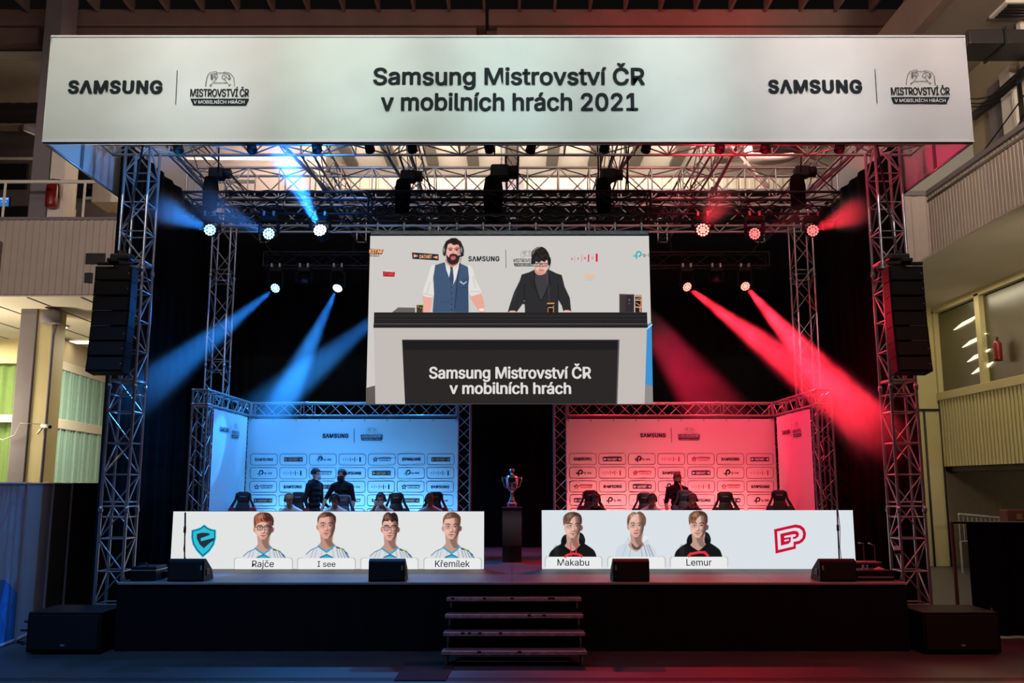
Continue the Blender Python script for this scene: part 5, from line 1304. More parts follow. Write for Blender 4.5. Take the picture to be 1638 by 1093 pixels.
# ------------------------------------------------------------------ loudspeakers
GRILL = mat('speaker_grille_metal', (.004, .004, .005, 1), .7, .1, bump=.4, bscale=220)
def wedge(label, px, face=0):
    c = P(px, 905, 14.25); x = c.x; t = thing('floor_monitor', label, 'speaker', (x, 14.3, 1.0), 'wedge monitors on the stage edge')
    M = Matrix.Translation((x, 0, 0))
    w = .275
    prof = [(14.06, 1.005), (14.05, 1.30), (14.12, 1.335), (14.42, 1.16), (14.52, 1.005)]
    vs = [(x - w, y, z) for y, z in prof] + [(x + w, y, z) for y, z in prof]; n = len(prof)
    q = MB(); q.add(vs, [tuple(range(n)), tuple(range(n, 2*n))[::-1]] + [(i, i + n, (i+1) % n + n, (i+1) % n) for i in range(n)]); q.build('cabinet', BLKPLA, t)
    q = MB(); q.rbox((x - w + .02, 14.03, 1.03), (x + w - .02, 14.056, 1.29), .004); q.build('back_panel', GRILL, t)
    sx = w * .86 * (1 if face >= 0 else -1)
    q = MB(); q.rbox((x + sx - .012, 14.02, 1.17), (x + sx + .012, 14.031, 1.24), .002); q.build('badge', mat('badge', srgb(150, 150, 150), .4), t)
    for s in (-1, 1):
        q = MB(); q.rbox((x + s * w - .012, 14.15, 1.08), (x + s * w + .012, 14.28, 1.18), .008); q.build('handle', BLKMET, t)
wedge('wedge monitor beside the thin stand before the cyan shield', 305, 1); wedge('wedge monitor covering the third blue-team name plate', 621.5, 1)
wedge('wedge monitor covering the grey-hooded player\'s name plate', 1007, -1); wedge('wedge monitor near the clutter at the right stage edge', 1333, -1)
def array(side):
    s = -1 if side == 'left' else 1
    x0, x1 = (-6.64, -6.05) if s < 0 else (6.0, 6.55)
    t = thing('line_array', f'black hanging column of stacked speakers on the {"blue" if s < 0 else "red"}-lit side of the stage', 'speaker', ((x0 + x1) / 2, 14.2, 4.1), 'hanging line arrays')
    zt = P(170, 428, 14.1).z; zb = P(170, 600, 14.1).z; n = 7; h = (zt - zb) / n
    for i in range(n):
        z = zt - i * h; k = i / (n - 1); ang = radians(-1 - 7 * k * k); yo = .03 * (1 - k) - .10 * max(0, k - .5)
        M = Matrix.Translation(((x0 + x1) / 2, 14.2 + yo, z - h / 2)) @ Matrix.Rotation(ang, 4, 'X')
        w = (x1 - x0) / 2
        q = MB(); prof = [(-w, -.22), (w, -.22), (w * .97, .05), (-w * .97, .05)]
        q.prism(prof, h - .012, M @ Matrix.Translation((0, 0, -h / 2 + .006))); cb = q.build('cabinet', BLKPLA, t)
        q = MB(); q.rbox((-w + .03, -.245, -h / 2 + .02), (w - .03, -.222, h / 2 - .02), .006, M); q.build('grille', GRILL, cb)
        q = MB(); q.box((-w + .04, -.249, -h / 2 + .006), (w * .1, -.243, -h / 2 + .012), M) if i in (2, 3) and s < 0 else q.box((-.02, -.249, -h / 2 + .006), (w - .04, -.243, -h / 2 + .012), M) if i in (3, 4) and s > 0 else q.box((w - .05, -.249, -.01), (w - .035, -.244, .005), M)
        q.build('trim_line', STEEL, cb)
    X = (x0 + x1) / 2
    q = MB(); q.rbox((X - .28, 14.0, zt + .02), (X + .28, 14.06, zt + .07), .01); q.rbox((X - .28, 14.4, zt + .02), (X + .28, 14.46, zt + .07), .01); q.rbox((X - .08, 13.9, zt + .05), (X + .08, 14.6, zt + .11), .01); q.build('fly_frame', BLKMET, t)
    q = MB(); q.rbox((X - s * .04 - .17, 14.1, zt + .13), (X - s * .04 + .17, 14.3, zt + .24), .03); q.tube([(X, 14.2, zt + .22), (X, 14.2, zt + .30)], .05, 8); q.build('hoist_motor', BLKMET, t)
    rod('chain', (X, 14.3, zt + .28), (X - s * .0, 14.78, 8.24), .018, BLKMET, t)
array('left'); array('right')
def sub(label, x0, x1, y0, y1, zt):
    t = thing('subwoofer', label, 'speaker', ((x0 + x1) / 2, (y0 + y1) / 2, 0), 'floor subwoofers')
    q = MB(); q.rbox((x0, y0, .03), (x1, y1, zt), .015); q.build('cabinet', BLKPLA, t)
    q = MB(); q.rbox((x0 + .04, y0 - .02, .07), (x1 - .04, y0 + .001, zt - .04), .008); q.build('grille', GRILL, t)
    for xx in (x0 + .08, x1 - .08):
        for yy in (y0 + .1, y1 - .1):
            q = MB(); q.lathe([(.03, 0), (.035, .03)], (xx, yy, 0), 10); q.build('foot', BLKPLA, t)
    q = MB(); q.rbox(((x0 + x1) / 2 - .03, y0 - .025, .12), ((x0 + x1) / 2 + .03, y0 - .018, .15), .002); q.build('badge', mat('badge', srgb(150, 150, 150), .4), t)
sub('black subwoofer on the floor beside the left end of the stage', -7.1, -6.02, 13.7, 14.55, .60)
sub('black subwoofer on the floor beside the right end of the stage', 6.02, 7.15, 13.7, 14.55, .60)

# ------------------------------------------------------------------ lamps
CELLB = emis('lens_blue', (.35, .75, 1.0, 1), 3.0, 'NONE'); CELLR = emis('lens_red', (1.0, .16, .15, 1), 2.2, 'NONE'); CELLW = emis('lens_white', (.80, .93, 1.0, 1), 5.0, 'NONE'); CELLP = emis('lens_pink', (1.0, .34, .26, 1), 2.2, 'NONE')
RIMB = emis('lens_body_blue', (0.02, .17, .60, 1), .9, 'NONE'); RIMR = emis('lens_body_red', (.75, .012, .02, 1), .9, 'NONE')
SMOKE = {}
def smoke_mat(name, dens, col, L, noisy, R1, g=.15, fade=.7):
    m = bpy.data.materials.new(name); m.use_nodes = True; nt = m.node_tree; nt.nodes.clear()
    v = nt.nodes.new('ShaderNodeVolumeScatter'); v.inputs['Color'].default_value = col; v.inputs['Anisotropy'].default_value = g
    out = nt.nodes.new('ShaderNodeOutputMaterial'); nt.links.new(v.outputs[0], out.inputs['Volume'])
    tc = nt.nodes.new('ShaderNodeTexCoord'); sp = nt.nodes.new('ShaderNodeSeparateXYZ'); nt.links.new(tc.outputs['Object'], sp.inputs[0])
    def mth(op, a, b_=None):
        n_ = nt.nodes.new('ShaderNodeMath'); n_.operation = op
        for k_, v_ in enumerate((a, b_)):
            if v_ is None: continue
            if isinstance(v_, (int, float)): n_.inputs[k_].default_value = v_
            else: nt.links.new(v_, n_.inputs[k_])
        return n_.outputs[0]
    rho = mth('SQRT', mth('ADD', mth('MULTIPLY', sp.outputs['X'], sp.outputs['X']), mth('MULTIPLY', sp.outputs['Y'], sp.outputs['Y'])))
    rel = mth('DIVIDE', rho, mth('MAXIMUM', mth('ADD', mth('MULTIPLY', sp.outputs['Z'], R1 / L), .04), .02))
    ra = nt.nodes.new('ShaderNodeMapRange'); ra.interpolation_type = 'SMOOTHSTEP'; ra.inputs[1].default_value = .5; ra.inputs[2].default_value = 1.0; ra.inputs[3].default_value = 1; ra.inputs[4].default_value = 0
    nt.links.new(rel, ra.inputs[0])
    ax = mth('MULTIPLY', mth('ADD', mth('MULTIPLY', mth('POWER', mth('MAXIMUM', mth('DIVIDE', sp.outputs['Z'], L), 0.0), 1.4), .85), .20), mth('GREATER_THAN', sp.outputs['Z'], 0.0))
    mr = nt.nodes.new('ShaderNodeMapRange'); mr.interpolation_type = 'SMOOTHSTEP'
    mr.inputs[1].default_value = L * fade; mr.inputs[2].default_value = L; mr.inputs[3].default_value = dens; mr.inputs[4].default_value = 0
    nt.links.new(sp.outputs['Z'], mr.inputs[0]); last = mth('MULTIPLY', mth('MULTIPLY', mr.outputs[0], ra.outputs[0]), ax)
    if noisy:
        n = nt.nodes.new('ShaderNodeTexNoise'); n.inputs['Scale'].default_value = 1.3; n.inputs['Detail'].default_value = 3; nt.links.new(tc.outputs['Object'], n.inputs['Vector'])
        r = nt.nodes.new('ShaderNodeMapRange'); r.inputs[1].default_value = .36; r.inputs[2].default_value = .62; r.inputs[3].default_value = 1 - noisy; r.inputs[4].default_value = 1 + noisy
        nt.links.new(n.outputs['Fac'], r.inputs[0])
        mu = nt.nodes.new('ShaderNodeMath'); mu.operation = 'MULTIPLY'; nt.links.new(last, mu.inputs[0]); nt.links.new(r.outputs[0], mu.inputs[1]); last = mu.outputs[0]
    nt.links.new(last, v.inputs['Density'])
    return m
def moving_head(label, px, py, Y, target, color, power=0, deg=9, group='', r=.115, hang=.0, trussz=7.41, dens=.3, L=8, noisy=0.0, cell=None, lit=True, hidden=False, fade=.7, rf=1.0):
    c = P(px, py, Y); t = thing('moving_head_lamp', label, 'lamp', (c.x, c.y, trussz), group)
    tgt = Vector(target); d = (tgt - c).normalized()
    M = Matrix.Translation(c) @ d.to_track_quat('Z', 'Y').to_matrix().to_4x4()
    q = MB(); q.rbox((c.x - .15, c.y - .09, trussz - .17), (c.x + .15, c.y + .09, trussz - .06), .02); q.build('base', BLKPLA, t)
    q = MB()
    for sx in (-.09, .09): q.rbox((c.x + sx - .02, c.y - .07, trussz - .07), (c.x + sx + .02, c.y + .07, trussz + .03), .004)
    q.build('clamp', STEEL, t)
    dh = Vector((d.x, d.y, 0)).normalized() if hypot(d.x, d.y) > .1 else Vector((0, -1, 0)); sd = Vector((dh.y, -dh.x, 0)); w = r + .05
    for s in (-1, 1):
        a = c + sd * s * w
        q = MB(); top = Vector((c.x, c.y, trussz - .15)) + sd * s * w * .6
        q.tube([top, top + sd * s * w * .4 + Vector((0, 0, -.05)), a], [.03, .035, .035], 6); q.build('yoke_arm', BLKPLA, t)
    q = MB(); q.lathe([(.05, -.30), (r * .8, -.27), (r * .95, -.15), (r * 1.08, -.02), (r * 1.10, 0.0), (r * 1.0, .005)], (0, 0, 0), 24, M); hd = q.build('head', BLKPLA, t)
    if lit:
        R_ = RIMB if color[2] > color[0] else RIMR
        q = MB(); q.lathe([(0, .002), (r * .99, .004)], (0, 0, 0), 24, M); q.build('lens_plate', R_, t)
        q = MB(); cells = [(0, 0)] + [(.37, a * 60) for a in range(6)] + [(.76, a * 30 + 15) for a in range(12)]
        for rr, a in cells:
            x_, y_ = rr * r * cos(radians(a)), rr * r * sin(radians(a)); q.lathe([(r * .185, .006), (r * .17, .012), (0, .014)], (0, 0, 0), 7, M @ Matrix.Translation((x_, y_, 0)))
        q.build('lens_cells', cell, t)
        sl = spot('beam_light', c + d * .02, tgt, deg, power, color, .25, r * .5); adopt(sl, t)
        if dens:
            rad = tan(radians(deg / 2)) * L
            q = MB(); q.lathe([(r * .9 * rf, .03), (r * .9 + rad * .5 * 1.1 + .05, L * .5), (r * .9 + rad * 1.1 + .1, L)], (0, 0, 0), 20)
            me = q.mesh('haze', smoke_mat('haze', dens, (1, 1, 1, 1), L, noisy, rad * 1.1 + .1, fade=fade)); o = bpy.data.objects.new('haze', me); COL.objects.link(o)
            o.location = c; o.rotation_euler = d.to_track_quat('Z', 'Y').to_euler()
            tag(o, 'drifting haze lit by the ' + label.replace(' lamp', ' beam'), 'haze', 'haze in the light beams', 'stuff')
    else:
        q = MB(); q.lathe([(0, .02), (r * .6, .012), (r * .98, .003)], (0, 0, 0), 24, M); q.build('lens', mat('dark_lens', (.02, .02, .03, 1), .05, spec=1.0), t)
    return t
gB, gR = 'upper row of blue lamps', 'upper row of red lamps'
moving_head('outermost blue lamp of the upper row', 336, 368, 16.1, P(140, 280, 10.5), BLUE, 2500, 9, gB, cell=CELLB, L=3.2, dens=.25)
moving_head('middle blue lamp of the upper row, turned left', 430, 374, 16.1, P(250, 292, 11), BLUE, 1500, 9, gB, cell=CELLB, L=4, dens=.15)
moving_head('brightest white-blue lamp next to the screen, upper row', 512, 368.5, 16.1, P(428, 200, 13.0), BLUE, 10000, 10, gB, cell=CELLW, L=2.85, dens=.45, fade=.8, r=.128)
moving_head('red lamp next to the screen in the upper row', 1124, 368, 16.1, P(1190, 250, 11), RED, 1200, 10, gR, cell=CELLP, L=3.0, dens=.2, r=.128, noisy=.6)
moving_head('middle red lamp of the upper row, turned right', 1207, 374, 16.1, P(1420, 300, 11), RED, 500, 9, gR, cell=CELLR, L=3.0, dens=.05)
moving_head('outermost red lamp of the upper row', 1300, 369, 16.1, P(1480, 290, 10.5), RED, 2500, 9, gR, cell=CELLR, L=3.2, dens=.25, noisy=.6)
T2 = 7.39
moving_head('blue lamp of the lower row nearer the left towers', 440.5, 461, 20.0, P(172, 672, 14.6), BLUE, 9000, 7.5, 'lower row of blue lamps', cell=CELLB, L=6.3, dens=.24, trussz=T2)
moving_head('blue lamp of the lower row nearer the screen', 540, 461, 20.0, P(425, 700, 17.1), BLUE, 9000, 9, 'lower row of blue lamps', cell=CELLW, L=5.6, dens=.30, trussz=T2, fade=.6)
moving_head('blue lamp hidden behind the screen, beaming left', 668, 455, 20.0, P(400, 672, 17.4), BLUE, 6500, 9, 'lower row of blue lamps', cell=CELLW, L=5.8, dens=.26, trussz=T2, fade=.6)
moving_head('red lamp of the lower row nearer the screen', 1099, 459, 20.0, P(1420, 700, 14.8), RED, 30000, 8, 'lower row of red lamps', cell=CELLP, L=6.6, dens=.42, trussz=T2, noisy=.45, fade=.8)
moving_head('red lamp of the lower row nearer the right towers', 1192, 458, 20.0, P(1440, 740, 14.6), RED, 30000, 9, 'lower row of red lamps', cell=CELLP, L=6.6, dens=.42, trussz=T2, noisy=.45, fade=.8)
moving_head('red lamp hidden behind the screen, beaming right', 978, 430, 20.0, P(1190, 720, 16.0), RED, 60000, 11, 'lower row of red lamps', cell=CELLP, L=6.2, dens=.5, trussz=T2, noisy=.3, fade=.6)
moving_head('unlit dark moving lamp between the two lower blue lamps', 486, 452, 20.0, P(470, 800, 17), BLUE, lit=False, group='unlit lamps of the lower row', trussz=T2)
moving_head('unlit dark moving lamp between the two lower red lamps', 1146, 450, 20.0, P(1160, 800, 17), RED, lit=False, group='unlit lamps of the lower row', trussz=T2)
# colour washes from the front truss and roof, plus spots added for trophy and booth trusses
spot('blue_wash', (-3.6, 13.9, 7.6), (-4.6, 17.5, 8.6), 120, 300, BLUE, .8, .1)
spot('blue_wash', (-5.0, 14.2, 7.4), (-7.2, 14.6, 8.6), 90, 130, (.1, .42, 1), .8, .1)
spot('red_wash', (3.6, 13.9, 7.6), (4.6, 17.5, 8.6), 120, 320, RED, .8, .1)
spot('red_wash', (5.0, 14.2, 7.4), (7.2, 14.6, 8.6), 90, 110, (1, .04, .12), .8, .1)
spot('blue_floor_wash', (-6.2, 9.5, 9.5), (-5.2, 11.2, 0), 80, 2000, (.06, .35, 1), 1.0, .3)
spot('red_floor_wash', (6.2, 9.5, 9.5), (5.2, 11.2, 0), 80, 1400, (1, .10, .12), 1.0, .3)
spot('red_stage_wash', (1.6, 17.0, 7.0), (.95, 17.5, 1), 22, 1200, RED, .9, .2)
spot('plinth_fill', (.3, 12.5, 6.6), (0, 17.75, 1.9), 9, 280, (1, .98, .95), .9, .1)  # no stage lamp: spot added to lift the dark plinth
spot('trophy_glint_spot', (-2.6, 17.0, 4.6), (0, 17.75, 2.4), 14, 420, BLUE, .6, .3)  # this pair is added to put blue and red highlights on the cup
spot('trophy_glint_spot', (2.6, 17.0, 4.6), (0, 17.75, 2.4), 14, 420, RED, .6, .3)
for s, c in ((-1, B2), (1, R2)):
    for x in (2.2, 4.6): spot('booth_truss_fill', (s * x, 20.0, 6.2), (s * x, 19.25, 4.1), 110, 900, c, .9, .1)  # spots without fixtures, added to brighten the booth trusses
    spot('booth_truss_fill', (s * 4.9, 17.6, 6.4), (s * 5.75, 17.6, 4.1), 90, 170, c, .9, .1)
spot('blue_tower_wash', (-5.2, 17.4, 5.8), (-6.5, 15.0, 6.2), 70, 120, BLUE, .8, .1)
spot('red_tower_wash', (5.2, 17.4, 5.8), (6.5, 15.0, 5.2), 80, 200, RED, .8, .1)

# ------------------------------------------------------------------ people
SKIN = mat('skin', srgb(214, 160, 138), .55, var=.04); HAIRD = mat('dark_hair', srgb(38, 28, 26), .6, var=.2, scale=30); HAIRB = mat('brown_hair', srgb(98, 70, 54), .6, var=.2, scale=30); HAIRF = mat('fair_hair', srgb(160, 126, 92), .6, var=.2, scale=30)
TEEB = mat('black_tee', srgb(16, 16, 18), .9, var=.1); JERS = mat('pale_jersey', srgb(212, 218, 222), .8, var=.05); GREYH = mat('pale_hoodie', srgb(196, 204, 212), .9, var=.05); JEANS = mat('dark_trousers', srgb(28, 30, 36), .9); SHOE = mat('dark_shoe', srgb(24, 22, 22), .6)
MASKW = mat('white_mask', srgb(214, 218, 222), .9); EYEW = mat('eye_white', srgb(220, 214, 208), .3); EYED = mat('eye_dark', srgb(26, 20, 18), .2); LIP = mat('lip', srgb(150, 84, 78), .5)
def limb(L, a, b, ra, rb, tg, n=9):
    a = Vector(a); b = Vector(b)
    for i in range(n + 1):
        t = i / n; r = ra + (rb - ra) * t; L.append((a.lerp(b, t), (r, r, r), tg, None))
def figure(name, label, loc, rz, J, top, low, hair, group=None, mask=None, hstyle='short', hood=False, glasses=False, voxel=.0125):
    """one continuous body grown from joints, coloured by the nearest limb; head features and hair are its parts"""
    root = thing(name, label, 'person', loc, group, rz)
    L = []
    V = {k: Vector(v) for k, v in J.items() if isinstance(v, tuple)}
    up = (V['neck'] - V['pelvis']).normalized()
    for t, rx, ry in ((0, .165, .115), (.2, .155, .11), (.4, .145, .105), (.6, .16, .115), (.78, .175, .12), (.9, .165, .105), (1.0, .10, .08)):
        L.append((V['pelvis'].lerp(V['neck'], t), (rx, ry, .09), 'top' if t > .08 else 'low', None))
    for s in ('l', 'r'):
        limb(L, V['sh_' + s], V['el_' + s], .062, .045, 'top'); limb(L, V['neck'].lerp(V['sh_' + s], .35), V['sh_' + s], .075, .064, 'top', 5)
        limb(L, V['el_' + s], V['wr_' + s], .042, .028, J.get('fore', 'skin'))
        d = (V['wr_' + s] - V['el_' + s]).normalized(); hd = V.get('hd_' + s, d).normalized() if ('hd_' + s) in V else d
        side = hd.cross(Vector((0, 0, 1))); side = side.normalized() if side.length > .1 else Vector((1, 0, 0))
        nrm = side.cross(hd)
        pc = V['wr_' + s] + hd * .05
        for k in (-1.2, -.4, .4, 1.2): limb(L, V['wr_' + s] + side * k * .012 + hd * .01, pc + side * k * .018 + hd * .03, .016, .014, 'skin', 4)
        for k, ln in ((-1.3, .052), (-.45, .068), (.45, .072), (1.3, .062)):
            a = pc + side * k * .019 + hd * .035; b = a + hd * ln * .5 - nrm * .006; c = b + hd * ln * .42 - nrm * .022
            limb(L, a, b, .0095, .009, 'skin', 5); limb(L, b, c, .009, .0078, 'skin', 5)
        sg = 1 if s == 'l' else -1
        a = V['wr_' + s] + side * sg * .024 + hd * .02; b = a + side * sg * .022 + hd * .032; c = b + side * sg * .004 + hd * .03 - nrm * .01
        limb(L, a, b, .012, .0105, 'skin', 5); limb(L, b, c, .0105, .009, 'skin', 5)
        limb(L, V['hip_' + s], V['kn_' + s], .088, .058, 'low'); limb(L, V['kn_' + s], V['an_' + s], .056, .038, 'low')
        f = V['an_' + s]; tdir = Vector((0, -1, 0))
        limb(L, f + Vector((0, .05, -.045)), f + tdir * .15 + Vector((0, 0, -.05)), .042, .034, 'shoe', 7)
    H = V['head']; hdir = Matrix.Rotation(radians(J.get('nod', 0)), 4, 'X'); hz = Matrix.Rotation(radians(J.get('turn', 0)), 4, 'Z')
    HM = Matrix.Translation(H) @ hz @ hdir
    limb(L, V['neck'] + Vector((0, 0, -.02)), H + Vector((0, .01, -.05)), .056, .052, 'skin', 6)
    h = lambda x, y, z: HM @ Vector((x, y, z))
    RM = (hz @ hdir).to_3x3()
    for (c, r) in (((0, .012, .035), (.074, .092, .082)), ((0, -.004, -.012), (.067, .078, .075)), ((0, -.03, -.062), (.046, .046, .046)), ((0, -.052, -.088), (.024, .022, .022)),
                   ((0, -.088, -.022), (.012, .02, .022)), ((0, -.097, -.034), (.015, .014, .011)), ((.073, .012, -.008), (.01, .02, .032)), ((-.073, .012, -.008), (.01, .02, .032)), ((.026, -.072, .02), (.024, .012, .009)), ((-.026, -.072, .02), (.024, .012, .009))):
        L.append((h(*c), r, 'skin', RM))
    if hood:
        for a in range(-4, 5):
            q = a / 4 * 1.9; L.append((V['neck'] + Vector((.10 * sin(q), .03 + .07 * cos(q), .03 - .02 * abs(sin(q)))), (.035, .035, .04), 'top', None))
    b = MB()
    for c, r, tg, R_ in L: b.ell(c, r, R_.to_4x4() if R_ else None, 10, 7)
    me = b.mesh('body', None); o = bpy.data.objects.new('body', me); COL.objects.link(o)
    md = o.modifiers.new('r', 'REMESH'); md.mode = 'VOXEL'; md.voxel_size = voxel; md.use_smooth_shade = True
    sm = o.modifiers.new('s', 'SMOOTH'); sm.factor = .5; sm.iterations = 3
    bpy.context.view_layer.update(); dg = bpy.context.evaluated_depsgraph_get()
    nm = bpy.data.meshes.new_from_object(o.evaluated_get(dg)); o.modifiers.clear(); o.data = nm; nm.name = 'body'; bpy.data.meshes.remove(me)
    nm.materials.clear()
    for m in (SKIN, top, low, SHOE): nm.materials.append(m)
    ci = {'skin': 0, 'top': 1, 'low': 2, 'shoe': 3}
    C = np.array([list(c) for c, r, t, R_ in L]); Rr = np.array([sum(r) / 3 for c, r, t, R_ in L]); T_ = np.array([ci[t] for c, r, t, R_ in L])
    n = len(nm.polygons); fc = np.empty(n * 3); nm.polygons.foreach_get('center', fc); fc = fc.reshape(-1, 3); idx = np.empty(n, int)
    for k in range(0, n, 4000):
        D = np.linalg.norm(fc[k:k+4000, None, :] - C[None], axis=2) - Rr[None]; idx[k:k+4000] = T_[D.argmin(1)]
    nm.polygons.foreach_set('material_index', idx.astype(np.int32)); nm.polygons.foreach_set('use_smooth', np.ones(n, bool)); nm.update()
    o.parent = root
    def part(nm_, bb, m):
        q_ = bpy.data.objects.new(nm_, bb.mesh(nm_, m)); COL.objects.link(q_); q_.parent = root; return q_
    # hair cap with an uneven surface
    q = MB(); nu, nv = 36, 16; vs = []
    for j in range(nv + 1):
        a = (pi * .62) * j / nv
        for i in range(nu):
            t = 2 * pi * i / nu; x, y, z = sin(a) * cos(t), sin(a) * sin(t), cos(a)
            front = max(0, -y); k = 1.0 + .05 * noise.noise(Vector((x * 7, y * 7, z * 7 + loc[0] * 3)))
            if front > .55 and z < .50: zz = .50 + (z - .5) * .1; k *= .97
            else: zz = z
            if hstyle == 'long' and y > -.3: zz = z * 1.0 - max(0, a - 1.2) * .7
            vs.append(h(x * .083 * k, .014 + y * .101 * k, .040 + zz * .094 * k))
    fs = [(j*nu+i, j*nu+(i+1) % nu, (j+1)*nu+(i+1) % nu, (j+1)*nu+i) for j in range(nv) for i in range(nu)]
    q.add(vs, fs, True); part('hair', q, hair)
    for s in (-1, 1):
        q = MB(); q.ell(h(s * .027, -.075, .004), (.011, .008, .008), None, 10, 8); part('eye', q, EYEW)
        q = MB(); q.ell(h(s * .027, -.0815, .004), (.005, .003, .005), None, 8, 6); part('pupil', q, EYED)
        q = MB(); q.tube([h(s * .012, -.083, .024), h(s * .028, -.084, .029), h(s * .043, -.074, .024)], .0035, 5); part('eyebrow', q, hair)
    if mask is not None:
        q = MB(); vs = []; 
        for j in range(7):
            for i in range(9):
                u = (i / 8 - .5) * 2; v = j / 6; a = u * 1.35
                vs.append(h(.072 * sin(a), -.106 * cos(a) * (1 - .25 * abs(v - .4)) - .004, -.010 - .095 * v))
        q.add(vs, [(j*9+i, j*9+i+1, (j+1)*9+i+1, (j+1)*9+i) for j in range(6) for i in range(8)], True); part('face_mask', q, mask)
    else:
        q = MB(); q.tube([h(-.022, -.080, -.062), h(0, -.090, -.060), h(.022, -.080, -.062)], [.003, .006, .003], 6); part('lips', q, LIP)
    if glasses:
        q = MB()
        for s in (-1, 1): q.tube([h(s * .028 + .022 * cos(a * pi / 6), -.096, .003 + .017 * sin(a * pi / 6)) for a in range(12)], .002, 5, closed=True); q.tube([h(s * .05, -.094, .005), h(s * .076, 0, .006)], .002, 5)
        q.tube([h(-.008, -.097, .006), h(.008, -.097, .006)], .002, 5); part('glasses', q, BLKPLA)
    return root, part, h

def standing(h=1.78, lean=0, **k):
    J = dict(pelvis=(0, 0, .96), neck=(0, .01 - lean * .2, 1.50), head=(0, -.02 - lean * .3, 1.665), sh_l=(.185, .01, 1.45), sh_r=(-.185, .01, 1.45),
             el_l=(.25, .03, 1.17), el_r=(-.25, .03, 1.17), wr_l=(.25, -.06, .93), wr_r=(-.25, -.06, .93), hip_l=(.09, 0, .92), hip_r=(-.09, 0, .92),
             kn_l=(.10, -.02, .50), kn_r=(-.10, -.02, .50), an_l=(.11, .02, .09), an_r=(-.11, .02, .09))
    J.update(k); s = h / 1.78
    return {a: (tuple(x * s for x in b) if isinstance(b, tuple) else b) for a, b in J.items()}
def seated(lean=.25, nod=28, **k):
    J = dict(pelvis=(0, .05, .54), neck=(0, .05 - lean, 1.00), head=(0, -.02 - lean * 1.15, 1.165), sh_l=(.18, .04 - lean * .9, .93), sh_r=(-.18, .04 - lean * .9, .93),
             el_l=(.24, -.12 - lean, .80), el_r=(-.24, -.12 - lean, .80), wr_l=(.07, -.36 - lean, .84), wr_r=(-.07, -.36 - lean, .84), hip_l=(.09, .02, .54), hip_r=(-.09, .02, .54),
             kn_l=(.13, -.42, .52), kn_r=(-.13, -.42, .52), an_l=(.13, -.38, .09), an_r=(-.13, -.38, .09), nod=nod)
    J.update(k); return J

SZ = 1.0
figure('person', 'man in a black hoodie and white face mask standing side-on in the blue booth', (P(503, 800, 18.0).x, 18.0, SZ), radians(65),
       standing(1.76, fore='top', turn=8, wr_l=(.14, -.26, 1.02), el_l=(.21, -.02, 1.14)), TEEB, JEANS, HAIRD, mask=MASKW, hood=True)
figure('person', 'man in a black t-shirt and black mask reaching towards the hooded man', (P(546, 800, 18.0).x, 18.0, SZ), radians(-12),
       standing(1.74, turn=-18, wr_r=(-.36, -.14, .98), el_r=(-.33, -.01, 1.2)), TEEB, JEANS, HAIRD, mask=mat('black_mask', (.02, .02, .02, 1), .9))
figure('person', 'man in a black t-shirt holding a hand to his chin behind the red booth chairs', (P(1084, 800, 18.35).x, 18.35, SZ), radians(8),
       standing(1.66, turn=-12, wr_l=(.03, -.19, 1.45), el_l=(.20, -.12, 1.19), hd_l=(-.2, .1, 1.0), nod=14), TEEB, JEANS, HAIRD, mask=mat('black_mask', (.02, .02, .02, 1), .9))

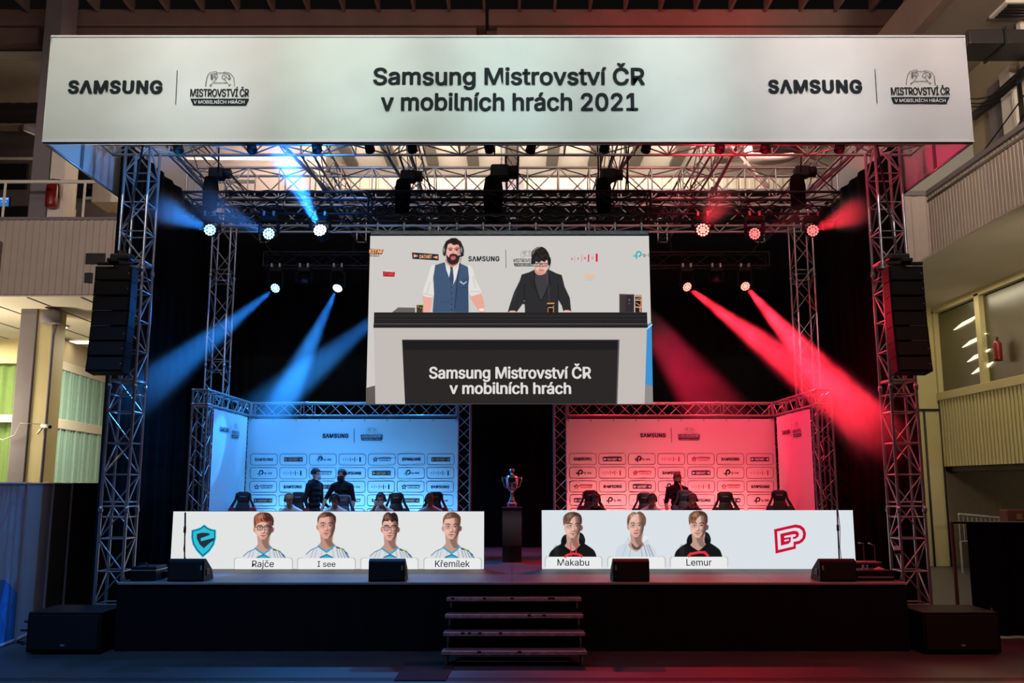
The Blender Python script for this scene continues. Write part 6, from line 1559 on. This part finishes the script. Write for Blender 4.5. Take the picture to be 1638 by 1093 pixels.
# ------------------------------------------------------------------ gaming chairs
LEATH = mat('black_leatherette', (.018, .018, .022, 1), .38, var=.1); REDL = mat('red_leatherette', srgb(160, 20, 26), .4); GREYL = mat('chair_print', srgb(150, 160, 170), .5); BLUL = mat('grey_blue_leatherette', srgb(52, 62, 78), .4)
def chair(label, px, Y, side_m, rz=0.0, zoff=0.0, back_m=None):
    x = P(px, 805, Y).x
    t = thing('gaming_chair', label, 'chair', (x, Y, SZ), 'gaming chairs in the two booths', rz)
    def part(nm, b_, m): o = bpy.data.objects.new(nm, b_.mesh(nm, m)); COL.objects.link(o); o.parent = t; return o
    tilt = Matrix.Translation((0, .24, .50 + zoff)) @ Matrix.Rotation(radians(-9), 4, 'X')
    FR = tilt @ Matrix(((1, 0, 0, 0), (0, 0, -1, 0), (0, 1, 0, 0), (0, 0, 0, 1)))       # local x, y(up) -> world x, z ; thickness to -y
    half = [(0, .82), (.09, .815), (.125, .79), (.145, .70), (.165, .60), (.20, .54), (.265, .46), (.28, .38), (.265, .28), (.235, .12), (.23, 0), (0, 0)]
    outer = half + [(-x_, y_) for x_, y_ in half[-2:0:-1]]
    b_ = MB(); bm = bmesh.new()
    # front panel split into centre pad, wings and head pad so the shoulder holes stay open
    def pad(poly, d0, d1, m, nm, bev=.016):
        bm = bmesh.new(); lo = [bm.verts.new(FR @ Vector((x_, y_, d0))) for x_, y_ in poly]; hi = [bm.verts.new(FR @ Vector((x_, y_, d1))) for x_, y_ in poly]
        n = len(poly); bm.faces.new(lo[::-1]); bm.faces.new(hi)
        for i in range(n): bm.faces.new((lo[i], lo[(i+1) % n], hi[(i+1) % n], hi[i]))
        bmesh.ops.recalc_face_normals(bm, faces=bm.faces)
        bmesh.ops.bevel(bm, geom=list(bm.edges), offset=bev, segments=2, affect='EDGES', profile=.6)
        me = bpy.data.meshes.new(nm); bm.to_mesh(me); bm.free(); me.materials.append(m); me.polygons.foreach_set('use_smooth', [True] * len(me.polygons))
        o = bpy.data.objects.new(nm, me); COL.objects.link(o); o.parent = t; return o
    pad([(-.13, 0), (.13, 0), (.14, .50), (.10, .62), (-.10, .62), (-.14, .50)], -.02, .07, back_m or LEATH, 'back_cushion')
    pad([(-.105, .60), (.105, .60), (.125, .79), (.09, .82), (-.09, .82), (-.125, .79)], -.02, .075, back_m or LEATH, 'headrest', .022)
    for s in (-1, 1):
        w_ = [(.115, 0), (.235, 0), (.245, .12), (.27, .28), (.285, .38), (.265, .46), (.235, .52), (.13, .50)]
        pad([(s * a, c) for a, c in w_], -.01, .11, side_m, 'side_bolster')
        w2 = [(.265, .47), (.16, .66), (.14, .79), (.118, .79), (.12, .66), (.20, .49)]
        pad([(s * a, c) for a, c in w2], -.005, .09, back_m or LEATH, 'shoulder_wing', .01)
    b_ = MB(); b_.rbox((-.055, .71, .0765), (.055, .725, .079), .001, FR); part('backrest_print', b_, GREYL)
    b_ = MB(); b_.rbox((-.26, -.25, .42 + zoff), (.26, .28, .51 + zoff), .03); part('seat', b_, LEATH)
    for s in (-1, 1):
        b_ = MB(); b_.rbox((s * .27 - .045, -.24, .42 + zoff), (s * .27 + .045, .26, .55 + zoff), .03); part('seat_bolster', b_, side_m)
        b_ = MB(); b_.rbox((s * .33 - .04, -.14, .68 + zoff), (s * .33 + .04, .14, .705 + zoff), .01); b_.tube([(s * .30, 0, .45 + zoff), (s * .33, .02, .56), (s * .33, .02, .69 + zoff)], .02, 6); part('armrest', b_, BLKPLA)
    b_ = MB(); b_.tube([(0, 0, .1), (0, 0, .42 + zoff)], [.03, .025], 10); part('gas_lift', b_, BLKMET)
    for i in range(5):
        a = i * 2 * pi / 5 + .3; b_ = MB(); b_.tube([(0, 0, .12), (.30 * cos(a), .30 * sin(a), .075)], [.035, .02], 6); part('base_leg', b_, BLKPLA)
        b_ = MB(); b_.tube([(.30 * cos(a) - .012, .30 * sin(a), .03), (.30 * cos(a) + .012, .30 * sin(a), .03)], .03, 10); part('caster', b_, BLKPLA)
    return t, x
CY_ = 17.55
chair('empty black chair with red sides at the left end of the blue booth', 385, CY_, REDL, radians(8), .0)
chair('black chair with red sides behind the blond player', 468, CY_, REDL, radians(-6), -.01)
chair('grey-blue chair behind the player seated before the masked men', 544, CY_ - .35, BLUL, 0, -.06, BLUL)
chair('black chair beside the player who holds a phone up', 634, CY_, BLUL, radians(8), -.02)
chair('black chair with red sides at the inner end of the blue booth', 692, CY_, REDL, radians(-4), 0)
chair('blue-grey chair behind the dark-haired player at the inner end of the red booth', 948, CY_, BLUL, radians(3), 0.03, BLUL)
chair('chair behind the bowed player in a pale hoodie', 1033, CY_, LEATH, radians(-4), -.02)
chair('blue-grey chair in front of the standing man of the red booth', 1098, CY_, BLUL, radians(-6), .03, BLUL)
chair('empty black chair with a pale print, between two red-booth seats', 1166, CY_, LEATH, 0, 0.0)
chair('empty chair at the outer end of the red booth, all deep red', 1250, CY_, LEATH, radians(-10), .03)
HEADSET = BLKPLA
def player(label, px, lean, hair, top, dz=0.0, glasses=False, nod=28, Y=None, phone=False, turn=0, hs=True, **k):
    Y = Y or CY_ - .06; x = P(px, 805, Y).x
    r, part, h = figure('person', label, (x, Y, SZ - 0.0), 0, seated(lean, nod, turn=turn, **k), top, JEANS, hair, 'seated players', glasses=glasses)
    if hs:
        q = MB()
        for s in (-1, 1): q.ell(h(s * .086, .01, -.005), (.018, .032, .038), None, 12, 8)
        q.tube([h(.088 * cos(a), .01, .02 + .118 * sin(a)) for a in [pi * i / 10 for i in range(11)]], .009, 6)
        q.tube([h(-.088, -.01, -.03), h(-.075, -.08, -.075), h(-.03, -.105, -.075)], .004, 5); part('headset', q, HEADSET)
    for s in ([0] if phone else []):
        a = (Vector(seated(lean, nod, **k)['wr_l']) + Vector(seated(lean, nod, **k)['wr_r'])) / 2 + Vector((0, -.07, .03))
        ph = thing('phone', 'pale phone held up by the player with glasses in the blue booth', 'phone', (x + a.x, Y + a.y, SZ + a.z), 'phones of the players')
        q = MB(); q.rbox((x + a.x - .085, Y + a.y - .02, SZ + a.z - .02), (x + a.x + .085, Y + a.y + .0, SZ + a.z + .06), .006); q.build('case', MASKW if phone else BLKPLA, ph)
        q = MB(); q.box((x + a.x - .078, Y + a.y + .0, SZ + a.z - .014), (x + a.x + .078, Y + a.y + .0012, SZ + a.z + .054)); q.build('display', emis('phone_glow', (.7, .8, 1, 1), 1.0, 'NONE'), ph)
player('bowed fair-haired player with a headset, second seat of the blue booth', 470, .30, HAIRF, JERS, nod=34)
player('player bowed low in front of the two masked men', 541, .30, HAIRD, JERS, nod=38, Y=CY_ - .4)
player('player with glasses and dark hair in a pale jersey holding a phone up', 612, .20, HAIRD, JERS, glasses=True, nod=12, phone=True, wr_l=(.07, -.44, 1.06), wr_r=(-.07, -.44, 1.06), el_l=(.2, -.3, .86), el_r=(-.2, -.3, .86))
player('bowed fair-haired player at the inner end of the blue booth', 690, .28, HAIRF, JERS, nod=34, turn=8)
player('dark-haired player at the inner end of the red booth', 951, .20, HAIRD, TEEB, nod=24, turn=6)
player('player in a pale hoodie bowed so that only the hair shows', 1038, .33, HAIRB, GREYH, nod=42, fore='top')
player('bowed player in black in front of the standing man of the red booth', 1102, .27, HAIRB, TEEB, nod=36)

# ------------------------------------------------------------------ rigging: hoists, cans and cables
def hoist(label, px, py, Y, s=1.0, tilt=0):
    c = P(px, py, Y); t = thing('chain_hoist', label, 'hoist', c, 'chain hoists on the black trusses')
    q = MB(); q.rbox((c.x - .16 * s, Y - .12 * s, c.z - .12 * s), (c.x + .12 * s, Y + .12 * s, c.z + .10 * s), .04 * s); q.tube([(c.x + .08 * s, Y, c.z), (c.x + .24 * s, Y, c.z)], .10 * s, 12); q.build('motor', BLKPLA, t)
    q = MB(); q.lathe([(.06 * s, -.75 * s), (.13 * s, -.70 * s), (.15 * s, -.3 * s), (.12 * s, -.1 * s), (.10 * s, -.08 * s)], (c.x - .12 * s, Y - .02, c.z), 14); q.build('chain_bag', BLACK, t)
    q = MB()
    z = c.z + .1 * s; i = 0
    while z < 8.8:
        q.tube([(c.x + (.014 if i % 2 else 0) * cos(a * pi / 3), Y + (0 if i % 2 else .014) * cos(a * pi / 3), z + .022 + .022 * sin(a * pi / 3)) for a in range(6)], .005, 4, closed=True); z += .036; i += 1
    q.build('chain', STEEL, t)
    q = MB(); q.tube([(c.x, Y, c.z - .12 * s), (c.x, Y, c.z - .3 * s), (c.x - .04, Y, c.z - .36 * s), (c.x - .05, Y, c.z - .3 * s)], .016, 6); q.build('hook', STEEL, t)
    q = MB(); q.tube([(c.x + .2 * s, Y, c.z + .04), (c.x + .4 * s, Y, c.z - .18 * s), (c.x + .62 * s, Y, c.z - .38 * s)], .012, 5); q.build('power_cable', BLKPLA, t)
hoist('chain hoist near the left end of the wide black truss', 349, 278, 16.45)
hoist('chain hoist above the left edge of the large screen', 655, 282, 15.95)
hoist('big chain hoist in the middle above the large screen', 802, 276, 15.95, 1.25)
hoist('chain hoist above the right part of the large screen', 975, 280, 15.95)
hoist('chain hoist near the right end of the wide black truss', 1284, 275, 16.45)
cans = (288, 405, 508, 592, 660, 782, 850, 967, 1033, 1150, 1222, 1340)
ordn = ('first', 'second', 'third', 'fourth', 'fifth', 'sixth', 'seventh', 'eighth', 'ninth', 'tenth', 'eleventh', 'last')
for i, px in enumerate(cans):
    c = P(px, 243, 14.85); s = -1 if px < 812 else 1
    t = thing('par_lamp', f'small black can lamp clamped under the header banner, {ordn[i]} from the left', 'lamp', (c.x, 15.0, 8.3), 'small can lamps on the front truss')
    q = MB(); q.tube([(c.x, 14.8, 8.30), (c.x, 14.76, c.z + .10)], .035, 6); q.rbox((c.x - .04, 14.76, 8.2), (c.x + .04, 14.86, 8.34), .01); q.build('bracket', BLKMET, t)
    d = Vector((-s * .25, -.25, -1)).normalized(); M = Matrix.Translation((c.x, 14.75, c.z + .06)) @ d.to_track_quat('Z', 'Y').to_matrix().to_4x4()
    q = MB(); q.lathe([(.04, -.12), (.075, -.09), (.08, .0), (.088, .10), (.07, .10), (.06, .05), (0, .04)], (0, 0, 0), 14, M); q.build('can', BLKPLA, t)
for i, (px0, px1, py) in enumerate(((955, 957, 268), (1000, 1005, 268), (1006, 1001, 268), (349, 349, 255), (1281, 1281, 262))):
    t = thing('rigging_cable', ('black cable pair left of the red slanting pipe', 'black cable hanging right of the screen hoist', 'second black cable hanging right of the screen hoist', 'thin cable above the left hoist', 'thin cable above the right hoist')[i], 'cable', P(px0, 225, 16))
    a = P(px0, 215, 16.0); e = P(px1, 305 if i < 3 else 275, 16.0)
    q = MB(); q.tube([a, a.lerp(e, .5) + Vector((.01, 0, 0)), e], .016, 5)
    if i == 0: q.tube([a + Vector((.06, 0, 0)), e + Vector((.05, 0, 0))], .016, 5)
    q.build('cable', BLKPLA, t)
for k, (x0, x1, y_, nm) in enumerate(((-6.0, 6.0, 16.2, 'black cable festoon along the wide lighting truss'), (-2.3, 2.3, 15.7, 'black cable festoon along the screen truss'))):
    t = thing('cable_festoon', nm, 'cable', (0, y_, 7.5)); rnd = random.Random(k)
    for j in range(3):
        pts = []; n = 60
        for i in range(n + 1):
            x = x0 + (x1 - x0) * i / n; pts.append((x, y_ - .27 + .01 * j, (7.49 if k == 0 else 7.19) + .02 * j - .05 * abs(sin(i * .9 + j)) ))
        q = MB(); q.tube(pts, .013, 5); q.build('cable', BLKPLA, t)
# three small bottle-shaped clamps on a bar by the red lamps
c = P(1216, 392, 19.5)
# ------------------------------------------------------------------ stage clutter
def stand(label, px, pyt, pyb, Y, lean=0.0):
    a = P(px, pyb, Y); e = P(px + lean, pyt, Y); t = thing('microphone_stand', label, 'stand', (a.x, Y, 1.0), 'thin black stands before the LED walls')
    q = MB(); q.tube([(a.x, Y, 1.0), (e.x, Y, e.z)], .012, 6); q.build('pole', BLKMET, t)
    m_ = Vector((a.x, Y, 1.0)).lerp(Vector((e.x, Y, e.z)), .72)
    q = MB(); q.tube([m_ - Vector((0, 0, .05)), m_ + Vector((0, 0, .05))], .022, 8); q.build('clutch', BLKMET, t)
    q = MB(); q.lathe([(.11, 1.0), (.11, 1.012), (.02, 1.02)], (a.x, Y, 0), 16); q.build('base', BLKMET, t)
    q = MB(); q.tube([(e.x + .012, Y, e.z), (e.x + .03, Y - .01, e.z - .3), (e.x + .012, Y, e.z - .6), (a.x + .05, Y, 1.05)], .006, 5); q.build('cable', BLKPLA, t)
stand('thin black stand left of the cyan shield', 296, 820, 900, 15.2, 0)
stand('thin black stand right of the red monogram', 1342, 816, 892, 15.2, -3)
t = thing('equipment_case', 'low black equipment case on the left stage corner', 'case', (-5.5, 14.4, 1.0))
a = P(208, 927, 14.15); e = P(250, 905, 14.15)
q = MB(); q.rbox((a.x, 14.15, 1.0), (e.x, 14.6, e.z - .02), .012); q.build('body', BLKPLA, t)
q = MB(); q.rbox((a.x - .006, 14.144, e.z - .08), (e.x + .006, 14.606, e.z - .065), .002); q.build('lid_seam', STEEL, t)
q = MB(); q.tube([(a.x + .08, 14.2, e.z - .02), (a.x + .1, 14.2, e.z + .03), (a.x + .22, 14.2, e.z + .03), (a.x + .24, 14.2, e.z - .02)], .01, 6); q.build('handle', BLKMET, t)
t = thing('coiled_cable', 'black cable coil beside the equipment case on the stage corner', 'cable', (e.x + .1, 14.4, 1.0))
q = MB(); q.tube([(e.x + .12 + (.10 + .01 * (i % 5)) * cos(i * .5), 14.5 + .10 * sin(i * .5), 1.015 + i * .0016) for i in range(60)], .012, 6); q.build('coil', BLKPLA, t)
DRK = mat('dark_clutter', (.02, .02, .022, 1), .6)
a = P(1408, 925, 14.3)
t = thing('equipment_case', 'low black equipment box on the right stage corner', 'case', (5.62, 14.4, 1.0))
q = MB(); q.rbox((5.28, 14.2, 1.0), (5.86, 14.65, 1.15), .012); q.build('body', BLKPLA, t)
q = MB(); q.rbox((5.3, 14.194, 1.04), (5.84, 14.199, 1.06), .001); q.build('front_strip', STEEL, t)
t = thing('small_bench', 'small pale-topped bench behind the right stage corner box', 'table', (5.6, 14.9, 1.0))
q = MB(); q.rbox((5.25, 14.8, 1.20), (5.92, 15.1, 1.225), .004); q.build('tabletop', mat('bench_top', srgb(112, 78, 76), .7), t)
for xx in (5.29, 5.88):
    for yy in (14.84, 15.06): rod('leg', (xx, yy, 1.0), (xx, yy, 1.2), .012, BLKMET, t)
WAT = mat('clear_plastic', (.75, .85, .9, 1), .05, spec=1.0); WAT.node_tree.nodes['Principled BSDF'].inputs['Transmission Weight'].default_value = .85
for i, (px, lb) in enumerate(((1381, 'water bottle with a blue label right of the last wedge monitor'), (1388, 'second water bottle, with a red label, on the right stage edge'))):
    x = P(px, 915, 14.4).x; t = thing('water_bottle', lb, 'bottle', (x, 14.4, 1.0), 'bottles on the stage edge')
    q = MB(); q.lathe([(.028, 1.0), (.032, 1.02), (.032, 1.13), (.026, 1.16), (.012, 1.185), (.012, 1.2)], (x, 14.4, 0), 14); q.build('body', WAT, t)
    q = MB(); q.lathe([(.0325, 1.05), (.0325, 1.10)], (x, 14.4, 0), 14); q.build('label', mat(('blue', 'red')[i] + '_label', (srgb(30, 110, 170), srgb(190, 40, 40))[i], .5), t)
    q = MB(); q.lathe([(.014, 1.2), (.014, 1.215), (0, 1.215)], (x, 14.4, 0), 10); q.build('cap', MASKW, t)
t = thing('crumpled_cloth', 'small crumpled pink cloth on the black box at the right stage corner', 'cloth', (5.7, 14.4, 1.15))
q = MB(); vs = []
for j in range(9):
    for i in range(13): vs.append((5.62 + i * .012, 14.3 + j * .014, 1.155 + .035 * max(0, sin(i * .26) * sin(j * .4)) + .012 * noise.noise(Vector((i * .7, j * .7, 0)))))
q.add(vs, [(j*13+i, j*13+i+1, (j+1)*13+i+1, (j+1)*13+i) for j in range(8) for i in range(12)], True); q.build('cloth', mat('pink_cloth', srgb(180, 120, 130), .9), t)
t = thing('cable_heap', 'tangle of black cables on the stage right of the last wedge monitor', 'cable', (5.1, 14.3, 1.0)); rnd = random.Random(4)
for j in range(4):
    q = MB(); q.tube([(5.02 + .13 * sin(i * .7 + j) + i * .012, 14.25 + .08 * cos(i * .9 + j * 2), 1.012 + .012 * (i % 3)) for i in range(16)], .009, 5); q.build('cable', BLKPLA, t)
c = P(1436, 884, 14.8)
t = thing('tag', 'white, black and green tag hanging on the right front tower', 'label', (c.x, 14.81, c.z))
for i, (m_, z0, z1) in enumerate(((MASKW, .035, .10), (BLKPLA, -.02, .035), (mat('green_tape', srgb(60, 170, 60), .6), -.045, -.02))):
    q = MB(); q.rbox((c.x - .05, 14.80, c.z + z0), (c.x + .05, 14.815, c.z + z1), .002); q.build('tag_band', m_, t)
for i, (x0, y0, x1, y1) in enumerate(((1373, 869, 1381, 870), (1389, 869, 1399, 874))):
    a = P(x0, y0, 15.6); e = P(x1, y1, 15.6); t = thing('tape_strip', ('short pale strip glinting right of the red-team LED wall', 'second, slanted pale strip right of the red-team LED wall')[i], 'strip', a)
    q = MB(); q.tube([a, e], .014, 4); q.build('strip', STEEL, t); q = MB(); q.tube([(e.x, e.y, 1.0 if e.x < 5.9 else 0), e], .01, 5); q.build('support_wire', BLKMET, t)

# ------------------------------------------------------------------ side partitions left and right
PRINT = mat('printed_partition', srgb(150, 150, 158), .7, var=.08, scale=1.0); PBLUE = mat('printed_blue', srgb(40, 110, 170), .7); PFR = mat('partition_frame', srgb(176, 160, 160), .5, .3); PDK = mat('dark_partition', srgb(30, 30, 36), .85, var=.1)
A0 = onfloor(-70, 1045); A1 = onfloor(22, 1026); A2_ = onfloor(64, 1012)
zp = P(40, 775, A2_.y).z
Lx = [(-9.6, 11.0), (-8.95, 13.0), (-8.55, 14.6), (-8.0, 15.6), (-7.25, 16.3)]
pw = thing('partition_wall', 'printed exhibition partition with pale upright rails at the left edge', 'partition', (-8.9, 13.2, 0))
pts = [onfloor(-60, 1062), onfloor(23, 1024), onfloor(69, 1004), None, None]
p0 = onfloor(-60, 1060); p1 = onfloor(22, 1028); p2 = onfloor(66, 1008)
y3 = p2.y + 1.4
def at(px, Y): return Vector((P(px, 900, Y).x, Y, 0))
ring = [p0, p1, p2, at(105, p2.y + 1.0), at(156, p2.y + 2.0)]
zt_ = [P(10, 773, (p0.y + p1.y) / 2).z] * 5
H = P(40, 774, p1.y).z
for i in range(4):
    a, e = ring[i], ring[i + 1]; U = (e - a); Lw = U.length; U.normalize(); N = U.cross(Vector((0, 0, 1)))
    h_ = H if i < 2 else H + (.02)
    q = MB(); vs = [a, e, e + Vector((0, 0, H)), a + Vector((0, 0, H))]; bk = [v - N * .04 for v in vs]
    q.add(vs + bk, [(0,1,2,3),(7,6,5,4),(0,1,5,4),(1,2,6,5),(2,3,7,6),(3,0,4,7)]); q.build('panel', PRINT if i < 2 else PDK, pw)
    rod('upright_rail', e + N * .01, e + N * .01 + Vector((0, 0, H)), .025, PFR, pw); rod('top_rail', a + Vector((0, 0, H)), e + Vector((0, 0, H)), .022, PFR if i < 2 else BLKMET, pw)
    if i < 2: rod('bottom_rail', a + Vector((0, 0, .03)), e + Vector((0, 0, .03)), .03, PFR, pw)
U = (ring[1] - ring[0]).normalized(); N = U.cross(Vector((0, 0, 1)))
L0 = (ring[1] - ring[0]).length
q = MB(); ps = [ring[0] + U * x_ + Vector((0, 0, z_)) + N * .006 for x_, z_ in ((0, .05), (L0 - .02, .05), (L0 - .02, .75), (L0 * .7, 1.0), (0, 1.15))]
q.add(ps, [tuple(range(5))]); q.build('blue_print', PBLUE, pw)
t = thing('floor_stand', 'dark small floor stand in front of the printed partition', 'stand', onfloor(44, 1030))
c = onfloor(44, 1030)
q = MB(); q.tube([c, c + Vector((0, 0, .42))], .02, 6); q.tube([c + Vector((-.16, 0, .02)), c + Vector((.16, 0, .02))], .018, 6); q.tube([c + Vector((-.12, 0, .20)), c + Vector((.12, 0, .20))], .016, 6); q.tube([c + Vector((0, -.16, .02)), c + Vector((0, .16, .02))], .018, 6); q.tube([c + Vector((-.07, 0, .33)), c + Vector((.07, 0, .33))], .016, 6); q.build('frame', BLKMET, t)
# right: black drape on a pipe frame
c0 = onfloor(1512, 1022); hz = P(1522, 836, 15.2).z
t = thing('drape_screen', 'black drape hanging from a pipe frame at the right edge', 'drape', (8.0, 15.2, 0))
xa_ = P(1524, 836, 15.2).x; 
rod('post', (xa_ - .02, 15.2, 0), (xa_ - .30, 15.2, hz) if False else (xa_ - .02, 15.2, hz), .03, mat('brown_post', srgb(70, 50, 50), .6), t)
rod('top_pipe', (xa_ - .02, 15.2, hz), (xa_ + 3.5, 15.0, hz - .02), .022, BLKMET, t)
dx = P(1545, 836, 15.2).x
q = drape('cloth', (dx, 15.2, 0), (xa_ + 3.5, 15.0, 0), .03, hz - .01, .4, .03, BLACK); adopt(q, t)
rod('post', (xa_ + 3.45, 15.0, 0), (xa_ + 3.45, 15.0, hz), .03, BLKMET, t)
c = onfloor(1583, 1022)
t = thing('folded_trolley', 'small metal trolley frame lying in front of the black drape', 'trolley', c)
BRW = mat('rusty_metal', srgb(92, 62, 54), .6, .4)
q = MB(); q.rbox((c.x - .22, c.y - .1, .16), (c.x + .05, c.y + .1, .30), .02); q.build('box', BRW, t)
q = MB(); q.tube([(c.x + .07, c.y, 0), (c.x + .07, c.y, .48)], .014, 6); q.tube([(c.x - .35, c.y, .27), (c.x + .15, c.y, .27)], .012, 6); q.tube([(c.x + .07, c.y - .1, .012), (c.x + .07, c.y + .1, .012)], .012, 6); q.tube([(c.x - .32, c.y, 0), (c.x - .32, c.y, .27)], .012, 6); q.build('frame', BRW, t)
t = thing('handrail', 'low metal railing with thin bars behind the black drape screen', 'railing', (13.5, 26, 2))
a = P(1533, 823, 26); e = P(1640, 832, 26)
rod('top_rail', a, e, .04, STEEL, t); zb_ = a.z - .75
for i in range(16):
    p = a.lerp(e, i / 15); rod('baluster', (p.x, p.y, zb_), p, .012, STEEL, t)
rod('bottom_rail', (a.x, a.y, zb_), (e.x, e.y, zb_), .02, STEEL, t)
for xx in (a.x, e.x): rod('post', (xx, 26, 0), (xx, 26, zb_), .03, STEEL, t)
c = P(1622, 828, 24); t = thing('red_bin', 'dark red crate with a pale label above the drape at the right edge', 'crate', (c.x, 24, 0))
q = MB(); q.rbox((c.x - .3, 23.8, 0), (c.x + .6, 24.3, c.z - .2), .02); q.build('plinth_box', PDK, t)
q = MB(); q.rbox((c.x - .25, 23.85, c.z - .2), (c.x + .55, 24.25, c.z + .2), .02); q.build('crate_body', mat('dark_red', srgb(86, 30, 26), .6), t)
q = MB(); q.rbox((c.x - .02, 23.83, c.z - .05), (c.x + .12, 23.849, c.z + .1), .002); q.build('crate_label', mat('crate_label', srgb(120, 84, 52), .7), t)
for nm in ('floor_joint',):
    pass

for s in (-1, 1): spot('player_face_fill', (s * 3.4, 12.2, 6.2), (s * 3.2, 17.2, 2.1), 30, 150, (.9, .95, 1.0), .9, .2)  # unseen spots added to lighten the players' faces
